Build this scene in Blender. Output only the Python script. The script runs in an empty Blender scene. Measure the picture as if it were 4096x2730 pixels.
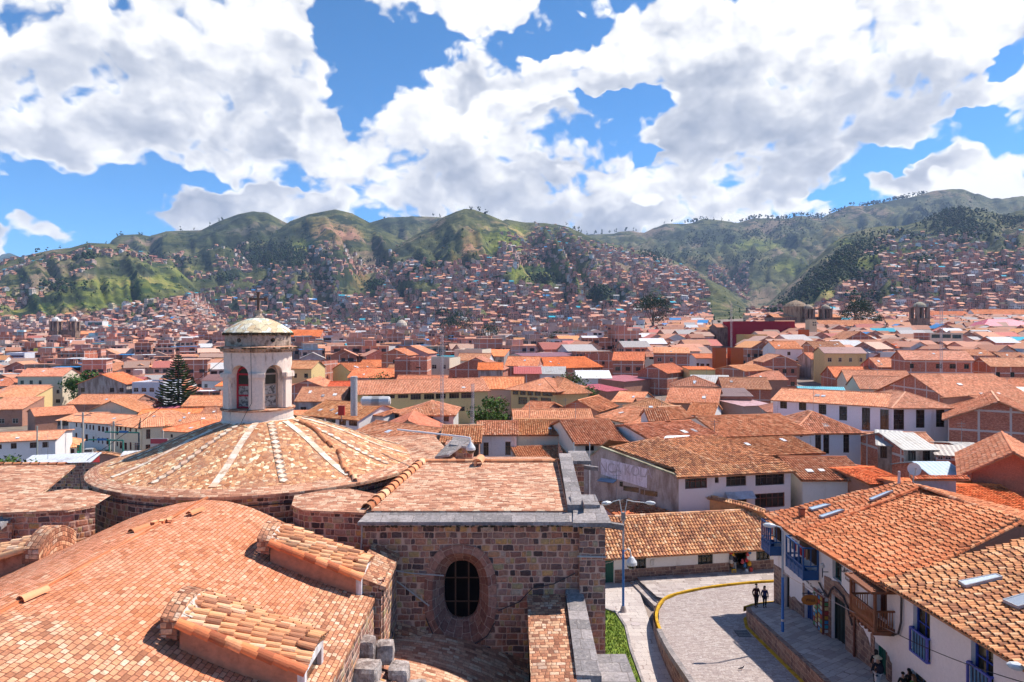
import bpy, math, random
import numpy as np
from mathutils import Vector
random.seed(7); rng = np.random.default_rng(7)
SC = bpy.context.scene
COL = SC.collection
F = 680.0; CX = 512.0; HY = 330.0      # the lens in pixels of a 1024 wide frame, and its horizon row
PI = math.pi
def pt(u, v, D): return Vector(((u-CX)/F*D, D, -(v-HY)/F*D))
def px(u, D): return (u-CX)/F*D
def pz(v, D): return -(v-HY)/F*D
def Z1(x, y): return (x*.7206/4, (1600+y*.7206)/4)
def Z2(x, y): return ((1300+x*.7206)/4, (1600+y*.7206)/4)
def Z3(x, y): return ((2600+x*.7206)/4, (1600+y*.7206)/4)
def Z4(x, y): return (x*.595/4, (1100+y*.595)/4)
def Z5(x, y): return ((1300+x*.595)/4, (1100+y*.595)/4)
def Z6(x, y): return ((2700+x*.5933)/4, (1100+y*.5933)/4)
def lerp(a, b, t): return a+(b-a)*t
# ------------------------------------------------------------------ object helpers
def props(o, label=None, cat=None, group=None, kind=None):
 if label: o['label'] = label
 if cat: o['category'] = cat
 if group: o['group'] = group
 if kind: o['kind'] = kind
 return o
def empty(name, loc=(0, 0, 0), label=None, cat=None, group=None, rz=0):
 o = bpy.data.objects.new(name, None); COL.objects.link(o)
 o.location = loc; o.rotation_euler = (0, 0, rz); o.empty_display_size = .3
 return props(o, label, cat, group)
class MB:
 """collects faces and links them as one mesh object"""
 def __init__(s): s.v = []; s.f = []; s.uv = []; s.c = []; s.m = []; s.org = Vector((0, 0, 0))
 def face(s, pts, col=(1, 1, 1), m=0, uv=None):
  n = len(s.v); s.v.extend([tuple(p) for p in pts]); s.f.append(tuple(range(n, n+len(pts))))
  if uv is None:
   p0 = Vector(pts[0]); nn = None
   for i in range(1, len(pts)-1):
    nn = (Vector(pts[i])-p0).cross(Vector(pts[i+1])-p0)
    if nn.length > 1e-9: break
   nn = nn.normalized() if nn is not None and nn.length > 1e-9 else Vector((0, 0, 1))
   if abs(nn.z) > .75: uv = [(p[0], p[1]) for p in pts]
   else:
    h = Vector((-nn.y, nn.x, 0)).normalized(); uv = [(p[0]*h.x+p[1]*h.y, p[2]) for p in pts]
  s.uv.append(uv); s.c.append(col); s.m.append(m)
 def box(s, c, d, col=(1, 1, 1), m=0, rz=0, bottom=True):
  hx, hy, hz = d[0]/2, d[1]/2, d[2]/2; ca, sa = math.cos(rz), math.sin(rz)
  P = []
  for z in (-hz, hz):
   for x, y in ((-hx, -hy), (hx, -hy), (hx, hy), (-hx, hy)): P.append((c[0]+x*ca-y*sa, c[1]+x*sa+y*ca, c[2]+z))
  q = [(0, 1, 5, 4), (1, 2, 6, 5), (2, 3, 7, 6), (3, 0, 4, 7), (4, 5, 6, 7)]
  if bottom: q.append((3, 2, 1, 0))
  for a in q: s.face([P[i] for i in a], col, m)
 def obox(s, a, b, wid, hei, col=(1, 1, 1), m=0):
  """a bar from a to b, wid across, hei high"""
  a = Vector(a); b = Vector(b); d = (b-a).normalized()
  up = Vector((0, 0, 1)) if abs(d.z) < .95 else Vector((0, 1, 0))
  r = d.cross(up).normalized(); u = r.cross(d).normalized(); r *= wid/2; u *= hei/2
  P = [a-r-u, a+r-u, a+r+u, a-r+u, b-r-u, b+r-u, b+r+u, b-r+u]
  for q in ((0, 3, 2, 1), (4, 5, 6, 7), (0, 1, 5, 4), (1, 2, 6, 5), (2, 3, 7, 6), (3, 0, 4, 7)): s.face([P[i] for i in q], col, m)
 def tube(s, pts, r, n=8, col=(1, 1, 1), m=0, caps=True):
  pts = [Vector(p) for p in pts]; rr = r if isinstance(r, (list, tuple)) else [r]*len(pts)
  rings = []; prev = None
  for i, p in enumerate(pts):
   d = (pts[min(i+1, len(pts)-1)]-pts[max(i-1, 0)]).normalized()
   if prev is None:
    up = Vector((0, 0, 1)) if abs(d.z) < .9 else Vector((1, 0, 0)); a = d.cross(up).normalized()
   else: a = (prev-d*prev.dot(d)).normalized()
   prev = a; b = d.cross(a)
   rings.append([p+(a*math.cos(2*PI*k/n)+b*math.sin(2*PI*k/n))*rr[i] for k in range(n)])
  for i in range(len(pts)-1):
   for k in range(n): s.face([rings[i][k], rings[i][(k+1) % n], rings[i+1][(k+1) % n], rings[i+1][k]], col, m)
  if caps: s.face(rings[0][::-1], col, m); s.face(rings[-1], col, m)
 def lathe(s, c, prof, n=24, col=(1, 1, 1), m=0, uvs=1.0, a0=0, a1=2*PI):
  L = 0
  for i in range(len(prof)-1):
   (r0, z0), (r1, z1) = prof[i], prof[i+1]; dl = math.hypot(r1-r0, z1-z0)
   rm = max(r0, r1)
   for k in range(n):
    t0 = a0+(a1-a0)*k/n; t1 = a0+(a1-a0)*(k+1)/n
    P = [(c[0]+r*math.cos(t), c[1]+r*math.sin(t), c[2]+z) for r, z, t in ((r0, z0, t0), (r0, z0, t1), (r1, z1, t1), (r1, z1, t0))]
    U = [(t0*rm*uvs, L), (t1*rm*uvs, L), (t1*rm*uvs, L+dl), (t0*rm*uvs, L+dl)]
    if r0 < 1e-4: s.face([P[0], P[2], P[3]], col, m, [U[0], U[2], U[3]])
    elif r1 < 1e-4: s.face([P[0], P[1], P[2]], col, m, [U[0], U[1], U[2]])
    else: s.face(P, col, m, U)
   L += dl
 def build(s, name, mats, parent=None, smooth=False, loc=None):
  if not isinstance(mats, (list, tuple)): mats = [mats]
  me = bpy.data.meshes.new(name)
  o0 = Vector(loc) if loc is not None else Vector((0, 0, 0))
  pl = Vector((0, 0, 0))
  if parent is not None:
   q = parent
   while q is not None: pl = pl+Vector(q.location); q = q.parent
  off = pl+o0
  va = np.array(s.v, dtype=np.float64).reshape(-1, 3)-np.array(off)
  nf = len(s.f); tot = np.array([len(f) for f in s.f], dtype=np.int32)
  me.vertices.add(len(va)); me.vertices.foreach_set('co', va.ravel().astype(np.float32))
  loops = np.fromiter((i for f in s.f for i in f), dtype=np.int32, count=int(tot.sum()))
  me.loops.add(len(loops)); me.loops.foreach_set('vertex_index', loops)
  me.polygons.add(nf); st = np.concatenate(([0], np.cumsum(tot)[:-1])).astype(np.int32)
  me.polygons.foreach_set('loop_start', st); me.polygons.foreach_set('loop_total', tot)
  me.polygons.foreach_set('material_index', np.array(s.m, dtype=np.int32))
  me.update(calc_edges=True)
  uvl = me.uv_layers.new(name='UVMap')
  uvl.data.foreach_set('uv', np.array([c for f in s.uv for c in f], dtype=np.float32).ravel())
  ca = me.color_attributes.new(name='Col', type='FLOAT_COLOR', domain='CORNER')
  cc = np.repeat(np.array([(c[0], c[1], c[2], 1.0) for c in s.c], dtype=np.float32), tot, axis=0)
  ca.data.foreach_set('color', cc.ravel())
  for mt in mats: me.materials.append(mt)
  if smooth:
   import bmesh
   bm = bmesh.new(); bm.from_mesh(me); bmesh.ops.remove_doubles(bm, verts=bm.verts, dist=1e-4)
   bmesh.ops.recalc_face_normals(bm, faces=bm.faces) if smooth == 2 else None
   bm.to_mesh(me); bm.free(); me.polygons.foreach_set('use_smooth', [True]*len(me.polygons))
  me.validate(); me.update()
  o = bpy.data.objects.new(name, me); COL.objects.link(o)
  if parent is not None: o.parent = parent
  o.location = o0
  return o
def np_mesh(name, V, Q, UV, CC, MI, mats):
 """bulk quads: V (n,3), Q (m,4), UV (m*4,2), CC (m,3), MI (m)"""
 me = bpy.data.meshes.new(name)
 me.vertices.add(len(V)); me.vertices.foreach_set('co', V.astype(np.float32).ravel())
 me.loops.add(Q.size); me.loops.foreach_set('vertex_index', Q.astype(np.int32).ravel())
 me.polygons.add(len(Q)); me.polygons.foreach_set('loop_start', (np.arange(len(Q))*4).astype(np.int32))
 me.polygons.foreach_set('loop_total', np.full(len(Q), 4, dtype=np.int32))
 me.polygons.foreach_set('material_index', MI.astype(np.int32)); me.update(calc_edges=True)
 l = me.uv_layers.new(name='UVMap'); l.data.foreach_set('uv', UV.astype(np.float32).ravel())
 ca = me.color_attributes.new(name='Col', type='FLOAT_COLOR', domain='CORNER')
 c4 = np.concatenate([CC, np.ones((len(CC), 1))], 1); ca.data.foreach_set('color', np.repeat(c4, 4, axis=0).astype(np.float32).ravel())
 for m in mats: me.materials.append(m)
 o = bpy.data.objects.new(name, me); COL.objects.link(o); return o
# ------------------------------------------------------------------ node helpers
class NT:
 def __init__(s, tree): s.t = tree
 def n(s, typ, **kw):
  x = s.t.nodes.new(typ)
  for k, v in kw.items():
   if k.startswith('i_'):
    key = k[2:]; key = int(key) if key.isdigit() else key.replace('_', ' ')
    s.set(x.inputs[key], v)
   else: setattr(x, k, v)
  return x
 def set(s, sock, v):
  if isinstance(v, bpy.types.NodeSocket): s.t.links.new(v, sock)
  elif v is not None:
   if isinstance(v, tuple) and sock.type == 'RGBA' and len(v) == 3: v = (*v, 1)
   sock.default_value = v
 def m(s, op, a, b=None, c=None, clamp=False):
  x = s.t.nodes.new('ShaderNodeMath'); x.operation = op; x.use_clamp = clamp
  s.set(x.inputs[0], a); s.set(x.inputs[1], b); s.set(x.inputs[2], c); return x.outputs[0]
 def vm(s, op, a, b=None, sc=None):
  x = s.t.nodes.new('ShaderNodeVectorMath'); x.operation = op
  s.set(x.inputs[0], a); s.set(x.inputs[1], b)
  if sc is not None: s.set(x.inputs['Scale'], sc)
  return x.outputs['Value'] if op in ('LENGTH', 'DOT_PRODUCT', 'DISTANCE') else x.outputs[0]
 def xyz(s, v):
  x = s.t.nodes.new('ShaderNodeSeparateXYZ'); s.set(x.inputs[0], v); return x.outputs
 def comb(s, a, b, c=0.0):
  x = s.t.nodes.new('ShaderNodeCombineXYZ'); s.set(x.inputs[0], a); s.set(x.inputs[1], b); s.set(x.inputs[2], c); return x.outputs[0]
 def noise(s, vec, scale, detail=4, rough=.55, out=0, dist=0.0):
  x = s.t.nodes.new('ShaderNodeTexNoise'); s.set(x.inputs['Vector'], vec); x.inputs['Scale'].default_value = scale
  x.inputs['Detail'].default_value = detail; x.inputs['Roughness'].default_value = rough; x.inputs['Distortion'].default_value = dist
  return x.outputs[out]
 def noise2(s, *a, **k):
  r = s.noise(*a, **k); r.node.noise_dimensions = '2D'; return r
 def white(s, vec):
  x = s.t.nodes.new('ShaderNodeTexWhiteNoise'); x.noise_dimensions = '3D'; s.set(x.inputs['Vector'], vec); return x.outputs
 def ramp(s, fac, stops, interp='LINEAR'):
  x = s.t.nodes.new('ShaderNodeValToRGB'); s.set(x.inputs[0], fac); cr = x.color_ramp; cr.interpolation = interp
  while len(cr.elements) < len(stops): cr.elements.new(.5)
  for e, (p, c) in zip(cr.elements, stops): e.position = p; e.color = (*c, 1) if len(c) == 3 else c
  return x.outputs[0]
 def mix(s, f, a, b, typ='MIX'):
  x = s.t.nodes.new('ShaderNodeMix'); x.data_type = 'RGBA'; x.blend_type = typ; x.clamp_factor = True
  s.set(x.inputs[0], f); s.set(x.inputs[6], a); s.set(x.inputs[7], b); return x.outputs[2]
 def sstep(s, v, lo, hi, a=0.0, b=1.0):
  x = s.t.nodes.new('ShaderNodeMapRange'); x.interpolation_type = 'SMOOTHSTEP'
  s.set(x.inputs[0], v); x.inputs[1].default_value = lo; x.inputs[2].default_value = hi
  x.inputs[3].default_value = a; x.inputs[4].default_value = b; return x.outputs[0]
def newmat(name, rough=.9, spec=.25):
 m = bpy.data.materials.new(name); m.use_nodes = True; nt = NT(m.node_tree)
 b = m.node_tree.nodes['Principled BSDF']; b.inputs['Roughness'].default_value = rough
 b.inputs['Specular IOR Level'].default_value = spec
 tc = nt.n('ShaderNodeTexCoord'); geo = nt.n('ShaderNodeNewGeometry')
 at = nt.n('ShaderNodeVertexColor', layer_name='Col')
 return m, nt, b, tc.outputs['UV'], geo.outputs['Position'], at.outputs[0]
def bump(nt, b, h, dist, strength=1.0):
 x = nt.n('ShaderNodeBump'); x.inputs['Strength'].default_value = strength; x.inputs['Distance'].default_value = dist
 nt.set(x.inputs['Height'], h); nt.set(b.inputs['Normal'], x.outputs[0])
def blocks(nt, vec, w, h, jit=.05, jscale=3.0, vary=.3, offset=None):
 """running-bond cells in metres: returns (random vector, distance to the cell edge, cell random)"""
 if jit: vec = nt.vm('ADD', vec, nt.vm('SCALE', nt.vm('SUBTRACT', nt.noise(vec, jscale, 2, out=1), (.5, .5, .5)), sc=jit*2))
 x, y, _ = nt.xyz(vec)
 yr = nt.m('DIVIDE', y, h); row = nt.m('FLOOR', yr); fy = nt.m('FRACT', yr)
 if offset is None: rh = nt.m('MULTIPLY', nt.white(nt.comb(row, 3.3, 1.1))[0], 7.0)
 else: rh = nt.m('MULTIPLY', row, offset)
 xr = nt.m('ADD', nt.m('DIVIDE', x, w), rh)
 if vary: xr = nt.m('ADD', xr, nt.m('MULTIPLY', nt.m('SINE', nt.m('MULTIPLY_ADD', xr, 2.3, nt.m('MULTIPLY', row, 1.7))), vary))
 col = nt.m('FLOOR', xr); fx = nt.m('FRACT', xr)
 ex = nt.m('MULTIPLY', nt.m('MINIMUM', fx, nt.m('SUBTRACT', 1.0, fx)), w)
 ey = nt.m('MULTIPLY', nt.m('MINIMUM', fy, nt.m('SUBTRACT', 1.0, fy)), h)
 e = nt.m('SMOOTH_MIN', ex, ey, min(w, h)*.22)
 wn = nt.white(nt.comb(col, row, 0.5))
 return wn[1], e, wn[0]
M = {}
def concrete(nt, uv, c, px_=3.7, py_=2.9, w=.28, col=(.56, .46, .42)):
 x, y, _ = nt.xyz(uv); a = nt.m('LESS_THAN', nt.m('MULTIPLY', nt.m('FRACT', nt.m('DIVIDE', x, px_)), px_), w); b_ = nt.m('LESS_THAN', nt.m('MULTIPLY', nt.m('FRACT', nt.m('DIVIDE', y, py_)), py_), w)
 return nt.mix(nt.m('MAXIMUM', a, b_), c, col)
def cell_mat(name, w, h, stops, mortar, gap=.012, jit=.04, jscale=3, vary=.25, bumpd=.015, rough=.92, dirt=None, dirtscale=.5, dirtlo=.5, dirthi=.7, offset=None, grain=.18, usecol=False, speck=None, frame=False):
 m, nt, b, uv, pos, col = newmat(name, rough)
 rv, e, r = blocks(nt, uv, w, h, jit, jscale, vary, offset)
 mask = nt.sstep(e, gap*.5, gap*1.5)
 c = nt.ramp(r, stops)
 g = nt.noise(pos, 9, 5, .65)
 c = nt.mix(1.0, c, nt.ramp(g, [(.25, (1-grain*1.6,)*3), (.75, (1+grain,)*3)]), 'MULTIPLY')
 if speck: c = nt.mix(nt.sstep(nt.noise(pos, 5.5, 6, .75), .55, .68), c, speck)
 if dirt: c = nt.mix(nt.m('MULTIPLY', nt.sstep(nt.noise(pos, dirtscale, 6, .65), dirtlo, dirthi), .75), c, nt.mix(.6, c, dirt))
 c = nt.mix(mask, mortar, c)
 if frame: c = concrete(nt, uv, c)
 if usecol: c = nt.mix(1.0, c, col, 'MULTIPLY')
 nt.set(b.inputs['Base Color'], c)
 hh = nt.m('ADD', nt.sstep(e, 0.0, gap*3), nt.m('MULTIPLY', nt.m('ADD', g, r), .35))
 bump(nt, b, hh, bumpd); M[name] = m; return m
def plain_mat(name, color=None, rough=.85, amt=.15, scale=1.2, stain=None, sscale=.35, lo=.52, hi=.75, bumpd=0, metal=0, spec=.25, streak=False, nocol=False):
 m, nt, b, uv, pos, col = newmat(name, rough, spec)
 base = col if color is None else nt.mix(0.0 if nocol else 1.0, color, col, 'MULTIPLY')
 g = nt.noise(pos, scale*6, 5, .6)
 c = nt.mix(1.0, base, nt.ramp(g, [(.25, (1-amt,)*3), (.75, (1+amt*.5,)*3)]), 'MULTIPLY')
 if stain:
  sp = nt.vm('MULTIPLY', pos, (1, 1, .22)) if streak else pos
  c = nt.mix(nt.m('MULTIPLY', nt.sstep(nt.noise(sp, sscale*(2 if streak else 1), 7, .68), lo, hi), .8), c, nt.mix(1.0, c, stain, 'MULTIPLY'))
 nt.set(b.inputs['Base Color'], c); b.inputs['Metallic'].default_value = metal
 if bumpd: bump(nt, b, g, bumpd)
 M[name] = m; return m
# stones, bricks and tiles (colours are unlit base colours)
STONE = [(0, (0.0728, 0.048, 0.0451)), (.12, (0.156, 0.096, 0.0861)), (.26, (0.458, 0.182, 0.119)), (.38, (0.208, 0.12, 0.102)), (.52, (0.562, 0.259, 0.164)), (.66, (0.354, 0.211, 0.172)), (.78, (0.478, 0.211, 0.156)), (.88, (0.624, 0.346, 0.131)), (.95, (0.416, 0.317, 0.164)), (1, (0.52, 0.365, 0.279))]
cell_mat('church_stone', .30, .26, STONE, (.60, .385, .29), .022, .06, 2.2, .34, .04, dirt=(.12, .075, .07), dirtscale=.35, dirtlo=.6, dirthi=.8, grain=.3, speck=(.26, .17, .15))
cell_mat('voussoir', .45, .42, [(0, (.26, .12, .09)), (.5, (.36, .17, .125)), (1, (.44, .23, .17))], (.50, .32, .25), .012, .01, 2, .1, .02, dirt=(.16, .08, .07), dirtscale=.8, grain=.3, offset=.5)
cell_mat('plinth_stone', .48, .30, [(0, (.16, .10, .09)), (.4, (.32, .18, .13)), (.7, (.25, .155, .125)), (1, (.42, .27, .2))], (.42, .29, .22), .018, .08, 2, .3, .03, dirt=(.12, .075, .065), grain=.3)
cell_mat('grey_slab', .8, .6, [(0, (.22, .195, .19)), (.5, (.30, .265, .26)), (1, (.40, .345, .33))], (.22, .18, .165), .007, .01, 2, .2, .012, dirt=(.13, .11, .105), dirtscale=1.2, grain=.3, speck=(.44, .39, .35))
VAULT = [(0, (0.414, 0.144, 0.0703)), (.12, (0.594, 0.216, 0.0999)), (.5, (0.684, 0.26, 0.141)), (.85, (0.72, 0.308, 0.181)), (.975, (0.738, 0.376, 0.222)), (1, (0.756, 0.464, 0.311))]
cell_mat('vault_tile', .235, .15, VAULT, (0.234, 0.08, 0.037), .0085, .010, 2, .0, .012, dirt=(0.738, 0.416, 0.266), dirtscale=.33, grain=.14, offset=.5)
cell_mat('vault_tile_worn', .235, .155, [(0, (0.324, 0.128, 0.0666)), (.18, (0.522, 0.216, 0.118)), (.5, (0.666, 0.296, 0.152)), (.78, (0.72, 0.392, 0.237)), (1, (0.756, 0.528, 0.37))], (0.216, 0.08, 0.0444), .010, .03, 2, .1, .014, dirt=(0.324, 0.16, 0.0962), dirtscale=.8, grain=.22, offset=.5, speck=(0.414, 0.184, 0.111))
cell_mat('roof_brick', .34, .135, [(0, (0.324, 0.136, 0.0814)), (.18, (0.486, 0.208, 0.122)), (.45, (0.63, 0.304, 0.185)), (.72, (0.72, 0.424, 0.274)), (1, (0.756, 0.544, 0.377))], (0.36, 0.168, 0.104), .007, .03, 2.5, .25, .012, dirt=(0.324, 0.168, 0.111), dirtscale=1.0, grain=.22, speck=(0.378, 0.176, 0.111))
cell_mat('buttress_tile', .22, .17, [(0, (0.252, 0.104, 0.0629)), (.25, (0.486, 0.2, 0.111)), (.5, (0.666, 0.32, 0.178)), (.8, (0.738, 0.456, 0.281)), (1, (0.756, 0.528, 0.385))], (0.252, 0.112, 0.0666), .010, .05, 2.5, .25, .016, dirt=(0.198, 0.104, 0.074), dirtscale=1.0, dirtlo=.45, dirthi=.6, grain=.3)
cell_mat('red_brick', .26, .09, [(0, (0.36, 0.103, 0.0646)), (.5, (0.52, 0.163, 0.0988)), (1, (0.62, 0.241, 0.152))], (0.44, 0.241, 0.175), .006, .0, 2, .0, .006, dirt=(0.26, 0.0946, 0.0684), dirtscale=.3, grain=.2, offset=.5, usecol=True, frame=True)
cell_mat('flagstone', .75, .45, [(0, (0.344, 0.279, 0.254)), (.4, (0.426, 0.361, 0.328)), (.7, (0.476, 0.402, 0.369)), (1, (0.525, 0.451, 0.41))], (0.246, 0.189, 0.172), .012, .12, 1.4, .35, .008, dirt=(0.361, 0.287, 0.262), grain=.12)
cell_mat('crazy_paving', .85, .6, [(0, (0.459, 0.385, 0.353)), (.5, (0.525, 0.451, 0.41)), (1, (0.574, 0.5, 0.451))], (0.295, 0.23, 0.205), .012, .3, 1.2, .35, .008, dirt=(0.41, 0.344, 0.312), grain=.12)
cell_mat('cobble', .26, .14, [(0, (0.32, 0.256, 0.24)), (.35, (0.4, 0.328, 0.304)), (.7, (0.456, 0.384, 0.352)), (1, (0.528, 0.456, 0.424))], (0.272, 0.216, 0.2), .010, .04, 2.5, .3, .010, dirt=(0.352, 0.272, 0.248), dirtscale=.4, grain=.2)
plain_mat('plaster', None, .93, .08, 1.2, (.62, .52, .46), .4, .55, .8, .006, streak=True)
plain_mat('old_plaster', None, .95, .2, 1.2, (.42, .34, .31), .5, .40, .62, .01, streak=True)
plain_mat('mud_wall', (.44, .22, .155), .95, .25, 1.5, (.5, .45, .42), .8, .5, .75, .012)
plain_mat('stucco_red', (.60, .25, .15), .95, .25, .8, (.35, .28, .26), .9, .5, .7, .01)
plain_mat('lantern_plaster', (.80, .64, .54), .93, .15, 1.2, (.35, .29, .25), 1.4, .54, .68, .008, streak=True)
plain_mat('lantern_stone', (.50, .37, .29), .95, .35, 1.5, (.22, .18, .14), 2.2, .45, .62, .03)
plain_mat('lime', (.66, .56, .48), .95, .25, 3, (.45, .36, .3), 2, .5, .65, .02)
plain_mat('paint', None, .55, .12, 2, (.6, .55, .5), 1.2, .6, .8, 0, spec=.4)
plain_mat('metal_sheet', None, .5, .2, .6, (.62, .50, .42), .5, .5, .7, 0, metal=.15, spec=.5)
plain_mat('wood', (.24, .085, .04), .6, .4, 4, bumpd=.004)
plain_mat('dark', (.012, .011, .011), .9, .2)
plain_mat('skin', (.42, .23, .15), .6, .05, nocol=True)
plain_mat('cloth', None, .95, .15, 4)
plain_mat('steel', (.46, .42, .40), .7, .15)
plain_mat('cable', (.07, .055, .055), .7, .1)
plain_mat('white_glossy', (.8, .8, .8), .3, .03, spec=.5)
plain_mat('moss', (.10, .075, .045), 1, .6, 4, bumpd=.02)
m, nt, b, uv, pos, col = newmat('glass', .12, .6)
nt.set(b.inputs['Base Color'], nt.mix(1.0, nt.ramp(nt.noise(pos, .9, 3), [(.3, (.012, .011, .011)), (.7, (.05, .042, .038))]), col, 'MULTIPLY')); M['glass'] = m
def clay(name, stops, lich=(.30, .24, .13), lo=.56, hi=.72):
 m, nt, b, uv, pos, col = newmat(name, .9)
 x, y, _ = nt.xyz(uv)
 wn = nt.white(nt.comb(nt.m('FLOOR', x), nt.m('FLOOR', y), .5))
 c = nt.ramp(wn[0], stops)
 big = nt.noise(pos, .22, 3, .6)
 c = nt.mix(1.0, c, nt.ramp(big, [(.3, (.82, .80, .78)), (.7, (1.12, 1.14, 1.16))]), 'MULTIPLY')
 c = nt.mix(nt.m('MULTIPLY', nt.sstep(nt.noise(pos, 1.6, 6, .7), lo, hi), .55), c, lich)
 c = nt.mix(1.0, c, col, 'MULTIPLY')
 nt.set(b.inputs['Base Color'], c); bump(nt, b, nt.noise(pos, 14, 3), .01); M[name] = m
clay('clay_tile', [(0, (0.4, 0.141, 0.066)), (.2, (0.6, 0.218, 0.101)), (.5, (0.74, 0.286, 0.132)), (.8, (0.8, 0.359, 0.18)), (1, (0.84, 0.485, 0.282))])
clay('clay_tile_old', [(0, (0.3, 0.136, 0.0836)), (.25, (0.52, 0.242, 0.141)), (.55, (0.72, 0.349, 0.176)), (.8, (0.8, 0.436, 0.229)), (1, (0.82, 0.563, 0.378))], (0.34, 0.242, 0.15), .52, .68)
clay('clay_far', [(0, (0.52, 0.199, 0.101)), (.3, (0.66, 0.267, 0.128)), (.7, (0.75, 0.32, 0.163)), (1, (0.82, 0.417, 0.229))], (0.44, 0.272, 0.158), .5, .7)
# crazy-paved dome tile
m, nt, b, uv, pos, col = newmat('dome_tile', .9)
v1 = nt.n('ShaderNodeTexVoronoi', feature='F1', distance='MINKOWSKI'); v1.inputs['Scale'].default_value = 5.4; v1.inputs['Exponent'].default_value = 4.0; nt.set(v1.inputs['Vector'], uv)
v2 = nt.n('ShaderNodeTexVoronoi', feature='DISTANCE_TO_EDGE'); v2.inputs['Scale'].default_value = 5.4; nt.set(v2.inputs['Vector'], uv)
r = nt.xyz(v1.outputs['Color'])[0]
c = nt.ramp(r, [(0, (0.36, 0.13, 0.054)), (.25, (0.528, 0.216, 0.099)), (.55, (0.672, 0.313, 0.144)), (.8, (0.816, 0.454, 0.234)), (.93, (0.88, 0.713, 0.432)), (1, (0.88, 0.799, 0.54))])
d = nt.sstep(nt.noise(pos, 1.1, 7, .72), .44, .62)
c = nt.mix(nt.m('MULTIPLY', d, .6), c, (.42, .21, .135)); c = nt.mix(nt.sstep(nt.noise(pos, 5.0, 5, .75), .62, .72), c, (.2, .12, .10))
c = nt.mix(nt.sstep(v2.outputs['Distance'], .010, .04), (.44, .23, .16), c)
nt.set(b.inputs['Base Color'], c); bump(nt, b, nt.sstep(v2.outputs['Distance'], 0, .08), .02); M['dome_tile'] = m
# glazed chips on the lantern cap
m, nt, b, uv, pos, col = newmat('cap_tile', .6)
v1 = nt.n('ShaderNodeTexVoronoi', feature='F1'); v1.inputs['Scale'].default_value = 2.9; nt.set(v1.inputs['Vector'], pos)
v2 = nt.n('ShaderNodeTexVoronoi', feature='DISTANCE_TO_EDGE'); v2.inputs['Scale'].default_value = 2.9; nt.set(v2.inputs['Vector'], pos)
r = nt.xyz(v1.outputs['Color'])[0]
c = nt.ramp(r, [(0, (.58, .36, .2)), (.2, (.66, .5, .3)), (.5, (.72, .62, .42)), (.75, (.78, .72, .58)), (.93, (.8, .76, .66)), (.97, (.2, .42, .3)), (1, (.16, .38, .28))])
c = nt.mix(nt.sstep(nt.noise(pos, 4, 5, .7), .55, .7), c, (.42, .33, .22))
c = nt.mix(nt.sstep(v2.outputs['Distance'], .01, .035), (.26, .19, .13), c)
nt.set(b.inputs['Base Color'], c); M['cap_tile'] = m
# grass and hills
m, nt, b, uv, pos, col = newmat('grass', .95)
nt.set(b.inputs['Base Color'], nt.ramp(nt.noise(pos, 2.2, 6, .7), [(.3, (.07, .12, .015)), (.5, (.16, .23, .03)), (.7, (.30, .33, .06))])); M['grass'] = m
m, nt, b, uv, pos, col = newmat('hill_ground', .97)
g1 = nt.noise(pos, .0055, 10, .7); g2 = nt.noise(nt.vm('MULTIPLY', pos, (1, 1, 2.2)), .012, 9, .72); g3 = nt.noise(pos, .0028, 8, .68); g4 = nt.noise(nt.vm('MULTIPLY', pos, (1, 1, 7)), .02, 6, .65)
c = nt.ramp(g1, [(.36, (.04, .052, .026)), (.45, (.085, .092, .034)), (.52, (.135, .135, .05)), (.60, (.19, .165, .085)), (.68, (.24, .175, .115))])
c = nt.mix(nt.sstep(g4, .45, .62), c, nt.mix(1.0, c, (.62, .72, .62), 'MULTIPLY'))
c = nt.mix(nt.m('MULTIPLY', nt.sstep(g3, .55, .60), .75), c, (.27, .185, .13))
c = nt.mix(nt.sstep(g2, .52, .56), c, (.022, .038, .018))
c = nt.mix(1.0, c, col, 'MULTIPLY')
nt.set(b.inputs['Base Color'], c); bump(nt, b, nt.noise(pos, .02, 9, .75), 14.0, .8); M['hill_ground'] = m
m, nt, b, uv, pos, col = newmat('leaf', .8)
nt.set(b.inputs['Base Color'], nt.mix(1.0, nt.ramp(nt.noise(pos, 1.3, 3), [(.3, (.6, .6, .6)), (.7, (1.3, 1.3, 1.2))]), col, 'MULTIPLY')); M['leaf'] = m
plain_mat('bark', (.13, .09, .06), .95, .3, 3)
for mm in M.values(): pass
# ------------------------------------------------------------------ camera, sun, sky
cam = bpy.data.cameras.new('camera'); co = bpy.data.objects.new('camera', cam); COL.objects.link(co); SC.camera = co
co.rotation_euler = (PI/2, 0, 0); cam.sensor_width = 36; cam.lens = F/1024*36; cam.clip_start = .5; cam.clip_end = 30000
cam.shift_y = (HY-341.0)/1024.0
SUN_EL = math.radians(54); sd = Vector((.91, .41, 0)).normalized(); SUN = Vector((sd.x*math.cos(SUN_EL), sd.y*math.cos(SUN_EL), math.sin(SUN_EL)))
sl = bpy.data.lights.new('sun', 'SUN'); sl.energy = 4.6; sl.angle = math.radians(.53); sl.color = (1, .93, .84)
so = bpy.data.objects.new('sun', sl); COL.objects.link(so); so.rotation_euler = SUN.to_track_quat('Z', 'Y').to_euler(); so.location = (60, 40, 80)
w = bpy.data.worlds.new('World'); SC.world = w; w.use_nodes = True; wt = NT(w.node_tree); w.node_tree.nodes.clear()
gg = bpy.data.node_groups.new('blob', 'ShaderNodeTree')
gg.interface.new_socket('V', in_out='INPUT', socket_type='NodeSocketVector'); gg.interface.new_socket('C', in_out='INPUT', socket_type='NodeSocketVector')
gg.interface.new_socket('S', in_out='INPUT', socket_type='NodeSocketVector'); gg.interface.new_socket('A', in_out='INPUT', socket_type='NodeSocketFloat')
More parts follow.
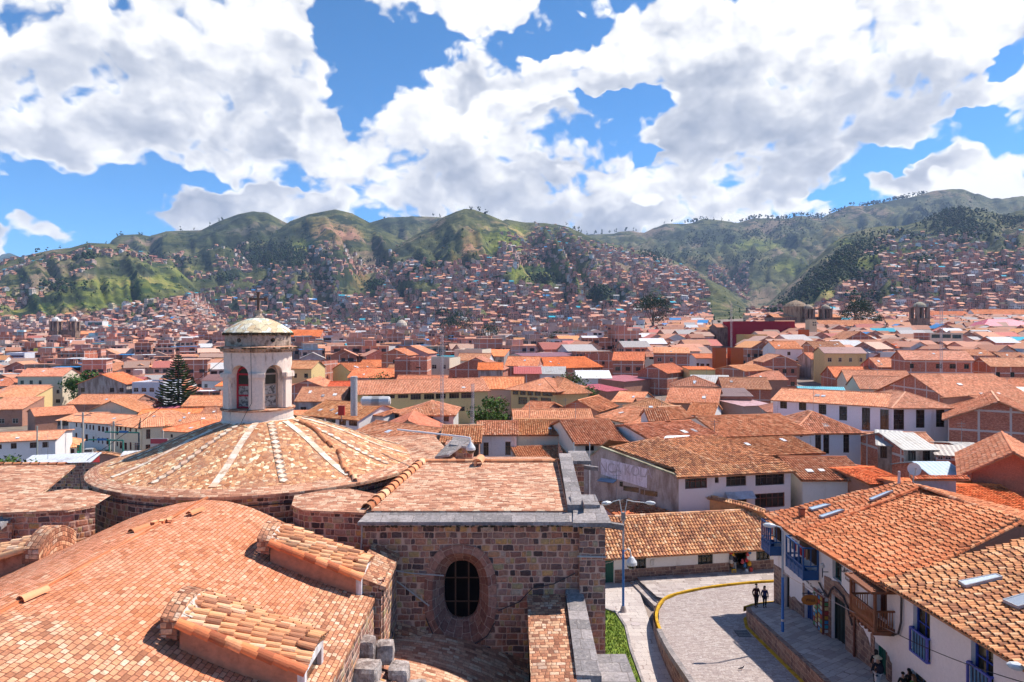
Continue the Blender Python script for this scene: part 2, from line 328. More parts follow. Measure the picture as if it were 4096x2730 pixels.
gg.interface.new_socket('W', in_out='INPUT', socket_type='NodeSocketFloat'); gg.interface.new_socket('O', in_out='OUTPUT', socket_type='NodeSocketFloat')
g = NT(gg); gi = g.n('NodeGroupInput'); go = g.n('NodeGroupOutput')
ln = g.vm('LENGTH', g.vm('MULTIPLY', g.vm('SUBTRACT', gi.outputs[0], gi.outputs[1]), gi.outputs[2]))
g.set(go.inputs[0], g.m('MULTIPLY_ADD', g.sstep(ln, 1.45, .25), gi.outputs[4], gi.outputs[3]))
BLOBS = [(110, 50, 170, 75, .9), (250, 55, 80, 85, .9), (215, 130, 95, 42, .8), (60, 95, 80, 50, .6), (20, 140, 60, 32, .8), (288, 132, 24, 20, .7), (120, 135, 70, 40, .5), (332, 117, 20, 16, .8),
         (425, 2, 70, 24, .8), (500, 8, 45, 22, .8), (395, 175, 78, 62, .95), (470, 105, 45, 42, .9), (385, 108, 26, 22, .6), (560, 190, 110, 60, .95), (520, 95, 60, 42, .8), (650, 200, 130, 45, .9),
         (630, 50, 90, 40, .8), (570, 72, 45, 30, .6), (720, 40, 130, 60, .8), (860, 45, 150, 60, .85), (780, 125, 120, 55, .8), (880, 100, 80, 40, .8), (975, 40, 80, 60, .7), (740, 195, 130, 34, .9),
         (690, 140, 40, 40, .4), (990, 152, 50, 28, .9), (970, 182, 80, 20, .9), (240, 212, 90, 26, 1.1), (250, 188, 28, 20, .6), (300, 215, 50, 34, .9), (170, 226, 40, 16, .7), (72, 232, 38, 16, 1.0), (4, 238, 24, 26, 1.1), (1100, 120, 90, 120, .6), (-90, 90, 90, 120, .7),
         (347, 62, 34, 52, -1.2), (546, 27, 40, 14, -1.5), (612, 104, 42, 14, -1.45), (580, 96, 30, 8, -.6), (662, 147, 18, 10, -1.2), (905, 163, 32, 18, -1.4), (940, 148, 20, 8, -.7), (990, 108, 30, 12, -1.4), (1008, 50, 18, 9, -1.1), (215, 186, 120, 11, -.7), (80, 195, 80, 20, -1.0), (850, 196, 30, 9, -.6), (120, 240, 20, 20, -.5)]
def ang(u, v):
 X, Y, Zz = (u-CX)/F, 1.0, -(v-HY)/F; return math.atan2(X, Y), math.atan2(Zz, math.hypot(X, Y))
tc = wt.n('ShaderNodeTexCoord'); dx, dy, dz = wt.xyz(tc.outputs['Generated'])
az = wt.m('ARCTAN2', dx, dy); el = wt.m('ARCSINE', dz)
def blobsum(q):
 acc = -.55
 for u, v, ru, rv, wgt in BLOBS:
  a, e = ang(u, v)
  x = wt.t.nodes.new('ShaderNodeGroup'); x.node_tree = gg; wt.set(x.inputs[0], q); x.inputs[1].default_value = (a, e, 0)
  ca = math.cos(a)
  x.inputs[2].default_value = (F/ru/ca**2*.9, F/rv/ca, 0); wt.set(x.inputs[3], acc); x.inputs[4].default_value = wgt; acc = x.outputs[0]
 return wt.m('MINIMUM', acc, .45)
def detail(p, wrp, det):
 """fine structure of the cloud cover at direction p = (azimuth, elevation)"""
 ns = wt.vm('MULTIPLY', p, (1.0, 1.3, 1.0))
 n1 = wt.noise2(wt.vm('ADD', ns, wt.vm('SCALE', wrp, sc=.5)), 9.0, det, .57)
 vo = wt.n('ShaderNodeTexVoronoi', feature='SMOOTH_F1', voronoi_dimensions='2D'); vo.inputs['Scale'].default_value = 19; vo.inputs['Smoothness'].default_value = .35; vo.inputs['Detail'].default_value = 2.0 if det > 7 else 1.0; vo.inputs['Roughness'].default_value = .6
 wt.set(vo.inputs['Vector'], wt.vm('ADD', ns, wt.vm('SCALE', wrp, sc=.4)))
 return wt.m('ADD', wt.m('MULTIPLY_ADD', n1, 1.9, -.93), wt.m('MULTIPLY_ADD', vo.outputs['Distance'], -.66, .66))
p0 = wt.comb(az, el, 0.0)
wrp = wt.vm('SCALE', wt.vm('SUBTRACT', wt.noise2(wt.vm('MULTIPLY', p0, (1.0, 1.3, 1.0)), 6.0, 4, .6, out=1), (.5, .5, .5)), sc=.15)
q0 = wt.vm('ADD', p0, wrp); b0 = blobsum(q0); e0 = detail(p0, wrp, 9); e1 = detail(wt.vm('ADD', p0, (.012, .020, 0)), wrp, 3); b2 = blobsum(wt.vm('ADD', q0, (.02, .085, 0)))
d0 = wt.m('ADD', b0, e0)
cov = wt.sstep(d0, -.12, .30)
tone = wt.m('ADD', .92, wt.m('MULTIPLY', wt.m('SUBTRACT', e0, e1), .36))
tone = wt.m('SUBTRACT', tone, wt.m('MULTIPLY', wt.m('MULTIPLY', wt.sstep(b2, -.35, .5), wt.sstep(d0, .0, .8)), .42))
tone = wt.m('ADD', tone, wt.m('MULTIPLY_ADD', wt.noise2(wt.vm('MULTIPLY', p0, (1, 1.6, 1)), 6, 5, .6), .95, -.46))
ccol = wt.ramp(tone, [(.1, (.27, .32, .43)), (.35, (.39, .43, .52)), (.58, (.54, .57, .64)), (.76, (.74, .75, .78)), (.95, (.95, .95, .95))])
sky = wt.n('ShaderNodeTexSky'); sky.sky_type = 'NISHITA'; sky.sun_disc = False; sky.sun_elevation = SUN_EL; sky.sun_rotation = math.atan2(SUN.x, SUN.y)
sky.altitude = 3400; sky.air_density = .8; sky.dust_density = .0; sky.ozone_density = 3.0
bg1 = wt.n('ShaderNodeBackground'); wt.set(bg1.inputs[0], wt.mix(1.0, sky.outputs[0], (.52, .90, 1.04, 1), 'MULTIPLY')); bg1.inputs[1].default_value = .15
bg2 = wt.n('ShaderNodeBackground'); wt.set(bg2.inputs[0], ccol); bg2.inputs[1].default_value = .86
mx = wt.n('ShaderNodeMixShader'); wt.set(mx.inputs[0], cov); wt.set(mx.inputs[1], bg1.outputs[0]); wt.set(mx.inputs[2], bg2.outputs[0])
wo = wt.n('ShaderNodeOutputWorld'); wt.set(wo.inputs[0], mx.outputs[0])
w.cycles.sampling_method = 'MANUAL'; w.cycles.sample_map_resolution = 512
SC.view_settings.view_transform = 'Standard'; SC.view_settings.look = 'None'; SC.view_settings.exposure = .60; SC.view_settings.gamma = 1
SC.cycles.max_bounces = 4; SC.cycles.diffuse_bounces = 2; SC.cycles.use_denoising = True; SC.cycles.adaptive_threshold = .03; SC.cycles.adaptive_min_samples = 16
# ------------------------------------------------------------------ terrain
def vnoise(x, y, seed=0):
 xi = np.floor(x).astype(np.int64); yi = np.floor(y).astype(np.int64); fx = x-xi; fy = y-yi
 fx = fx*fx*(3-2*fx); fy = fy*fy*(3-2*fy)
 def h(a, b):
  n = (a*374761393+b*668265263+seed*974711) & 0x7fffffff; n = ((n ^ (n >> 13))*1274126177) & 0x7fffffff
  return ((n ^ (n >> 16)) & 0xffff)/65535.0
 return (h(xi, yi)*(1-fx)+h(xi+1, yi)*fx)*(1-fy)+(h(xi, yi+1)*(1-fx)+h(xi+1, yi+1)*fx)*fy
def fbm(x, y, o=5, seed=0):
 s = 0; a = .5
 for i in range(o): s = s+a*vnoise(x*2**i, y*2**i, seed+i); a *= .5
 return s/(1-.5**o)
PLD = [0, 60, 150, 400, 900, 1500, 2500, 4000, 9000]; PLZ = [-22.6, -22.4, -20.5, -17, -10, 4, 20, 30, 30]
RDD = [0, 180, 400, 870, 1500, 9000]; RDZ = [0, 0, 9, 24, 45, 60]
def plain(U, D):
 t = np.clip((U-430)/360, 0, 1); t = t*t*(3-2*t)
 return np.interp(D, PLD, PLZ)+np.interp(D, RDD, RDZ)*t
RIDGES = [  # crest line [(u, v)], crest distance, foot distance
 ([(-260, 275), (-150, 266), (0, 262), (30, 254), (52, 249), (71, 247), (88, 242), (110, 243), (130, 249), (150, 257), (175, 267), (190, 280), (203, 295), (222, 319), (240, 332)], 1900, 1020, 1),
 ([(80, 275), (95, 262), (112, 240), (119, 235), (138, 234), (150, 236), (167, 231), (201, 230), (219, 221), (238, 214), (253, 211), (268, 213), (283, 221), (300, 229), (330, 250), (360, 272), (400, 300)], 3000, 1500, 2),
 ([(235, 285), (255, 258), (275, 232), (290, 221), (309, 214), (335, 209), (352, 213), (367, 221), (390, 233), (410, 245), (430, 262), (455, 292)], 2700, 1350, 3),
 ([(350, 285), (375, 262), (400, 244), (430, 226), (442, 217), (456, 211), (465, 208), (474, 209), (486, 213), (505, 221), (530, 238), (560, 256), (600, 280), (640, 300)], 2350, 1150, 4),
 ([(300, 235), (345, 231), (367, 223), (388, 217), (419, 216), (442, 217), (480, 228)], 3700, 2600, 5),
 ([(455, 250), (480, 232), (506, 219), (523, 222), (546, 223), (565, 226), (581, 233), (600, 241), (627, 249), (650, 252), (672, 260), (687, 267), (711, 277), (730, 291), (755, 312), (770, 328)], 2700, 1000, 6),
 ([(540, 246), (581, 234), (613, 233), (632, 231), (644, 232), (665, 223), (687, 223), (704, 220), (719, 221), (738, 222), (754, 217), (784, 219), (802, 215), (821, 217), (829, 213), (848, 208), (860, 207), (875, 203), (894, 199), (912, 196), (933, 190), (951, 188), (963, 188), (978, 194), (991, 200), (1007, 197), (1024, 196), (1180, 202), (1300, 210)], 4600, 2500, 7),
 ([(748, 326), (763, 309), (785, 288), (808, 267), (830, 246), (845, 235), (867, 229), (882, 227), (905, 225), (925, 219), (945, 212), (970, 211), (1000, 214), (1024, 210), (1180, 205), (1300, 210)], 2300, 930, 8)]
def ground(U, D):
 U = np.asarray(U, dtype=float); D = np.asarray(D, dtype=float)
 z = plain(U, D); X = (U-CX)/F*D; out = z.copy()
 for cr, C, Ft, sd_ in RIDGES:
  cu = [a for a, b in cr]; cv = [b for a, b in cr]
  v = np.interp(U, cu, cv, left=345, right=345)
  zc = (HY-v)/F*C; zf = plain(U, np.full_like(D, Ft)); hgt = np.maximum(zc-zf, 0)
  t = np.clip((D-Ft)/(C-Ft), 0, 1)
  gl = fbm(U/26+D/700+sd_*9+.6*fbm(X/300, D/300, 3, 5), D/1100, 4, sd_*17); gl = np.abs(gl-.5)*2
  fine = fbm(X/190, D/190, 5, sd_*5)-.5; fine = fine+.6*(np.abs(fbm(X/90, D/120, 3, sd_*3)-.5)-.15)
  s = t**1.08
  zz = zf+hgt*s+(-gl*.8+.16)*hgt*(t*(1-t))*1.3+fine*hgt*(.34*np.sqrt(t*(1-t))+.035)
  bk = np.clip((D-C)/C, 0, 3); zz = np.where(D > C, zf+hgt*(1-.55*bk), zz)
  zz = np.where((hgt <= 1) | (D < Ft), -1e3, zz); out = np.maximum(out, zz)
 return out
def gsample(U, D):
 """height and its row of the terrain sheet, by table"""
 U = np.asarray(U, dtype=float); D = np.asarray(D, dtype=float)
 a = np.clip((U-UU[0])/2.0, 0, len(UU)-1.001); i = a.astype(int); fa = a-i
 j = np.clip(np.searchsorted(DD, D)-1, 0, len(DD)-2); fb = np.clip((D-DD[j])/(DD[j+1]-DD[j]), 0, 1)
 return (GZ[j, i]*(1-fa)+GZ[j, i+1]*fa)*(1-fb)+(GZ[j+1, i]*(1-fa)+GZ[j+1, i+1]*fa)*fb
def gz(x, y):
 y = max(y, 1.0); return float(gsample(CX+F*x/y, y))
def green_patch(u, v):
 """0..1, how lush a slope is, as a tint of the hill material"""
 return 0
UU = np.arange(-260, 1300, 2.0); DD = np.concatenate([np.array([14, 20, 28, 38]), np.geomspace(60, 7500, 460)])
gu, gd = np.meshgrid(UU, DD); GZ = ground(gu, gd)
t_ = np.clip((330-gu)/130, 0, 1); GZ = GZ+t_*np.interp(gd, [80, 110, 160, 250, 400, 700], [0, -2, -5, -7.5, -5, 0])
gx = (gu-CX)/F*gd
V = np.stack([gx.ravel(), gd.ravel(), GZ.ravel()], 1); nu = len(UU); nd = len(DD)
ii = np.arange(nu*nd).reshape(nd, nu); Q = np.stack([ii[:-1, :-1], ii[:-1, 1:], ii[1:, 1:], ii[1:, :-1]], -1).reshape(-1, 4)
# surroundings behind and beside the view, reaching the horizon
base = len(V); ext = [(-9000, -3000, -30), (9000, -3000, -30), (9000, 14, -30), (-9000, 14, -30)]
V = np.concatenate([V, np.array(ext, dtype=float)]); Q = np.concatenate([Q, np.array([[base, base+1, base+2, base+3]])])
SUNNY = [(60, 305, 90, 16), (130, 285, 60, 16), (160, 272, 40, 10), (540, 274, 42, 12), (570, 278, 20, 6), (505, 240, 30, 18), (790, 270, 20, 10), (900, 260, 60, 12), (740, 245, 60, 8), (300, 250, 20, 10), (380, 290, 20, 8), (820, 300, 25, 12), (845, 245, 14, 8), (95, 300, 80, 9)]  # sunlit green slopes, the sunlight put in as a brighter tint
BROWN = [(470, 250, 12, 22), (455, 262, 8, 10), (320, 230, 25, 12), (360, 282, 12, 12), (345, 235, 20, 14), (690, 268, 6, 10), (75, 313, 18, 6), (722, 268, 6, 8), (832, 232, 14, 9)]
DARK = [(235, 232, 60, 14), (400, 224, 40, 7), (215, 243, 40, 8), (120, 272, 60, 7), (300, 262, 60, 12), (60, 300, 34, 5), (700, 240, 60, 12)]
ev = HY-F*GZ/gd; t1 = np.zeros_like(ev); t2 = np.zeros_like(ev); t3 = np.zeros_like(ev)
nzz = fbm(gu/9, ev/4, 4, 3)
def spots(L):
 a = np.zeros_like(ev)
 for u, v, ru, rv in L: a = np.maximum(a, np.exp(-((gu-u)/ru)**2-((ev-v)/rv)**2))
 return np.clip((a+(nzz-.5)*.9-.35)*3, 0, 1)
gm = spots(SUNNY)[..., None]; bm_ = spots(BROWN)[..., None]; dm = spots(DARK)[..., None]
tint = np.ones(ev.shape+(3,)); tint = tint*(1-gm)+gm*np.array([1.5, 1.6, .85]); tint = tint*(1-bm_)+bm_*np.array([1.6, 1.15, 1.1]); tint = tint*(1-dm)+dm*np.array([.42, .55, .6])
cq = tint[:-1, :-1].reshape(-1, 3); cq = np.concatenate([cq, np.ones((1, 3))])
cityrow = (gd[:-1, :-1].reshape(-1) < 930)
mi_ = np.zeros(len(Q)); mi_[:-1][cityrow] = 1
cell_mat('town_ground', 3.0, 2.2, [(0, (.20, .15, .13)), (.5, (.27, .20, .17)), (1, (.33, .26, .22))], (.17, .13, .11), .05, .3, .3, .3, .01, dirt=(.16, .15, .07), dirtscale=.05, grain=.2)
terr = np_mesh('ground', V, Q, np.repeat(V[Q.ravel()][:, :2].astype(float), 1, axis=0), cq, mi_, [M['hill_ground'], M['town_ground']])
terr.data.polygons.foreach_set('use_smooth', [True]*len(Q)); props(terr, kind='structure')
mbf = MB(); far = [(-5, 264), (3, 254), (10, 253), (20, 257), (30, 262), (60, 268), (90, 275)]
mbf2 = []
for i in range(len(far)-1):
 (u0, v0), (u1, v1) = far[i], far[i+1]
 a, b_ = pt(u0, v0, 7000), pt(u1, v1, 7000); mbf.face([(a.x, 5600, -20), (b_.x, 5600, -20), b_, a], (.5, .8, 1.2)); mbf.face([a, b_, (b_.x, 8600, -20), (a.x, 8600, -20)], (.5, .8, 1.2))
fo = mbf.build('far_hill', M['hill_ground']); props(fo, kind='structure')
def hit(u, v, dmin=900):
 """distance at which the sight line (u, v) meets the terrain"""
 Dv = np.geomspace(dmin, 6500, 400); z = gsample(np.full(400, float(u)), Dv); e = HY-F*z/Dv
 k = np.argmax(e <= v)
 return Dv[k] if e[k] <= v else None
# ------------------------------------------------------------------ church
CH = empty('church', (-13.7, 30, -22), 'stone church with red tiled dome, white lantern and long brick vaulted nave roof', 'church')
S = M['church_stone']
def part(mb, name, mats, parent=CH, **k): return mb.build(name, mats, parent, **k)
# nave vault, axis along the view
NX = -13.0
PROF = [(-9.0, -3.0), (-8, -2.72), (-7, -2.40), (-6, -2.03), (-5, -1.62), (-4, -1.17), (-3, -.74), (-2, -.36), (-1, -.10), (0, 0), (1, -.10), (2, -.36), (3, -.76), (4, -1.2), (5, -1.64), (6, -2.04), (7, -2.38), (8, -2.65)]
def nz(dx):
 return -7.15+float(np.interp(dx, [a for a, b in PROF], [b for a, b in PROF]))
xs = np.arange(-9, 8.01, .5)
def vault_strip(mb, y0, y1, xa, xb, lift=0, m=0, step=.5):
 X = np.arange(xa, xb+1e-6, step); L = [0]
 for i in range(1, len(X)): L.append(L[-1]+math.hypot(X[i]-X[i-1], nz(X[i])-nz(X[i-1])))
 ny = max(1, int((y1-y0)/1.2)); off = xa*1.06
 for j in range(ny):
  ya = lerp(y0, y1, j/ny); yb = lerp(y0, y1, (j+1)/ny)
  for i in range(len(X)-1):
   def sag(x, y): return nz(x)+lift+.035*math.sin(y*.9+x*.5)+.03*math.sin(y*2.1-x*1.3)
   mb.face([(NX+X[i], ya, sag(X[i], ya)), (NX+X[i+1], ya, sag(X[i+1], ya)), (NX+X[i+1], yb, sag(X[i+1], yb)), (NX+X[i], yb, sag(X[i], yb))],
     (1, 1, 1), m, [(ya, L[i]+off), (ya, L[i+1]+off), (yb, L[i+1]+off), (yb, L[i]+off)])
mb = MB()
vault_strip(mb, 17.4, 28.6, -9, 6.0); vault_strip(mb, 6, 17.4, -9, 6.0, m=1)
part(mb, 'nave_roof', [M['vault_tile'], M['vault_tile_worn']], smooth=True)
mb = MB(); vault_strip(mb, 6, 28.6, 6.0, 8.0, .012); mb.face([(NX+8, 6, nz(8)), (NX+8, 28.6, nz(8)), (NX+8, 28.6, nz(8)-.12), (NX+8, 6, nz(8)-.12)][::-1])
part(mb, 'roof_border', M['vault_tile_worn'])
mb = MB(); X_ = np.arange(-9, 8.01, .5)
for i in range(len(X_)-1): mb.face([(NX+X_[i], 28.6, nz(X_[i])), (NX+X_[i+1], 28.6, nz(X_[i+1])), (NX+X_[i+1], 30.0, nz(X_[i+1])-.6), (NX+X_[i], 30.0, nz(X_[i])-.6)])
part(mb, 'roof_end', M['vault_tile_worn'])
mb = MB()   # crest seam of the vault
for j in range(22):
 y = 7+j; mb.face([(NX-.05, y, nz(0)+.05), (NX+.05, y, nz(0)+.05), (NX+.05, y+1, nz(0)+.05), (NX-.05, y+1, nz(0)+.05)], (.8, .7, .65))
 for sx in (-1, 1): mb.face([(NX+sx*.05, y, nz(0)+.05), (NX+sx*.05, y+1, nz(0)+.05), (NX+sx*.06, y+1, nz(0)-.02), (NX+sx*.06, y, nz(0)-.02)], (.8, .7, .65))
part(mb, 'crest', M['clay_tile'])
def half_tile(mb, a, b, r0, r1, up, n=6, col=(1, 1, 1), thick=.02, idx=None):
 """a half round tile from a (lower end, radius r0) to b (r1)"""
 a = Vector(a); b = Vector(b); d = (b-a).normalized(); up = Vector(up); s = d.cross(up).normalized(); up = s.cross(d).normalized()
 k = idx or (random.random()*900, random.random()*900)
 R0 = [a+s*math.cos(PI*i/n)*r0+up*math.sin(PI*i/n)*r0 for i in range(n+1)]; R1 = [b+s*math.cos(PI*i/n)*r1+up*math.sin(PI*i/n)*r1 for i in range(n+1)]
 for i in range(n): mb.face([R0[i], R0[i+1], R1[i+1], R1[i]], col, 0, [k]*4)
 if thick:
  I0 = [a+s*math.cos(PI*i/n)*(r0-thick)+up*math.sin(PI*i/n)*(r0-thick) for i in range(n+1)]
  for i in range(n): mb.face([I0[i], I0[i+1], R0[i+1], R0[i]], col, 0, [k]*4)
for (u, v, L, nm) in ((214, 523, .9, 'vent_tile'), (206, 529.5, .5, 'vent_tile'), (182, 584, 1.0, 'vent_tile'), (195, 520, .7, 'vent_tile')):
 pass
for (dx, y) in ((.55, 26.4), (-.35, 24.0), (.15, 17.9)):
 mb = MB(); z = nz(dx)+.02; half_tile(mb, (NX+dx-.1, y, z), (NX+dx+.1, y+.75, z+.02), .15, .12, (0, 0, 1), 8); part(mb, 'vent_tile', M['clay_tile'])
mb = MB();
for k in range(3): mb.box((NX+.1+k*.2-.3, 25.1+.15*k, nz(0)+.05), (.16, .3, .09), (1, .8, .7), rz=.3*k)
part(mb, 'loose_brick', M['clay_tile'])
# nave side walls
mb = MB()
def wallq(mb, a, b, zb, zt, col=(1, 1, 1), m=0, u0=0):
 a = Vector(a); b = Vector(b); L = (b-a).length
 zt2 = zt if isinstance(zt, (list, tuple)) else (zt, zt)
 mb.face([(a.x, a.y, zb), (b.x, b.y, zb), (b.x, b.y, zt2[1]), (a.x, a.y, zt2[0])], col, m, [(u0, zb), (u0+L, zb), (u0+L, zt2[1]), (u0, zt2[0])])
wallq(mb, (-5.05, 6, 0), (-5.05, 25.2, 0), -24, nz(8)-.05); wallq(mb, (-4.75, 25.2, 0), (-4.75, 28, 0), -24, -9.25); wallq(mb, (-5.05, 25.2, 0), (-4.75, 25.2, 0), -24, -9.25)
wallq(mb, (-22, 28.6, 0), (-22, 6, 0), -24, nz(-9));
mb.face([(-22, 6, -24), (-5.05, 6, -24), (-5.05, 6, nz(8))]+[(NX+x, 6, nz(x)) for x in (7, 5, 3, 1, 0, -1, -3, -5, -7, -9)])
part(mb, 'nave_wall', S)
mb = MB()   # small brick cap over the pier between nave and transept
P = [(-5.75, 24.9, -9.0), (-4.62, 24.9, -9.42), (-4.62, 28.0, -9.22), (-5.75, 28.0, -8.75)]
mb.face(P, uv=[(0, 0), (1.15, 0), (1.15, 3.1), (0, 3.1)]); mb.face([P[0], P[1], (P[1][0], P[1][1], P[1][2]-.16), (P[0][0], P[0][1], P[0][2]-.16)][::-1]); mb.face([P[1], P[2], (P[2][0], P[2][1], P[2][2]-.16), (P[1][0], P[1][1], P[1][2]-.16)][::-1])
part(mb, 'pier_cap', M['buttress_tile'])
mb = MB(); mb.box((-5.3, 26.4, -16), (1.0, 2.9, 13.4)); part(mb, 'pier', S)
def tile_rows(mb, A, B, RA, RB, pitch=.24, tl=.36, amp=1.0, jitter=.02, col=(1, 1, 1), nseg=4, under=True, thick=.018, eave_col=None, gapcol=(.55, .5, .5), skip=()):
 """barrel tiles on the plane A-B (eave, left to right seen from outside) up to RA-RB"""
 A, B, RA, RB = map(Vector, (A, B, RA, RB)); e = (B-A).normalized(); n = e.cross(((RA+RB)/2-(A+B)/2)).normalized()
 s = n.cross(e).normalized(); L = (B-A).length
 H = min((RA-A).dot(s), (RB-A).dot(s)); Hm = max((RA-A).dot(s), (RB-A).dot(s))
 poly = [(0, 0), (L, 0), ((RB-A).dot(e), (RB-A).dot(s)), ((RA-A).dot(e), (RA-A).dot(s))]
 def yr(x):
  ys = []
  for i in range(4):
   (x0, y0), (x1, y1) = poly[i], poly[(i+1) % 4]
   if abs(x1-x0) < 1e-9:
    if abs(x-x0) < 1e-6: ys += [y0, y1]
    continue
   t = (x-x0)/(x1-x0)
   if -1e-9 <= t <= 1+1e-9: ys.append(y0+t*(y1-y0))
  return (min(ys), max(ys)) if len(ys) >= 2 else None
 x0 = min(p[0] for p in poly); x1 = max(p[0] for p in poly)
 if under:
  RA = A+e*poly[3][0]+s*poly[3][1]; RB = A+e*poly[2][0]+s*poly[2][1]
  mb.face([A-n*.03, B-n*.03, RB-n*.03, RA-n*.03], gapcol, 0, [(.5, .5)]*4)
  mb.face([A-n*.12, RA-n*.12, RB-n*.12, B-n*.12], (.5, .4, .35), 0, [(.5, .5)]*4)
  for p, q in ((A, B), (B, RB), (RA, A)): mb.face([p-n*.12, q-n*.12, q-n*.03, p-n*.03], (.6, .5, .45), 0, [(.5, .5)]*4)
 nc = max(1, int(round((x1-x0)/pitch))); w_ = (x1-x0)/nc; r = w_*.46; seed = random.random()*500
 wav = random.random()*6
 for k in range(nc):
  xc = x0+(k+.5)*w_; y = yr(xc)
  if y is None: continue
  ya, yb = y; ph = random.uniform(-.25, .25)*tl*amp; nr = int(math.ceil((yb-ya+.02)/tl))
  xw = xc
  for j in range(nr):
   a0 = ya+j*tl+(ph if j else -.04); a1 = min(ya+(j+1)*tl+ph+.05, yb+.03)
   if a1-a0 < .05: continue
   if skip and any(sx0 < xc < sx1 and sy0 < (a0+a1)/2 < sy1 for sx0, sx1, sy0, sy1 in skip): continue
   jx = random.uniform(-jitter, jitter); jz = .02*math.sin(xc*.9+wav+a0*.7)*amp
   pa = A+e*(xw+jx)+s*a0+n*(.035*amp+jz); pb = A+e*(xw+jx*.3+random.uniform(-jitter, jitter)*.5)+s*a1+n*(jz-.01)
   half_tile(mb, pa, pb, r*1.1, r*.86, n, nseg, col, thick if (j == 0 or thick > .019) else 0, (k+.5+seed, j+.5))
def corr_plane(mb, A, B, RA, RB, pitch=.3, amp=.06, tl=.42, col=(1, 1, 1), m=0, under=True, metal=False, thk=.09):
 """ribbed roof sheet with the tile columns as real relief"""
 A, B, RA, RB = map(Vector, (A, B, RA, RB)); e = (B-A).normalized(); n = e.cross(((RA+RB)/2-(A+B)/2)).normalized()
 s = n.cross(e).normalized(); poly = [(0, 0), ((B-A).length, 0), ((RB-A).dot(e), (RB-A).dot(s)), ((RA-A).dot(e), (RA-A).dot(s))]
 def yr(x):
  ys = []
  for i in range(4):
   (x0, y0), (x1, y1) = poly[i], poly[(i+1) % 4]
   if abs(x1-x0) < 1e-9: continue
   t = (x-x0)/(x1-x0)
   if -1e-6 <= t <= 1+1e-6: ys.append(y0+t*(y1-y0))
  return (min(ys), max(ys)) if len(ys) >= 2 else (0, 0)
 x0 = min(p[0] for p in poly); x1 = max(p[0] for p in poly); nc = max(2, min(90, int((x1-x0)/pitch))); w_ = (x1-x0)/nc
 K = 4; xs_ = [(k+j/K) for k in range(nc) for j in range(K)]+[nc]; seed = random.randint(0, 900)
 prof = [0, .75, 1, .75] if not metal else [0, .5, 1, .5]
 for i in range(len(xs_)-1):
  xa = x0+xs_[i]*w_; xb = x0+xs_[i+1]*w_; ha = prof[i % K]*amp; hb = prof[(i+1) % K]*amp; h0 = yr(min(max(xa, x0+1e-4), x1-1e-4)); h1 = yr(min(max(xb, x0+1e-4), x1-1e-4))
  kx = i//K+.5+seed
  P = [A+e*xa+s*h0[0]+n*ha, A+e*xb+s*h1[0]+n*hb, A+e*xb+s*h1[1]+n*hb, A+e*xa+s*h0[1]+n*ha]
  mb.face(P, col, m, [(kx, h0[0]/tl), (kx, h1[0]/tl), (kx, h1[1]/tl), (kx, h0[1]/tl)])
 if under:
  dn = (col[0]*.6, col[1]*.55, col[2]*.5)
  mb.face([A-n*thk, RA-n*thk, RB-n*thk, B-n*thk], dn, m, [(.5, .5)]*4)
  for p, q in ((A, B), (B, RB), (RA, A)): mb.face([p-n*thk, q-n*thk, q, p], dn, m, [(.5, .5)]*4)
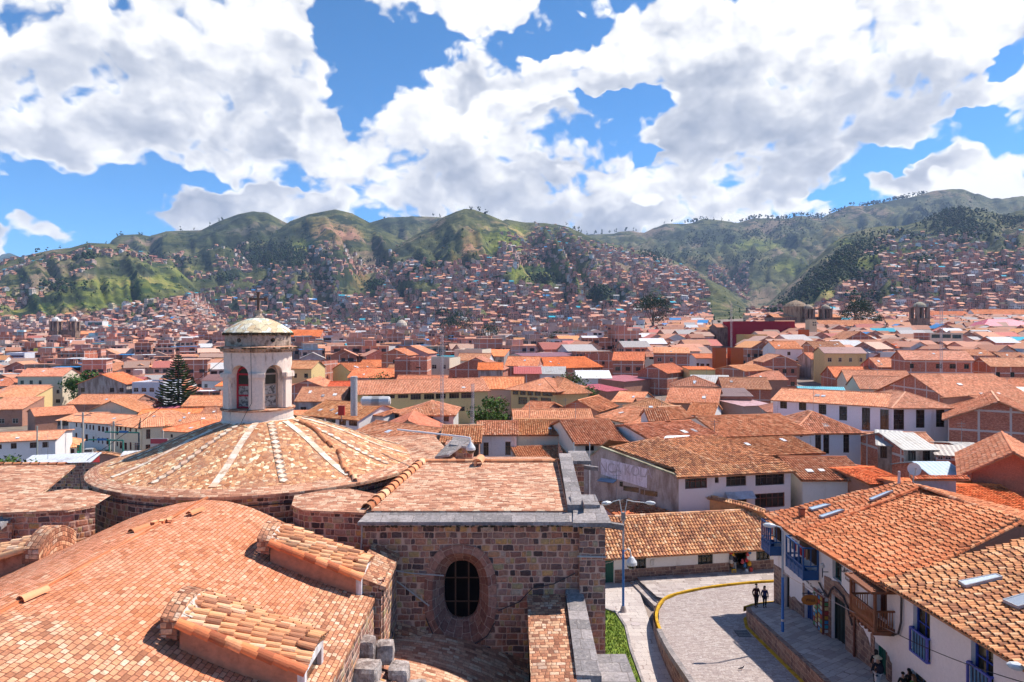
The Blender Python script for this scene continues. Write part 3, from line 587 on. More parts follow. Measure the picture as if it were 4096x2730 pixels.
# dormers on the nave
def dormer(Y, big=True):
 x0, x1 = -8.8, -5.55; z0, z1 = -7.72, -8.92; w_ = 1.75 if big else 1.6
 d = empty('dormer', (x0, Y, z0)); d.parent = CH; d.location = Vector((x0, Y, z0))-CH.location
 # sloping barrel tiles that run down towards the right
 mb = MB(); yr_ = [Y-.12, Y+w_*.3, Y+w_*.62, Y+w_+.12]; lift = [0, .20, .26, .05]
 def P(x, i): return Vector((x, yr_[i], lerp(z0, z1, (x-x0)/(x1-x0))+lift[i]))
 for i in range(3): tile_rows(mb, P(x1+.12, i), P(x1+.12, i+1), P(x0, i), P(x0, i+1), .22, .42, 1.0, .02, (1.0, .92, .85), nseg=6, thick=.025)
 # the roll of tiles along the near eave
 for j in range(8):
  xa = lerp(x0, x1+.1, (j+1)/8)+.04; xb = lerp(x0, x1+.1, j/8); za = lerp(z0, z1, (xa-x0)/(x1-x0)); zb = lerp(z0, z1, (xb-x0)/(x1-x0))
  half_tile(mb, (xa, Y-.13, za-.02), (xb, Y-.13, zb+.01), .16, .14, (0, -.5, 1), 8, (1.15, .72, .55), thick=.02)
 mb.build('dormer_roof', M['clay_tile_old'], d)
 mb = MB()
 def side(y, flip):
  q = [(x0, y, -10.2), (x1, y, -10.6), (x1, y, z1-.04), (x0, y, z0-.02)]
  mb.face(q if not flip else q[::-1], uv=[(0, 0), (4, 0), (4, 1), (0, 1)])
 for y_, fl_ in ((Y, False), (Y+w_, True)): mb = MB(); side(y_, fl_); mb.build('dormer_wall', M['stucco_red'], d)
 mb = MB()   # end frame with its window
 for y in (Y+.09, Y+w_-.09): mb.box((x1-.03, y, -9.85), (.2, .2, 1.9), (1, .95, .95))
 mb.box((x1-.03, Y+w_/2, z1-.12), (.2, w_-.38, .2)); mb.box((x1-.03, Y+w_/2, -10.2), (.2, w_-.38, .5))
 wf = mb.build('window', M['old_plaster'], d)
 mb = MB(); mb.face([(x1-.06, Y+.2, -10), (x1-.06, Y+w_-.2, -10), (x1-.06, Y+w_-.2, z1-.2), (x1-.06, Y+.2, z1-.2)]); mb.build('pane', M['glass'], wf)
 # brick arch where the dormer meets the vault
 mb = MB(); n = 9
 for k in range(n):
  t0, t1 = k/n, (k+1)/n; y0_, y1_ = lerp(Y-.18, Y+w_+.15, t0), lerp(Y-.18, Y+w_+.15, t1)
  h0 = math.sin(PI*(t0*.86+.07))*.42; h1 = math.sin(PI*(t1*.86+.07))*.42
  for q, zl in ((0, .02), ):
   a = Vector((x0-.42, y0_, z0+h0+.10)); b = Vector((x0-.42, y1_-.02, z0+h1+.10)); c = Vector((x0+.02, y1_-.02, z0+h1)); e_ = Vector((x0+.02, y0_, z0+h0))
   mb.face([a, e_, c, b], uv=[(k*.3, 0), (k*.3, .5), (k*.3+.3, .5), (k*.3+.3, 0)])
   mb.face([e_, e_-Vector((0, 0, .09)), c-Vector((0, 0, .09)), c]); mb.face([a, b, b-Vector((0, 0, .5)), a-Vector((0, 0, .5))])
   if k == 0: mb.face([a, a-Vector((0, 0, .5)), e_-Vector((0, 0, .5)), e_])
 mb.build('brick_arch', M['buttress_tile'], d)
 mb = MB()
 for k in range(n):
  t0, t1 = k/n, (k+1)/n; y0_, y1_ = lerp(Y-.1, Y+w_+.08, t0), lerp(Y-.1, Y+w_+.08, t1)
  h0 = math.sin(PI*(t0*.86+.07))*.38; h1 = math.sin(PI*(t1*.86+.07))*.38; ins = .22+.06*(k % 2)
  mb.face([(x0-.02, y0_, z0+h0), (x0+ins, y0_, z0-.06+lift[1]*.6), (x0+ins, y1_, z0-.06+lift[1]*.6), (x0-.02, y1_, z0+h1)])
 mb.build('mortar_fillet', M['lime'], d)
 return d
for Y in (18.0, 24.75): dormer(Y)
# left-hand dormers of the nave, seen from behind
for Y, in ((18.4,), (24.9,)):
 d = empty('dormer', (-17.6, Y, -8)); d.parent = CH; d.location = Vector((-17.6, Y, -8))-CH.location
 mb = MB(); x0, x1 = -17.7, -23.5; z0, z1 = -8.0, -9.7; w_ = 1.75
 for i in range(2):
  ya, yb = (Y-.1, Y+w_/2) if i == 0 else (Y+w_/2, Y+w_+.1); la, lb = (0, .25) if i == 0 else (.25, 0)
  tile_rows(mb, (x1, yb, z1+lb), (x1, ya, z1+la), (x0, yb, z0+lb), (x0, ya, z0+la), .29, .46, 1, .015, nseg=5)
 for j in range(9):
  xa = lerp(x0, x1, (j+1)/9)-.04; xb = lerp(x0, x1, j/9); half_tile(mb, (xa, Y-.13, lerp(z0, z1, (j+1)/9)-.02), (xb, Y-.13, lerp(z0, z1, j/9)+.01), .16, .14, (0, -.5, 1), 8, thick=.02)
 mb.build('dormer_roof', M['clay_tile_old'], d)
 mb = MB(); mb.face([(x1, Y, -12), (x0, Y, -11), (x0, Y, z0), (x1, Y, z1)], uv=[(0, 0), (6, 0), (6, 2), (0, 2)]); mb.face([(x0, Y+w_, -11), (x1, Y+w_, -12), (x1, Y+w_, z1), (x0, Y+w_, z0)]); mb.face([(x1, Y+w_, -12), (x1, Y, -12), (x1, Y, z1), (x1, Y+w_, z1)])
 mb.build('dormer_wall', M['stucco_red'], d)
 mb = MB(); n = 9
 for k in range(n):
  t0, t1 = k/n, (k+1)/n; y0_, y1_ = lerp(Y-.2, Y+w_+.2, t0), lerp(Y-.2, Y+w_+.2, t1); h0 = math.sin(PI*(t0*.9+.05))*.62-.05; h1 = math.sin(PI*(t1*.9+.05))*.62-.05
  a, b, c, e_ = Vector((x0+.5, y0_, z0+h0)), Vector((x0+.5, y1_, z0+h1)), Vector((x0-.1, y1_, z0+h1)), Vector((x0-.1, y0_, z0+h0))
  mb.face([a, b, c, e_], uv=[(k*.3, 0), (k*.3+.3, 0), (k*.3+.3, .6), (k*.3, .6)]); mb.face([a, a-Vector((0, 0, 1)), b-Vector((0, 0, 1)), b], uv=[(k*.3, .6), (k*.3, 1.6), (k*.3+.3, 1.6), (k*.3+.3, .6)])
  if k == 0: mb.face([e_, e_-Vector((0, 0, 1)), a-Vector((0, 0, 1)), a])
 mb.build('brick_arch', M['buttress_tile'], d)
# dome and drum
DC = (-13.75, 38.2, 0)
DP = [(8.7, -7.22), (8.3, -7.12), (7.5, -6.93), (6.5, -6.62), (5.5, -6.22), (4.4, -5.75), (3.2, -5.32), (2.2, -5.02), (1.5, -4.9)]
def dz_(r): return float(np.interp(r, [a for a, b in DP][::-1], [b for a, b in DP][::-1]))
mb = MB(); mb.lathe(DC, [(8.1, dz_(8.1)), (7.9, dz_(7.9)), (7.4, dz_(7.4)), (6.9, dz_(6.9)), (6.4, dz_(6.4)), (5.9, dz_(5.9)), (5.4, dz_(5.4)), (4.8, dz_(4.8)), (4.2, dz_(4.2)), (3.6, dz_(3.6)), (3, dz_(3)), (2.4, dz_(2.4)), (1.6, dz_(1.6))], 96)
dome = part(mb, 'dome_roof', M['dome_tile'], smooth=True)
# uv of the dome in metres of plan, so that the paving is even
uvl = dome.data.uv_layers[0].data
for p in dome.data.polygons:
 for li in p.loop_indices:
  vco = dome.data.vertices[dome.data.loops[li].vertex_index].co; uvl[li].uv = (vco.x+CH.location.x, vco.y+CH.location.y)
mb = MB(); mb.lathe(DC, [(8.48, -7.42), (8.72, -7.40), (8.72, -7.26), (8.5, -7.17), (8.08, dz_(8.08)+.012)], 96); part(mb, 'dome_edge', M['roof_brick'])
mb = MB(); mb.lathe(DC, [(8.46, -24), (8.46, -7.4)], 96, uvs=1.0); part(mb, 'dome_drum', M['church_stone'])
for k in range(16):   # tiled ribs, plain and chequered in turn
 th = -PI/2+(k+.12)*2*PI/16; mb = MB(); plain_ = k % 2 == 0
 rr = np.arange(1.9, 7.95, .40 if plain_ else .42); wd = .17
 def rp(r, o, lift=.03):
  t = th; return (DC[0]+r*math.cos(t)-o*math.sin(t), DC[1]+r*math.sin(t)+o*math.cos(t), dz_(math.hypot(r, o))+lift)
 for i, r in enumerate(rr[:-1]):
  r1 = rr[i+1]-.012
  cA = random.choice([(.80, .60, .45), (.82, .68, .54), (.76, .50, .35), (.82, .70, .58)]); cB = random.choice([(.20, .13, .11), (.30, .17, .12), (.26, .2, .18)]); cC = (.56, .29, .17)
  if plain_:
   mb.face([rp(r, -wd), rp(r1, -wd), rp(r1, wd), rp(r, wd)], cA)
  else:
   rm = (r+r1)/2; w2 = wd*1.15
   mb.face([rp(r, 0, .034), rp(rm, -w2, .034), rp(r1, 0, .034), rp(rm, w2, .034)], cA if i % 2 else (.80, .64, .48))
   for sgn in (-1, 1):
    mb.face([rp(r, sgn*.01), rp(r, sgn*w2), rp(rm, sgn*w2)], cB if sgn > 0 else cC); mb.face([rp(r1, sgn*.01), rp(rm, sgn*w2), rp(r1, sgn*w2)], cC if sgn > 0 else cB)
  for sgn in (-1, 1): mb.face([rp(r, sgn*wd), rp(r1, sgn*wd), rp(r1, sgn*wd, -.02), rp(r, sgn*wd, -.02)], (.4, .25, .18))
 part(mb, 'dome_rib', M['paint_rib'] if 'paint_rib' in M else plain_mat('paint_rib', None, .9, .25, 3, (.55, .42, .34), 2.5, .5, .65))
mb = MB()   # line of ridge tiles down the right side of the dome and lip by the transept
th = math.radians(-24)
for j in range(15):
 r0, r1 = 2.3+j*.42, 2.3+(j+1)*.42
 if j == 7: continue
 t0 = th+.02*math.sin(j); half_tile(mb, (DC[0]+r1*math.cos(t0-.025*j), DC[1]+r1*math.sin(t0-.025*j), dz_(r1)+.02), (DC[0]+r0*math.cos(t0-.025*(j-1)), DC[1]+r0*math.sin(t0-.025*(j-1)), dz_(r0)+.06), .15, .12, (0, 0, 1), 6)
part(mb, 'ridge_tiles', M['clay_tile'])
# lantern
LC = (-14.25, 38.2); zs = -2.35; R0 = 1.80
LT = empty('lantern', (LC[0], LC[1], -5)); LT.parent = CH; LT.location = Vector((LC[0], LC[1], -5))-CH.location
C3 = (LC[0], LC[1], 0)
mb = MB(); mb.lathe(C3, [(2.02, -5.35), (1.96, -5.0), (1.88, -4.9), (1.88, -4.42)], 40); mb.build('lantern_base', M['lantern_plaster'], LT)
mb = MB(); mb.lathe(C3, [(1.88, -4.42), (1.98, -4.40), (1.99, -4.32), (1.2, -4.26), (.2, -4.25)], 40); mb.build('lantern_floor', M['roof_brick'], LT)
mb = MB(); zb, zt, zsp, rad = -4.27, -1.2, -2.42, .52; Ri = R0-.62; n_op = 6; off0 = math.radians(-90-12)
def P3(th, r, z): return (LC[0]+r*math.cos(th), LC[1]+r*math.sin(th), z)
for k in range(n_op):
 tc_ = off0+k*PI/3; ha = rad/R0; hs = PI/6
 T = [tc_-hs, tc_-hs*.75]+[tc_-ha+2*ha*j/12 for j in range(13)]+[tc_+hs*.75, tc_+hs]
 def zlow(t):
  o = abs(t-tc_)*R0
  if o > rad+1e-6: return zb
  return zsp+math.sqrt(max(0, rad*rad-o*o))
 for i in range(len(T)-1):
  a, b = T[i], T[i+1]; inside = abs((a+b)/2-tc_) < ha
  if not inside:
   mb.face([P3(a, R0, zb), P3(b, R0, zb), P3(b, R0, zt), P3(a, R0, zt)]); mb.face([P3(b, Ri, zb), P3(a, Ri, zb), P3(a, Ri, zt), P3(b, Ri, zt)])
  else:
   za, zb_ = zlow(a), zlow(b)
   mb.face([P3(a, R0, za), P3(b, R0, zb_), P3(b, R0, zt), P3(a, R0, zt)]); mb.face([P3(b, Ri, zb_), P3(a, Ri, za), P3(a, Ri, zt), P3(b, Ri, zt)])
   mb.face([P3(a, R0, za), P3(a, Ri, za), P3(b, Ri, zb_), P3(b, R0, zb_)])
 for sg in (-1, 1):
  t = tc_+sg*ha; q = [P3(t, R0, zb), P3(t, Ri, zb), P3(t, Ri, zsp), P3(t, R0, zsp)]; mb.face(q if sg < 0 else q[::-1])
mb.build('arcade_wall', M['lantern_plaster'], LT)
for k in range(n_op):
 tm = off0+PI/6+k*PI/3; mb = MB(); hw = .36   # pilaster with its impost
 c_ = P3(tm, R0-.02, 0); mb.box((c_[0], c_[1], (zb+zsp)/2-.05), (.20, hw*1.75, zsp-zb-.1), rz=tm); mb.build('pilaster', M['lantern_plaster'], LT)
 mb = MB(); mb.box((c_[0], c_[1], zsp-.05), (.42, hw*2.35, .2), rz=tm); mb.box((c_[0], c_[1], zsp+.07), (.36, hw*2.2, .05), rz=tm); mb.build('impost', M['lantern_plaster'], LT)
for k in range(n_op):
 tw = off0+k*PI/3; wd = .42; ex = Vector((-math.sin(tw), math.cos(tw), 0)); rr0 = Ri+.16; red = k in (0, 3, 4, 5)
 def W(o, z, d=0): return (LC[0]+(rr0+d)*math.cos(tw)+ex.x*o, LC[1]+(rr0+d)*math.sin(tw)+ex.y*o, z)
 wn = MB(); col = (.42, .015, .03) if k % 2 == 0 else (.35, .25, .2)
 for sg in (-1, 1): wn.obox(W(sg*(wd-.04), zb+.02), W(sg*(wd-.04), zsp), .10, .12, col)
 for z in (zb+.08, zb+.72, zb+1.28, zsp+.02): wn.obox(W(-wd, z), W(wd, z), .10, .09, col)
 A_ = [W(-(wd-.04)*math.cos(PI*j/10), zsp+(wd-.04)*math.sin(PI*j/10)) for j in range(11)]
 for j in range(10): wn.obox(A_[j], A_[j+1], .10, .10, col)
 wf = wn.build('window', M['paint'], LT)
 g_ = MB()
 for (za, zc_, cl, mi) in ((zb+.1, zb+.68, (.75, .72, .68), 1), (zb+.76, zb+1.24, (.75, .72, .68), 1), (zb+1.32, zsp-.02, (1.6, 1.5, 1.4), 0)):
  g_.face([W(-wd+.06, za, .01), W(wd-.06, za, .01), W(wd-.06, zc_, .01), W(-wd+.06, zc_, .01)], cl, mi)
 g_.face([W(-wd+.06, zsp+.05, .01), W(wd-.06, zsp+.05, .01), W(wd*.6, zsp+.3, .01), W(0, zsp+.38, .01), W(-wd*.6, zsp+.3, .01)], (1, 1, 1), 0)
 g_.build('pane', [M['glass'], M['peeling'] if 'peeling' in M else plain_mat('peeling', (.55, .53, .52), .8, .3, 3, (.12, .11, .11), 5.5, .47, .56)], wf)
mb = MB(); mb.lathe(C3, [(R0-.0, zt-.02), (1.86, zt), (1.9, zt+.07), (2.0, zt+.10), (2.02, zt+.16), (2.1, zt+.18), (2.1, zt+.27)], 48)
for k in range(60): t = 2*PI*k/60; mb.box(P3(t, 1.92, zt+.06), (.12, .1, .08), rz=t)
mb.build('cornice', M['lantern_stone'], LT)
mb = MB(); mb.lathe(C3, [(2.1, zt+.27), (1.7, zt+.33)], 48); mb.build('cornice_tiles', M['roof_brick'], LT)
# attic ring with round openings
mb = MB(); zr0, zr1 = zt+.30, zt+1.0; R1 = 1.74
for k in range(6):
 tc_ = math.radians(-90-14)+k*PI/3; n = 6; hw = .16
 mb.lathe(C3, [(R1, zr0), (R1, zr1)], 8, a0=tc_+hw/R1, a1=tc_+PI/3-hw/R1)
 zc_ = (zr0+zr1)/2; N = 16
 def ring(j, rad_): a = 2*PI*j/N; return P3(tc_+rad_*math.cos(a)/R1, R1, zc_+rad_*math.sin(a))
 def sq(j):
  a = 2*PI*j/N; cx_, sy_ = math.cos(a), math.sin(a); s_ = min(hw/max(abs(cx_), 1e-6), (zr1-zr0)/2/max(abs(sy_), 1e-6))
  return P3(tc_+s_*cx_/R1, R1, zc_+s_*sy_)
 for j in range(N):
  mb.face([ring(j, .13), sq(j), sq(j+1), ring(j+1, .13)])
  a, b = ring(j, .13), ring(j+1, .13)
  def inn(p): return (lerp(LC[0], p[0], .8), lerp(LC[1], p[1], .8), p[2])
  mb.face([a, b, inn(b), inn(a)])
mb.build('attic_ring', M['lantern_stone'], LT)
mb = MB(); mb.lathe(C3, [(1.25, zr0), (1.25, zr1)], 24); mb.build('attic_shade_core', M['dark'], LT)  # black drum stands in for the shade behind the round openings
mb = MB(); zc0 = zr1; prof = [(1.70, zc0-.02), (1.84, zc0), (1.86, zc0+.07)]; mb.lathe(C3, prof, 40)
for k in range(90):
 t = random.random()*2*PI; mb.box(P3(t, 1.8, zc0-.03), (.1+.1*random.random(), .12, .05+.08*random.random()), rz=t+random.random())
for k in range(60):
 t = random.random()*2*PI; mb.box(P3(t, 2.08, zt+.22), (.1, .1+.12*random.random(), .08), rz=t+random.random())
mb.build('moss_rim', M['moss'], LT)
mb = MB(); cp = [(1.86, zc0+.07)]+[(1.86*math.cos(a)**.9, zc0+.08+.86*math.sin(a)) for a in [math.radians(x) for x in (8, 18, 30, 42, 54, 66, 78)]]+[(.0, zc0+.95)]
cp = [(1.88, zc0+.06), (1.80, zc0+.14), (1.55, zc0+.34), (1.22, zc0+.55), (.85, zc0+.73), (.5, zc0+.85), (0, zc0+.9)]
mb.lathe(C3, cp, 16); mb.build('cap_roof', M['cap_tile'], LT)
mb = MB(); zq = zc0+.80; mb.lathe(C3, [(.36, zq), (.34, zq+.12), (.26, zq+.16), (.2, zq+.3), (.22, zq+.42), (.25, zq+.44), (.24, zq+.5), (0, zq+.5)], 8); mb.build('finial', M['lantern_stone'], LT)
mb = MB(); zq += .48
mb.box((LC[0], LC[1], zq+.5), (.12, .12, 1.0), (.16, .1, .08)); mb.box((LC[0]-.235, LC[1], zq+.66), (.35, .11, .11), (.16, .1, .08)); mb.box((LC[0]+.235, LC[1], zq+.66), (.35, .11, .11), (.16, .1, .08))
for p in ((0, 1.02), (-.42, .66), (.42, .66)): mb.box((LC[0]+p[0], LC[1], zq+p[1]), (.16 if p[0] else .2, .15, .2 if p[0] else .08), (.16, .1, .08))
mb.build('cross', M['cloth'], LT)
# transept: front wall with the oval window
mb = MB(); TX0, TX1, TD, TZ = -6.15, 2.75, 28.0, -7.86
ox, oz = px(752, 28)+0, 0
ocx = px(Z2(752, 0)[0], TD); ocz = pz(Z2(0, 1085)[1], TD); oa, ob = 1.50, 2.10
def oval(t, a, b, p=2.5):
 c, s_ = math.cos(t), math.sin(t); return (a*math.copysign(abs(c)**(2/p), c), b*math.copysign(abs(s_)**(2/p), s_))
N = 64; zbw = -24
rx0, rx1, rz0, rz1 = ocx-1.9, ocx+1.9, ocz-2.5, ocz+2.5
def q(x0, x1, z0, z1): mb.face([(x0, TD, z0), (x1, TD, z0), (x1, TD, z1), (x0, TD, z1)], uv=[(x0, z0), (x1, z0), (x1, z1), (x0, z1)])
q(TX0, rx0, zbw, TZ); q(rx1, TX1, zbw, TZ); q(rx0, rx1, zbw, rz0); q(rx0, rx1, rz1, TZ)
AN = sorted([2*PI*j/N for j in range(N)]+[math.atan2(2.5*sy, 1.9*sx) % (2*PI) for sx in (-1, 1) for sy in (-1, 1)])
for t0, t1 in zip(AN, AN[1:]+[AN[0]+2*PI]):
 def sqp(t):
  c, s_ = math.cos(t), math.sin(t); k = min(1.9/max(abs(c), 1e-6), 2.5/max(abs(s_), 1e-6)); return (ocx+k*c, ocz+k*s_)
 o0, o1 = oval(t0, oa, ob), oval(t1, oa, ob); s0, s1 = sqp(t0), sqp(t1)
 P = [(ocx+o0[0], ocz+o0[1]), s0, s1, (ocx+o1[0], ocz+o1[1])]
 mb.face([(p[0], TD, p[1]) for p in P], uv=P)
part(mb, 'transept_wall', S)
OW = empty('oval_window', (ocx, TD, ocz)); OW.parent = CH; OW.location = Vector((ocx, TD, ocz))-CH.location
mb = MB(); rings = [(1.50, 2.10, 0.0), (1.50, 2.10, -.05), (1.16, 1.76, -.045), (1.13, 1.73, .02), (.76, 1.24, .72), (.74, 1.22, .95)]; per = 0
vs = [0, .05, .42, .5, 1.2, 1.4]
for j in range(N):
 t0, t1 = 2*PI*j/N, 2*PI*(j+1)/N; a, b = oval(t0, 1.3, 1.9), oval(t1, 1.3, 1.9); dl = math.hypot(a[0]-b[0], a[1]-b[1])
 for i in range(len(rings)-1):
  (a0, b0, d0_), (a1, b1, d1_) = rings[i], rings[i+1]
  p = [oval(t0, a0, b0), oval(t1, a0, b0), oval(t1, a1, b1), oval(t0, a1, b1)]; dd = [d0_, d0_, d1_, d1_]
  mb.face([(ocx+p[k][0], TD+dd[k], ocz+p[k][1]-(dd[k]*.06 if dd[k] > 0 else 0)) for k in range(4)][::-1], uv=[(vs[i], per), (vs[i], per+dl), (vs[i+1], per+dl), (vs[i+1], per)][::-1])
 per += dl
mb.build('stone_surround', M['voussoir'], OW)
mb = MB(); zc_ = ocz-.04;
mb.face([(ocx+oval(2*PI*j/40, .75, 1.23)[0], TD+.93, zc_+oval(2*PI*j/40, .75, 1.23)[1]) for j in range(40)], (.25, .25, .3)); mb.build('pane', M['dark'], OW)
mb = MB(); D_ = TD+.90
for x in (-.28, .28): mb.obox((ocx+x, D_, zc_-1.18), (ocx+x, D_, zc_+1.18), .06, .05, (.10, .045, .03))
for z in (-.55, .45): mb.obox((ocx-.74, D_, zc_+z), (ocx+.74, D_, zc_+z), .05, .04, (.10, .045, .03))
mb.build('glazing_bars', M['paint'], OW)
def slab(mb, P, h, m=0, uv=None):
 """a slab with top corners P and thickness h"""
 P = [Vector(p) for p in P]; mb.face(P, uv=uv, m=m); n = len(P)
 for i in range(n):
  a, b = P[i], P[(i+1) % n]; mb.face([a-Vector((0, 0, h)), b-Vector((0, 0, h)), b, a], m=m)
 mb.face([p-Vector((0, 0, h)) for p in P][::-1], m=m)
mb = MB(); slab(mb, [(TX0-.12, 27.62, -7.80), (2.62, 27.62, -7.80), (2.62, 28.5, -7.62), (TX0+.1, 28.5, -7.62)], .14); part(mb, 'cornice', M['grey_slab'])
mb = MB()
for k in range(90):
 x = random.uniform(TX0, 4.2); mb.box((x, 27.62 if x < 2.6 else 27.42, -7.95-random.random()*.05), (.05+.1*random.random(), .04, .02+.05*random.random()))
part(mb, 'cornice_moss', M['moss'])
def quad_roof(name, P, mat, uvs=None, thick=.1):
 mb = MB(); P = [Vector(p) for p in P]; e = (P[1]-P[0]).normalized(); n = e.cross(P[3]-P[0]).normalized(); s_ = n.cross(e)
 # fine sheet with slight sag so that it does not look ruled
 nu_, nv_ = 14, 10
 def at(i, j):
  a = P[0].lerp(P[1], i/nu_); b = P[3].lerp(P[2], i/nu_); p = a.lerp(b, j/nv_); return p+n*(.03*math.sin(i*1.3+j*.7)*(0 < i < nu_)*(0 < j < nv_))
 for i in range(nu_):
  for j in range(nv_):
   q_ = [at(i, j), at(i+1, j), at(i+1, j+1), at(i, j+1)]; mb.face(q_, uv=[((p-P[0]).dot(e), (p-P[0]).dot(s_)) for p in q_])
 for a, b in ((0, 1), (1, 2), (2, 3), (3, 0)): mb.face([P[a]-n*thick, P[b]-n*thick, P[b], P[a]])
 return part(mb, name, mat)
quad_roof('transept_roof', [(-6.1, 28.45, -7.56), (2.3, 28.45, -7.56), (2.45, 35, -6.78), (-4.6, 35, -6.78)], M['roof_brick'])
quad_roof('transept_roof_back', [(2.45, 44, -8.2), (-4.6, 44, -8.2), (-4.6, 35, -6.78), (2.45, 35, -6.78)], M['roof_brick'])
mb = MB()
for j in range(16):   # ridge row and hip row of half-round tiles
 x0, x1 = -4.6+j*.44, -4.6+(j+1)*.44; half_tile(mb, (x0, 35, -6.78), (x1+.03, 35, -6.76), .15, .12, (0, 0, 1), 6)
part(mb, 'ridge_tiles', M['clay_tile'])
mb = MB()
for j in range(13):
 a = Vector((-6.1, 28.5, -7.5)).lerp(Vector((-4.6, 35, -6.75)), j/13); b = Vector((-6.1, 28.5, -7.5)).lerp(Vector((-4.6, 35, -6.75)), (j+1)/13); half_tile(mb, a, b+Vector((0, 0, -.03)), .24, .19, (0, 0, 1), 8, thick=.03)
part(mb, 'hip_tiles', M['clay_tile'])
mb = MB(); half_tile(mb, (-1.75, 34.2, -6.72), (-1.6, 34.9, -6.6), .26, .24, (0, 0, 1), 8, thick=.03); mb.box((-1.85, 34.4, -6.7), (.12, .5, .4)); part(mb, 'vent_tile', M['clay_tile'])
mb = MB(); slab(mb, [(2.32, 28.5, -7.32), (3.02, 28.5, -7.32), (3.05, 35.4, -6.42), (2.45, 35.4, -6.42)], .3); part(mb, 'gable_coping', M['grey_slab'])
mb = MB(); wallq(mb, (2.98, 28.2, 0), (2.98, 44, 0), -24, -7.2); wallq(mb, (2.3, 28.4, 0), (2.3, 35, 0), -8, (-7.35, -6.5)); part(mb, 'gable_wall', S)
mb = MB(); mb.box((3.27, 28.5, -15.95), (1.05, 1.7, 16.1)); part(mb, 'corner_pilaster', S)
mb = MB(); slab(mb, [(2.45, 27.42, -7.78), (4.02, 27.42, -7.78), (3.86, 28.9, -7.42), (2.62, 28.9, -7.42)], .17); slab(mb, [(2.5, 28.6, -7.30), (3.7, 28.6, -7.36), (3.6, 29.35, -7.1), (2.5, 29.35, -7.1)], .2)
part(mb, 'pilaster_slab', M['grey_slab'])
mb = MB(); mb.obox((3.7, 28.1, -8.0), (4.6, 28.0, -8.12), .24, .22, (.5, .45, .45)); part(mb, 'water_spout', M['grey_slab'])
mb = MB(); mb.box((3.35, 35.6, -15.9), (.7, 1.2, 18.2)); part(mb, 'corner_pilaster', S)
mb = MB(); slab(mb, [(2.95, 34.9, -6.72), (4.05, 34.9, -6.72), (3.95, 36.3, -6.45), (3.0, 36.3, -6.45)], .16); part(mb, 'pilaster_slab', M['grey_slab'])
mb = MB(); mb.obox((3.6, 35.6, -7.15), (4.5, 35.5, -7.25), .2, .2, (.3, .3, .3)); part(mb, 'water_spout', M['grey_slab'])
mb = MB(); slab(mb, [(-4.1, 33.9+2.2, -6.72), (-3.35, 36.1, -6.6), (-2.4, 37.9, -6.1), (-3.4, 37.9, -6.15)], .12); slab(mb, [(-3.4, 37.2, -6.25), (-2.35, 37.2, -6.4), (-2.3, 38.4, -6.05), (-3.3, 38.4, -5.95)], .12); part(mb, 'corner_slab', M['grey_slab'])
mb = MB(); mb.box((-2.95, 38.2, -7.6), (1.5, 1.6, 2.6)); part(mb, 'corner_pier', S)
# back side of the crossing roof beyond the dome
quad_roof('crossing_roof', [(-6.2, 36.6, -7.3), (-3.0, 36.4, -6.9), (-5.0, 43, -6.6), (-9, 43.5, -6.9)], M['roof_brick'])
# canted piers between the nave, the drum and the transepts
for sgn, cxx in ((1, 0), (-1, -27.3)):
 mb = MB(); f = (lambda x: x) if sgn > 0 else (lambda x: cxx-x)
 pts = [(-9.4, 29.2), (-8.7, 28.55), (-6.15, 28.25)]; order = pts if sgn > 0 else [(f(x), y) for x, y in pts][::-1]
 for a, b in zip(order[:-1], order[1:]): wallq(mb, (a[0], a[1], 0), (b[0], b[1], 0), -24, -7.52, u0=a[0])
 part(mb, 'canted_pier', S)
 mb = MB(); n = 6
 top = [Vector((f(x), y, z)) for x, y, z in ((-9.45, 29.15, -7.50), (-8.75, 28.42, -7.52), (-7.4, 28.25, -7.54), (-6.12, 28.12, -7.55))]; bk = [Vector((f(x), y, z)) for x, y, z in ((-9.6, 30.0, -7.30), (-8.4, 30.4, -7.16), (-7.3, 30.6, -7.14), (-5.9, 30.2, -7.3))]
 for i in range(3):
  qd = [top[i], top[i+1], bk[i+1], bk[i]] if sgn > 0 else [top[i+1], top[i], bk[i], bk[i+1]]
  mb.face(qd); mb.face([top[i]-Vector((0, 0, .1)), top[i+1]-Vector((0, 0, .1)), top[i+1], top[i]] if sgn > 0 else [top[i+1]-Vector((0, 0, .1)), top[i]-Vector((0, 0, .1)), top[i], top[i+1]])
 part(mb, 'pier_roof', M['roof_brick'])
# left transept arm
mb = MB(); mb.face([(-34, TD, -24), (-20.6, TD, -24), (-20.6, TD, -7.95), (-34, TD, -7.95)], uv=[(-34, -24), (-20.6, -24), (-20.6, -7.95), (-34, -7.95)]); part(mb, 'transept_wall', S)
mb = MB(); slab(mb, [(-34, 27.62, -7.98), (-20.75, 27.62, -7.98), (-20.85, 28.5, -7.8), (-34, 28.5, -7.8)], .14); part(mb, 'cornice', M['grey_slab'])
quad_roof('transept_roof', [(-34, 28.45, -7.75), (-20.8, 28.45, -7.75), (-22.6, 35.2, -6.98), (-34, 35.2, -6.98)], M['roof_brick'])
mb = MB()
for j in range(22): half_tile(mb, (-23.5-j*.46, 35.25, -7.0), (-23.1-j*.46, 35.25, -6.96), .14, .12, (0, 0, 1), 6)
part(mb, 'ridge_tiles', M['clay_tile'])
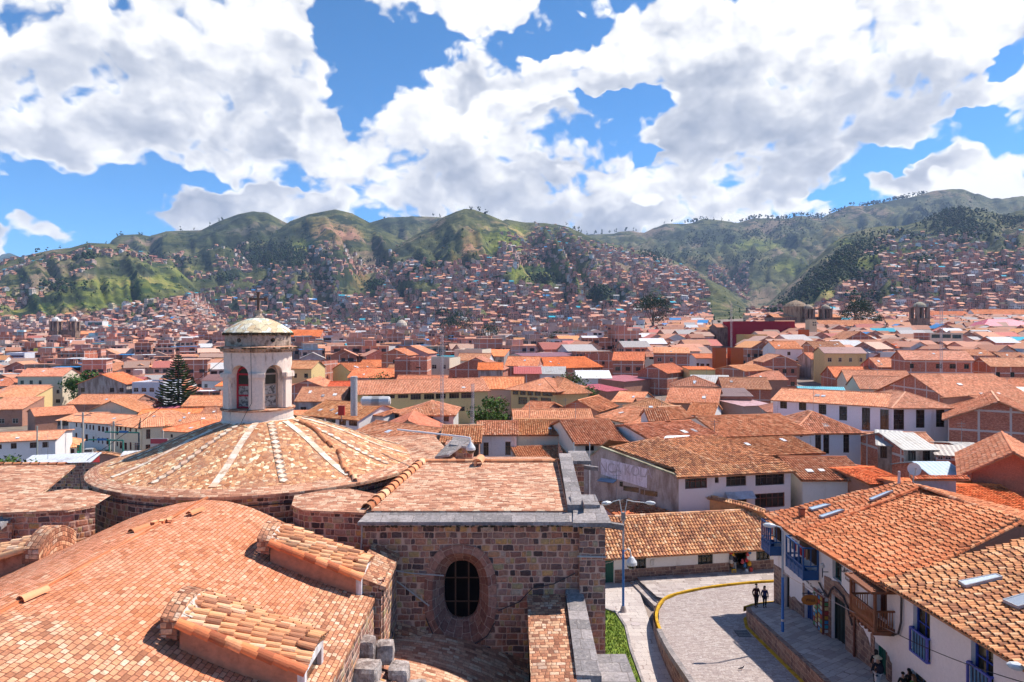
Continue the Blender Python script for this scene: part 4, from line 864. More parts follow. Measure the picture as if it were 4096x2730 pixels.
# low chapel vault at the foot of the transept wall
mb = MB(); n = 10
for i in range(12):
 for j in range(n):
  def cv(i_, j_):
   a = i_/12; y = lerp(27.95, 21.0, j_/n); x = lerp(-4.75, .75, a)
   return (x, y, -12.35-.42*(27.95-y)*(.35+.65*a)-1.5*a*a)
  P = [cv(i, j+1), cv(i+1, j+1), cv(i+1, j), cv(i, j)]; mb.face(P, uv=[(p[0], p[1]) for p in P])
part(mb, 'chapel_roof', M['roof_brick'])
mb = MB(); slab(mb, [(-4.75, 27.6, -12.2), (.7, 27.6, -13.85), (.7, 28.0, -13.6), (-4.75, 28.0, -12.0)], .12); part(mb, 'wall_flashing', M['buttress_tile'])
# sloping buttress with tile and coping
BT = empty('buttress', (2, 24, -22)); BT.parent = CH; BT.location = Vector((2, 24, -22))-CH.location
mb = MB(); wallq(mb, (.68, 15, 0), (.68, 28, 0), -24, (-12.6, -10.95)); wallq(mb, (.68, 28, 0), (.68, 15, 0), -24, (-10.95, -12.6))
wallq(mb, (2.9, 23.2, 0), (2.9, 28, 0), -24, (-11.8, -10.9)); mb.build('buttress_wall', S, BT)
quadp = [(.62, 15, -12.62), (2.12, 15, -12.6), (2.16, 27.97, -10.86), (.62, 27.97, -10.9)]
mb = MB(); P = [Vector(p) for p in quadp]; mb.face(P, uv=[(0, 0), (1.5, 0), (1.5, 13), (0, 13)]); mb.face([P[0]-Vector((0, 0, .1)), P[0], P[3], P[3]-Vector((0, 0, .1))][::-1]); mb.build('buttress_tiles', M['buttress_tile'], BT)
mb = MB(); slab(mb, [(2.14, 22.6, -11.46), (2.98, 22.6, -11.50), (2.9, 27.97, -10.68), (2.2, 27.97, -10.66)], .5); mb.build('coping', M['grey_slab'], BT)
mb = MB(); slab(mb, [(2.1, 18, -11.98), (4.3, 18, -11.98), (4.12, 24.6, -11.72), (2.25, 24.6, -11.72)], .22)
slab(mb, [(2.1, 22.1, -11.62), (2.6, 22.1, -11.62), (2.65, 23.6, -11.55), (2.15, 23.6, -11.55)], .3); mb.build('top_slab', M['grey_slab'], BT)
mb = MB(); mb.box((3.2, 21.2, -18), (1.9, 6.6, 12.1)); mb.build('buttress_block', S, BT)
# broken stone pinnacle at the nave corner
plain_mat('worn_block', (.50, .42, .38), .95, .5, 1.5, (.32, .26, .25), 1.6, .42, .6, .04)
def rough_box(mb, c, d, rz):
 ca, sa = math.cos(rz), math.sin(rz); K = 4; rr = random.Random(c[0]*31+c[1]); grid = {}
 def P(i, j, k):
  key = (i, j, k)
  if key not in grid:
   x, y, z = (i/K-.5), (j/K-.5), (k/K-.5); m_ = max(abs(x), abs(y), abs(z)); l = (abs(x)**6+abs(y)**6+abs(z)**6)**(1/6); f = m_/l*rr.uniform(.93, 1.05) if l else 1
   x, y, z = x*d[0]*f, y*d[1]*f, z*d[2]*f; grid[key] = (c[0]+x*ca-y*sa, c[1]+x*sa+y*ca, c[2]+z)
  return grid[key]
 for a in range(K):
  for b in range(K):
   for q in (((a, b, K), (a+1, b, K), (a+1, b+1, K), (a, b+1, K)), ((a, 0, b), (a+1, 0, b), (a+1, 0, b+1), (a, 0, b+1)), ((K, a, b), (K, a+1, b), (K, a+1, b+1), (K, a, b+1)), ((0, a+1, b), (0, a, b), (0, a, b+1), (0, a+1, b+1)), ((a+1, K, b), (a, K, b), (a, K, b+1), (a+1, K, b+1))): mb.face([P(*p) for p in q])
PN = empty('stone_parapet', (-4.5, 22, -12)); PN.parent = CH; PN.location = Vector((-4.5, 22, -12))-CH.location
for i, (x, y, z, sx, sy, sz) in enumerate([(-4.95, 22.9, -10.75, .75, .65, .8), (-4.3, 23.1, -10.95, .6, .6, .75), (-4.75, 22.0, -11.1, .95, .8, .7), (-3.75, 22.6, -11.45, .7, .8, .7), (-3.1, 22.2, -11.8, .65, .7, .6), (-4.0, 21.4, -11.6, 1.2, .8, .8), (-4.4, 22.2, -15, 2.4, 2.4, 7.0), (-3.2, 21.2, -12.1, .8, .8, .6), (-2.7, 22.6, -12.3, .5, .6, .5)]):
 mb = MB(); rough_box(mb, (x, y, z), (sx, sy, sz), .12*math.sin(i*2.1)); mb.build('stone_block', M['worn_block'] if i != 6 else S, PN)
# cables and pipes fixed to the walls
def cable(name, pts, r=.025, mat='cable', parent=CH, col=(1, 1, 1), sag=0):
 P = [Vector(p) for p in pts]
 if sag and len(P) == 2:
  P = [P[0].lerp(P[1], t/14)+Vector((0, 0, -sag*4*(t/14)*(1-t/14))) for t in range(15)]
 mb = MB(); mb.tube(P, r, 5, col); return mb.build(name, M[mat], parent)
def w2(x, y, D=27.93): u, v = Z2(x, y); return pt(u, v, D)
cable('conduit', [w2(205, 690), w2(203, 780), w2(198, 850)], .035, 'steel')
cable('conduit', [w2(300, 930), w2(370, 945), w2(480, 962), w2(660, 975)], .03, 'steel')
cable('conduit', [w2(398, 1005), w2(470, 1060), w2(578, 1143)], .03, 'steel')
cable('conduit', [w2(960, 1170), w2(1080, 1120), w2(1150, 1045), w2(1270, 1020), w2(1390, 960)], .022)
cable('cable', [w2(560, 1210), w2(600, 1300), w2(690, 1370), w2(790, 1378), w2(900, 1310), w2(940, 1240)], .022)
cable('bracket', [w2(1400, 868, 27.6), w2(1560, 872, 27.6)], .04, 'steel')
for k in range(3):
 t = math.radians(-150+k*12); rr_ = 8.52; cable('cable', [(DC[0]+rr_*math.cos(math.radians(a)), DC[1]+rr_*math.sin(math.radians(a)), -7.75-.02*math.sin(a)-k*.35+(.2 if k else 0)) for a in range(-150+k*8, -28, 6)], .03) if k < 1 else None
cable('cable', [(LC[0]+.35, LC[1]-1.86, zc0+.1), (LC[0]+.4, LC[1]-2.15, zt+.2), (LC[0]+.36, LC[1]-1.9, -3.9), (LC[0]+.1, LC[1]-2.0, -4.4), (LC[0]-.1, LC[1]-2.3, -5.0), (LC[0]+1.0, LC[1]-2.9, -5.3)], .015)
cable('lightning_rod', [(-20.6, 32.5, -7.6), (-20.65, 32.5, -6.9)], .03)
# ------------------------------------------------------------------ buildings
RBV = random.Random(5)
OCC = []          # footprints already taken: (x, y, radius)
LAND = []         # landmarks for labels: (u, v, phrase)
def wall_face(mb, P0, P1, zb, zt, holes, dep=.16, col=(1, 1, 1), m=0, inner=(.6, .58, .55)):
 """vertical wall from P0 to P1 (seen from outside left to right); holes (s0, s1, z0, z1)"""
 P0 = Vector((P0[0], P0[1], 0)); P1 = Vector((P1[0], P1[1], 0)); L = (P1-P0).length; e = (P1-P0)/L; n = Vector((e.y, -e.x, 0))
 holes = [(max(.05, a), min(L-.05, b), max(zb+.02, c), min(zt-.05, d)) for a, b, c, d in holes]; holes = [h for h in holes if h[1]-h[0] > .1 and h[3]-h[2] > .1]
 S_ = sorted({0, L, *[h[0] for h in holes], *[h[1] for h in holes]}); Zs = sorted({zb, zt, *[h[2] for h in holes], *[h[3] for h in holes]})
 o = P0.x*e.x+P0.y*e.y
 def W(s, z, d=0): p = P0+e*s-n*d; return (p.x, p.y, z)
 for i in range(len(S_)-1):
  for j in range(len(Zs)-1):
   cs, cz = (S_[i]+S_[i+1])/2, (Zs[j]+Zs[j+1])/2
   if any(h[0] < cs < h[1] and h[2] < cz < h[3] for h in holes): continue
   a, b, c, d = S_[i], S_[i+1], Zs[j], Zs[j+1]
   mb.face([W(a, c), W(b, c), W(b, d), W(a, d)], col, m, [(a+o, c), (b+o, c), (b+o, d), (a+o, d)])
 for a, b, c, d in holes:
  for q in ([W(a, c), W(a, c, dep), W(a, d, dep), W(a, d)], [W(b, c, dep), W(b, c), W(b, d), W(b, d, dep)], [W(a, c, dep), W(a, c), W(b, c), W(b, c, dep)], [W(a, d), W(a, d, dep), W(b, d, dep), W(b, d)]):
   mb.face(q, col, m)
 return holes, e, n, P0
def window(parent, name, P0, e, n, h, dep=.16, fcol=(.12, .07, .05), style='cross', sub=False, glass=(1, 1, 1)):
 s0, s1, z0, z1 = h; mb = MB(); t = min(.08, (s1-s0)*.12)
 def W(s, z, d): p = P0+e*s-n*d; return Vector((p.x, p.y, z))
 d = dep-.06
 for a, b in (((s0+t/2, z0), (s0+t/2, z1)), ((s1-t/2, z0), (s1-t/2, z1))): mb.obox(W(a[0], a[1], d), W(b[0], b[1], d), t, .08, fcol)
 for z in (z0+t/2, z1-t/2): mb.obox(W(s0, z, d), W(s1, z, d), .08, t, fcol)
 if style in ('cross', 'grid', 'tall'):
  nv = {'cross': 1, 'grid': max(2, int((s1-s0)/.7)), 'tall': 1}[style]; nh = {'cross': 1, 'grid': 1, 'tall': 3}[style]
  for k in range(nv): s_ = lerp(s0, s1, (k+1)/(nv+1)); mb.obox(W(s_, z0, d), W(s_, z1, d), t*.7, .06, fcol)
  for k in range(nh): z = lerp(z0, z1, (k+1)/(nh+1)+(.15 if nh == 1 else 0)); mb.obox(W(s0, z, d), W(s1, z, d), .06, t*.7, fcol)
 if style == 'door':
  for k in range(1, 4): s_ = lerp(s0, s1, k/4); mb.obox(W(s_, z0, d+.01), W(s_, z1, d+.01), .03, .05, tuple(c*.6 for c in fcol))
 q = [W(s0, z0, dep), W(s1, z0, dep), W(s1, z1, dep), W(s0, z1, dep)]
 nm = 'door' if style == 'door' else 'window'
 if style == 'door': mb.face(q, fcol, 0); return mb.build(nm, [M['paint']], parent)
 if sub:
  w_ = mb.build(nm, [M['paint']], parent); g_ = MB(); g_.face(q, glass); g_.build('pane', M['glass'], w_); return w_
 mb.face(q, glass, 1); return mb.build(nm, [M['paint'], M['glass']], parent)
WCOL = {'white': (.76, .71, .68), 'cream': (.70, .58, .44), 'yellow': (.72, .52, .24), 'grey': (.46, .39, .36), 'pink': (.58, .34, .33), 'brick': (1, 1, 1), 'mud': (1, 1, 1), 'blue': (.20, .36, .55), 'lime': (.45, .50, .12), 'teal': (.08, .42, .42), 'ochre': (.45, .25, .08), 'bluewhite': (.60, .62, .68), 'orange': (.55, .14, .035), 'crimson': (.30, .02, .025)}
WMAT = {'brick': 'red_brick', 'mud': 'mud_wall', 'grey': 'old_plaster'}
def roofs(mb, A, B, ze, w_, kind, rise, mode, col, oh=.45, pitch=None):
 """A, B: front wall corners (x, y); returns nothing, adds the slopes to mb"""
 A = Vector((*A, 0)); B = Vector((*B, 0)); e = (B-A).normalized(); n = Vector((e.y, -e.x, 0)); L = (B-A).length
 def P(s, t, z): p = A+e*s-n*t; return Vector((p.x, p.y, z))
 def plane(a, b, rb, ra):
  if mode == 'tile': tile_rows(mb, a, b, ra, rb, .25, .40, .9, .015, col, 4)
  elif mode == 'tile3': tile_rows(mb, a, b, ra, rb, .28, .45, .9, .015, col, 3)
  elif mode == 'metal': corr_plane(mb, a, b, ra, rb, .45, .035, 3.0, col, 0, True, True)
  else: corr_plane(mb, a, b, ra, rb, pitch or .34, .09, .42, col)
 if kind == 'gable':
  sl = rise/(w_/2); zo = ze-oh*sl; zr = ze+rise
  plane(P(-oh*.7, -oh, zo), P(L+oh*.7, -oh, zo), P(L+oh*.7, w_/2, zr), P(-oh*.7, w_/2, zr))
  plane(P(L+oh*.7, w_+oh, zo), P(-oh*.7, w_+oh, zo), P(-oh*.7, w_/2, zr), P(L+oh*.7, w_/2, zr))
  if mode != 'metal': ridge(mb, P(-oh*.7, w_/2, zr+.02), P(L+oh*.7, w_/2, zr+.02), col)
 elif kind == 'shed':
  sl = rise/w_; plane(P(-oh*.5, -oh, ze-oh*sl), P(L+oh*.5, -oh, ze-oh*sl), P(L+oh*.5, w_+.1, ze+rise), P(-oh*.5, w_+.1, ze+rise))
 elif kind == 'end':
  sl = rise/(L/2); zo = ze-oh*sl; zr = ze+rise
  plane(P(-oh, w_+oh, zo), P(-oh, -oh, zo), P(L/2, -oh, zr), P(L/2, w_+oh, zr))
  plane(P(L+oh, -oh, zo), P(L+oh, w_+oh, zo), P(L/2, w_+oh, zr), P(L/2, -oh, zr))
  if mode != 'metal': ridge(mb, P(L/2, -oh, zr+.02), P(L/2, w_+oh, zr+.02), col)
 elif kind == 'hip':
  k = min(w_, L)/2; sl = rise/k; zo = ze-oh*sl; zr = ze+rise
  if L >= w_: r0, r1 = P(k, w_/2, zr), P(L-k, w_/2, zr)
  else: r0 = r1 = None
  c = [P(-oh, -oh, zo), P(L+oh, -oh, zo), P(L+oh, w_+oh, zo), P(-oh, w_+oh, zo)]
  if L >= w_:
   if (r1-r0).length < .2: r0 = r0-e*.1; r1 = r1+e*.1
   plane(c[0], c[1], r1, r0); plane(c[2], c[3], r0, r1); plane(c[1], c[2], r1, r1); plane(c[3], c[0], r0, r0)
   for a, b in ((c[0], r0), (c[3], r0), (c[1], r1), (c[2], r1), (r0, r1)): ridge(mb, a, b, col)
  else:
   r0, r1 = P(L/2, k, zr), P(L/2, w_-k, zr); plane(c[3], c[0], r0, r1); plane(c[1], c[2], r1, r0); plane(c[0], c[1], r0, r0); plane(c[2], c[3], r1, r1)
   for a, b in ((c[0], r0), (c[1], r0), (c[3], r1), (c[2], r1), (r0, r1)): ridge(mb, a, b, col)
 elif kind == 'flat':
  mb.face([P(0, 0, ze), P(L, 0, ze), P(L, w_, ze), P(0, w_, ze)], col)
def ridge(mb, a, b, col):
 d = Vector(b)-Vector(a);
 if d.length < .3: return
 half_tile(mb, a, b, .15, .15, (0, 0, 1), 4, col, 0)
def gable_tri(mb, A, B, ze, w_, kind, rise, col, m):
 A = Vector((*A, 0)); B = Vector((*B, 0)); e = (B-A).normalized(); n = Vector((e.y, -e.x, 0)); L = (B-A).length
 def P(s, t, z): p = A+e*s-n*t; return (p.x, p.y, z)
 if kind == 'gable':
  mb.face([P(0, w_, ze), P(0, 0, ze), P(0, w_/2, ze+rise-.02)], col, m); mb.face([P(L, 0, ze), P(L, w_, ze), P(L, w_/2, ze+rise-.02)], col, m)
 elif kind == 'end':
  mb.face([P(0, 0, ze), P(L, 0, ze), P(L/2, 0, ze+rise-.02)], col, m); mb.face([P(L, w_, ze), P(0, w_, ze), P(L/2, w_, ze+rise-.02)], col, m)
 elif kind == 'shed':
  mb.face([P(0, w_, ze), P(0, 0, ze), P(0, w_, ze+rise-.02)], col, m); mb.face([P(L, 0, ze), P(L, w_, ze), P(L, w_, ze+rise-.02)], col, m)
  mb.face([P(L, w_, ze), P(0, w_, ze), P(0, w_, ze+rise-.02), P(L, w_, ze+rise-.02)], col, m)
def solveD(u, v, h):
 lo, hi = 55.0, 1200.0
 f = lambda D: pz(v, D)-(float(gsample(u, D))+h)
 if f(hi) > 0: return hi
 for _ in range(44):
  m_ = (lo+hi)/2
  if f(m_) > 0: lo = m_
  else: hi = m_
 return lo
def building(label, A, B, ze, w_, kind, rise, wall='white', roofc=(1, 1, 1), mode='corr', holes=(), sholes=(), zb=None, fcol=(.12, .07, .05), name='house', cat='house', group=None, style='cross', oh=.45, roofm=None, sub=False, sidewall=None, mpar=.5, pitch=None, wcol=None):
 """A, B (x, y) front corners from left to right; holes on the front, sholes {face: holes}"""
 A = Vector((*A, 0)); B = Vector((*B, 0)); e = (B-A).normalized(); n = Vector((e.y, -e.x, 0)); L = (B-A).length
 c = [A, B, B-n*w_, A-n*w_]; cen = (c[0]+c[2])/2
 if zb is None: zb = min(gz(p.x, p.y) for p in c)-1.0
 zlow = min(zb+1.0, ze-.5)
 o = empty(name, (cen.x, cen.y, zlow), label, cat, group)
 wc = wcol or WCOL[wall]; wm = M[WMAT.get(wall, 'plaster')]; mats = [wm]; sm = 0
 if sidewall: mats.append(M[WMAT.get(sidewall, 'plaster')]); sm = 1
 mb = MB(); sholes = dict(sholes); sholes[0] = list(holes); wins = []
 top = ze+(mpar if kind == 'flat' else 0)
 for k in range(4):
  col = wc if not (sidewall and k) else WCOL[sidewall]
  r = wall_face(mb, c[k], c[(k+1) % 4], zb, top, sholes.get(k, []), .16, col, sm if k else 0); wins += [(h, r) for h in r[0]]
 if kind in ('gable', 'shed', 'end'): gable_tri(mb, A[:2], B[:2], ze, w_, kind, rise, WCOL[sidewall] if sidewall and kind == 'gable' else wc, sm if kind == 'gable' else 0)
 if kind == 'flat':
  for k in range(4):
   a, b = c[k], c[(k+1) % 4]; i_ = (cen-a).normalized()*.28; j_ = (cen-b).normalized()*.28
   mb.face([(a.x, a.y, top), (b.x, b.y, top), (b.x+j_.x, b.y+j_.y, top), (a.x+i_.x, a.y+i_.y, top)], wc); mb.face([(b.x+j_.x, b.y+j_.y, top), (b.x+j_.x, b.y+j_.y, ze), (a.x+i_.x, a.y+i_.y, ze), (a.x+i_.x, a.y+i_.y, top)], wc)
 mb.build('wall', mats, o)
 k_ = RBV.uniform(.78, 1.06); roofc = (roofc[0]*k_, roofc[1]*k_*RBV.uniform(.91, 1.01), roofc[2]*k_*RBV.uniform(.92, 1.16)) if mode != 'metal' else roofc
 mb = MB(); roofs(mb, A[:2], B[:2], ze, w_, kind, rise, mode, roofc, oh, pitch)
 mb.build('roof', roofm or (M['metal_sheet'] if mode == 'metal' else M['old_plaster'] if kind == 'flat' else M['clay_tile'] if mode in ('tile', 'tile3') else M['clay_far']), o)
 for h, r in wins:
  st = style
  if isinstance(style, (list, tuple)): st = style[0]
  if h[2] < zb+1.3 and h[3]-h[2] > 1.7: st = 'door'
  window(o, 'window', r[3], r[1], r[2], h, .16, fcol, st, sub)
 def Q3(s, t): p = A+e*s-n*t; return Vector((p.x, p.y, ze+rise*t/dep_+.17))
 dep_ = {'gable': w_/2, 'hip': w_/2, 'shed': w_}.get(kind)
 if dep_ and L > 6 and mode != 'metal' and w_ > 6:
  for _ in range(RBV.choice([0, 0, 1, 1, 2, 3])):
   s0 = RBV.uniform(dep_*.9, max(L-dep_*.9-1, dep_*.9+.1)) if kind == 'hip' else RBV.uniform(.8, L-2); t0 = RBV.uniform(.15, .6)*dep_; a_ = RBV.uniform(.4, .8); h_ = RBV.uniform(.7, 1.5); g_ = MB(); P_ = [Q3(s0, t0), Q3(s0+a_, t0), Q3(s0+a_, t0+h_*.7), Q3(s0, t0+h_*.7)]
   g_.face(P_, RBV.choice([(.62, .62, .66), (.5, .56, .64), (.7, .68, .66), (.34, .30, .3)]));
   for a1, b1 in ((0, 1), (1, 2), (3, 0)): g_.face([P_[a1]-Vector((0, 0, .15)), P_[b1]-Vector((0, 0, .15)), P_[b1], P_[a1]], (.3, .28, .28))
   g_.build('skylight', M['paint'], o)
 if RBV.random() < .4 and cen.y < 200:
  q = Q3(RBV.uniform(1, L-1), w_*.5) if dep_ else Vector((cen.x, cen.y, top)); h_ = RBV.uniform(1.6, 3.2); g_ = MB(); g_.tube([q-Vector((0, 0, .6)), q+Vector((0, 0, h_))], .03, 4, (.3, .28, .27))
  for z in (h_*.75, h_*.9): g_.obox(q+Vector((-.5, 0, z)), q+Vector((.5, .1, z)), .03, .03, (.3, .28, .27))
  g_.build('antenna', M['paint'], o)
 OCC.append((cen.x, cen.y, .5*math.hypot(L, w_), [Vector((p.x, p.y)) for p in c]))
 u_, v_ = CX+F*cen.x/cen.y, HY-F*ze/cen.y
 LAND.append((u_, v_, label)) if group is None else None
 return o
def pxb(label, Z, a, b, ry, w_, kind='gable', h=None, D=None, wall='white', wins=(), **kw):
 """a building given by its front eave as it appears (a, b), the row of its ridge and either its height or distance"""
 (ua, va), (ub, vb) = Z(*a), Z(*b); oh = kw.get('oh', .45)
 Da = D if D else solveD(ua, va, h); ze = pz(va, Da); Db = -ze*F/(vb-HY) if abs(vb-va) > .9 else Da
 if kw.pop('par', False): Db = Da
 A = Vector((px(ua, Da), Da)); B = Vector((px(ub, Db), Db)); e = (B-A).normalized(); n = Vector((e.y, -e.x)); L = (B-A).length
 vr = Z(0, ry)[1]; Dm = (Da+Db)/2
 dd = {'gable': w_/2, 'shed': w_, 'hip': min(w_, L)/2 if L >= w_ else L/2, 'end': 0, 'flat': 0}[kind]
 rise = max(.5, pz(vr, Dm+dd)-ze) if kind != 'flat' else 0
 rise = min(rise, {'gable': .75*w_/2, 'shed': .6*w_, 'hip': .9*dd, 'end': .8*L/2, 'flat': 0}[kind]) if kind != 'flat' else 0
 A3 = A; holes = []
 for (x0, y0, x1, y1) in wins:
  (u0, v0), (u1, v1) = Z(x0, y0), Z(x1, y1)
  def onray(u):   # s along the front where the sight line of column u meets it
   k = (u-CX)/F; den = e.x-k*e.y; s_ = (k*A.y-A.x)/den; return s_, A.y+e.y*s_
  s0, d0_ = onray(u0); s1, d1_ = onray(u1); dm = (d0_+d1_)/2
  holes.append((s0, s1, pz(v1, dm), pz(v0, dm)))
 return building(label, A, B, ze, w_, kind, rise, wall, holes=holes, **kw)
GR = 'tiled roof houses of the old town'
# ------------------------------------------------------------------ the named buildings of the middle distance
def Z7(x, y): return ((2450+x*.5204)/4, (1400+y*.5204)/4)
def Z8(x, y): return ((1150+x*.5576)/4, (1400+y*.5576)/4)
def Z10(x, y): return ((2400+x*.306)/4, (1950+y*.306)/4)
def Z11(x, y): return ((3360+x*.558)/4, (1600+y*.558)/4)
def Z12(x, y): return ((200+x*.306)/4, (1550+y*.306)/4)
OLD = (.96, .9, .85); NEW = (1.1, .82, .68); ORG = (1.25, .78, .5); RED = (.95, .42, .36); TL = 'tile3'
DKW = (.05, .035, .03); BR = (.16, .06, .03)
B_ = pxb
# row behind the church
B_('white three-storey stair block between two tiled wings behind the church', Z5, (1040, 1070), (1288, 1070), 985, 9, 'gable', D=84.5, wall='white', mode=TL, wins=[(1065, 1125, 1100, 1215), (1212, 1120, 1248, 1210), (1065, 1243, 1100, 1262), (1212, 1240, 1248, 1260)], fcol=(.25, .12, .07), oh=.4)
B_('cream wing under a long tiled roof, right of the white stair block', Z5, (1290, 1070), (1665, 1063), 972, 12, 'gable', D=86.5, wall='cream', mode=TL, par=True, wcol=(.76, .66, .54))
B_('cream end wing with a square window and steep tiled slope, nearest the school wall', Z5, (1690, 1132), (2020, 1122), 970, 14, 'gable', D=78, wall='cream', mode=TL, wins=[(1750, 1140, 1810, 1182), (1910, 1132, 1965, 1142)], wcol=(.76, .66, .54))
B_('low lean-to with a tiled roof under the long cream wing', Z5, (1295, 1226), (1722, 1214), 1148, 4.6, 'shed', D=80.2, wall='cream', mode=TL, wcol=(.76, .67, .55))
B_('dark recessed house under a ribbed tile roof, left of the white stair block', Z5, (782, 1118), (1036, 1116), 1012, 9, 'gable', D=81, wall='mud', mode=TL, wins=[(925, 1138, 1030, 1225)])
B_('long low adobe house with two tiled roof sections just behind the dome', Z5, (190, 1062), (770, 1143), 1008, 8.5, 'gable', D=91, wall='mud', mode=TL)
B_('white house with one red brick bay and a hipped tile roof, behind the dome', Z8, (822, 462), (1190, 460), 372, 11, 'hip', h=6.6, wall='white', mode=TL, wins=[(997, 478, 1045, 524), (1115, 467, 1158, 513)], wcol=(.6, .56, .52))
B_('low white house with a dark window beside the red brick bay', Z8, (764, 445), (820, 455), 400, 9, 'gable', h=6.3, wall='white', mode=TL, wins=[(768, 450, 812, 498)])
B_('white cube with a small tiled lean-to roof at the end of the verandah house', Z8, (572, 462), (690, 470), 430, 5, 'shed', h=6, wall='white', mode=TL, wins=[])
B_('verandah house under a broad old tiled roof with skylights behind the lantern', Z8, (110, 462), (510, 498), 372, 12, 'gable', h=6.2, wall='white', mode=TL, wins=[(180, 475, 262, 515), (275, 480, 345, 530), (370, 490, 420, 540), (440, 498, 500, 545)], fcol=(.2, .12, .08))
B_('long yellow two-storey school hall with eight wide windows under ribbed tiles', Z5, (212, 797), (1095, 772), 702, 12, 'gable', h=7.4, wall='yellow', mode='corr', wins=[(290, 808, 388, 832), (400, 805, 470, 830), (490, 803, 560, 828), (575, 800, 645, 838), (665, 800, 735, 836), (745, 797, 812, 832), (835, 793, 902, 830), (915, 790, 1005, 828), (870, 885, 940, 915)], fcol=(.2, .11, .07), style='grid', oh=.7, sidewall='brick')
B_('yellow school block with a galleried front and dark doors under a hipped roof', Z5, (1250, 757), (1545, 772), 692, 13, 'hip', h=7.6, wall='yellow', wins=[(1262, 765, 1300, 805), (1310, 765, 1350, 808), (1360, 766, 1400, 810), (1410, 768, 1450, 812), (1460, 770, 1530, 814), (1300, 820, 1360, 870), (1375, 822, 1430, 872), (1450, 825, 1520, 880)], fcol=(.35, .13, .03), oh=1.2)
B_('blank yellow gable block at the right of the galleried school', Z5, (1548, 785), (1768, 778), 694, 12, 'hip', h=7.2, wall='yellow', wins=[], oh=.8)
B_('adobe house with timber doors and old lichen tiles below the yellow school', Z5, (1325, 906), (1478, 914), 852, 9, 'gable', h=5.2, wall='mud', mode=TL, wins=[(1360, 925, 1385, 965), (1500, 940, 1520, 965)], roofc=OLD)
B_('wide bare adobe gable in the middle of the old roofs', Z5, (1575, 900), (1835, 915), 842, 11, 'end', h=5.5, wall='mud', mode=TL, roofc=OLD)
B_('white corner house with a broad hipped tile roof and narrow dark windows', Z5, (1832, 948), (2112, 1006), 888, 13, 'gable', h=7.2, wall='cream', mode=TL, wins=[(1905, 985, 1918, 1015), (1935, 992, 1948, 1022), (1980, 1000, 1995, 1050), (2040, 1010, 2050, 1050)], wcol=(.62, .55, .45))
B_('long white wing with a white gable end and tall paired windows', Z7, (325, 705), (832, 667), 556, 12, 'gable', D=76, wall='white', mode=TL, wins=[(590, 700, 642, 708)], sholes={3: [(2.0, 3.0, -15.6, -14.0), (3.6, 4.6, -15.6, -14.0), (7.2, 7.9, -15.2, -14.2)]})
B_('small raised dovecote-like attic with ribbed tiles above the white gable end', Z7, (285, 541), (437, 537), 456, 5.5, 'gable', D=84, wall='white', mode=TL, wins=[], oh=.3)
B_('orange walled attic with ribbed tiles right of the raised white attic', Z7, (448, 530), (612, 523), 436, 6.5, 'gable', D=92, wall='ochre', mode=TL, wcol=(.6, .38, .22), oh=.3)
B_('long white wing under an unbroken ribbed tile slope in front of the museum', Z6, (322, 1087), (908, 1066), 947, 13, 'gable', D=81, wall='white', mode=TL, wins=[(842, 1076, 862, 1092)])
B_('white pavilion with three tall black windows and a hipped tile roof', Z6, (800, 1056), (1252, 1050), 922, 9.5, 'hip', D=86, wall='bluewhite', mode=TL, wins=[(945, 1066, 985, 1190), (1000, 1064, 1040, 1205), (1135, 1062, 1175, 1198)], style='tall', fcol=DKW)
B_('tiled house with a large translucent roof panel in front of the white pavilion', Z6, (300, 1224), (985, 1196), 1088, 13, 'gable', D=74, wall='cream', mode=TL, wins=[], wcol=(.5, .42, .36))
B_('white house with three square skylights in its ribbed tile roof', Z3, (847, 437), (1222, 433), 318, 11, 'gable', D=69, wall='white', mode=TL, wins=[(1122, 460, 1163, 502)], wcol=(.7, .68, .66))
# the museum
WL = ['long white museum wing with tall black windows stepping up its facade', 'white museum corner bay with broad glazing and hipped tiles']
B_(WL[0], Z6, (662, 838), (1468, 886), 778, 13, 'gable', D=118.6, wall='bluewhite', wins=[(708, 850, 755, 900), (835, 860, 885, 912), (968, 872, 1020, 940), (1107, 885, 1160, 980), (1260, 895, 1315, 1046), (1383, 907, 1462, 1043)], style='tall', fcol=DKW, oh=.6, wcol=(.78, .79, .84))
B_(WL[1], Z6, (1470, 887), (1862, 887), 790, 13, 'hip', D=106.8, wall='bluewhite', wins=[(1474, 907, 1545, 1043), (1625, 908, 1683, 1030), (1760, 907, 1817, 1025)], style='tall', fcol=DKW, oh=.6, wcol=(.78, .79, .84))
B_('great plain tiled barn roof at the right behind the museum', Z6, (1890, 868), (2480, 868), 668, 26, 'gable', D=121, wall='brick', wins=[(1900, 882, 1950, 915)], oh=.6)
B_('cream workshop with a strip of four windows under a low tiled roof', Z6, (1170, 728), (1612, 736), 643, 14, 'gable', h=6.6, wall='cream', wins=[(1172, 740, 1240, 768), (1255, 738, 1355, 770), (1375, 748, 1475, 788), (1497, 757, 1548, 790)], style='grid', fcol=DKW)
B_('tall red brick gable wall in concrete frames at the right edge', Z11, (775, 128), (1526, 172), 10, 18, 'end', D=99, wall='brick', mode=TL, oh=.7)
B_('red tiled house with an orange gable behind the brick gable wall', Z6, (2200, 890), (2420, 890), 815, 14, 'gable', D=104, wall='mud')
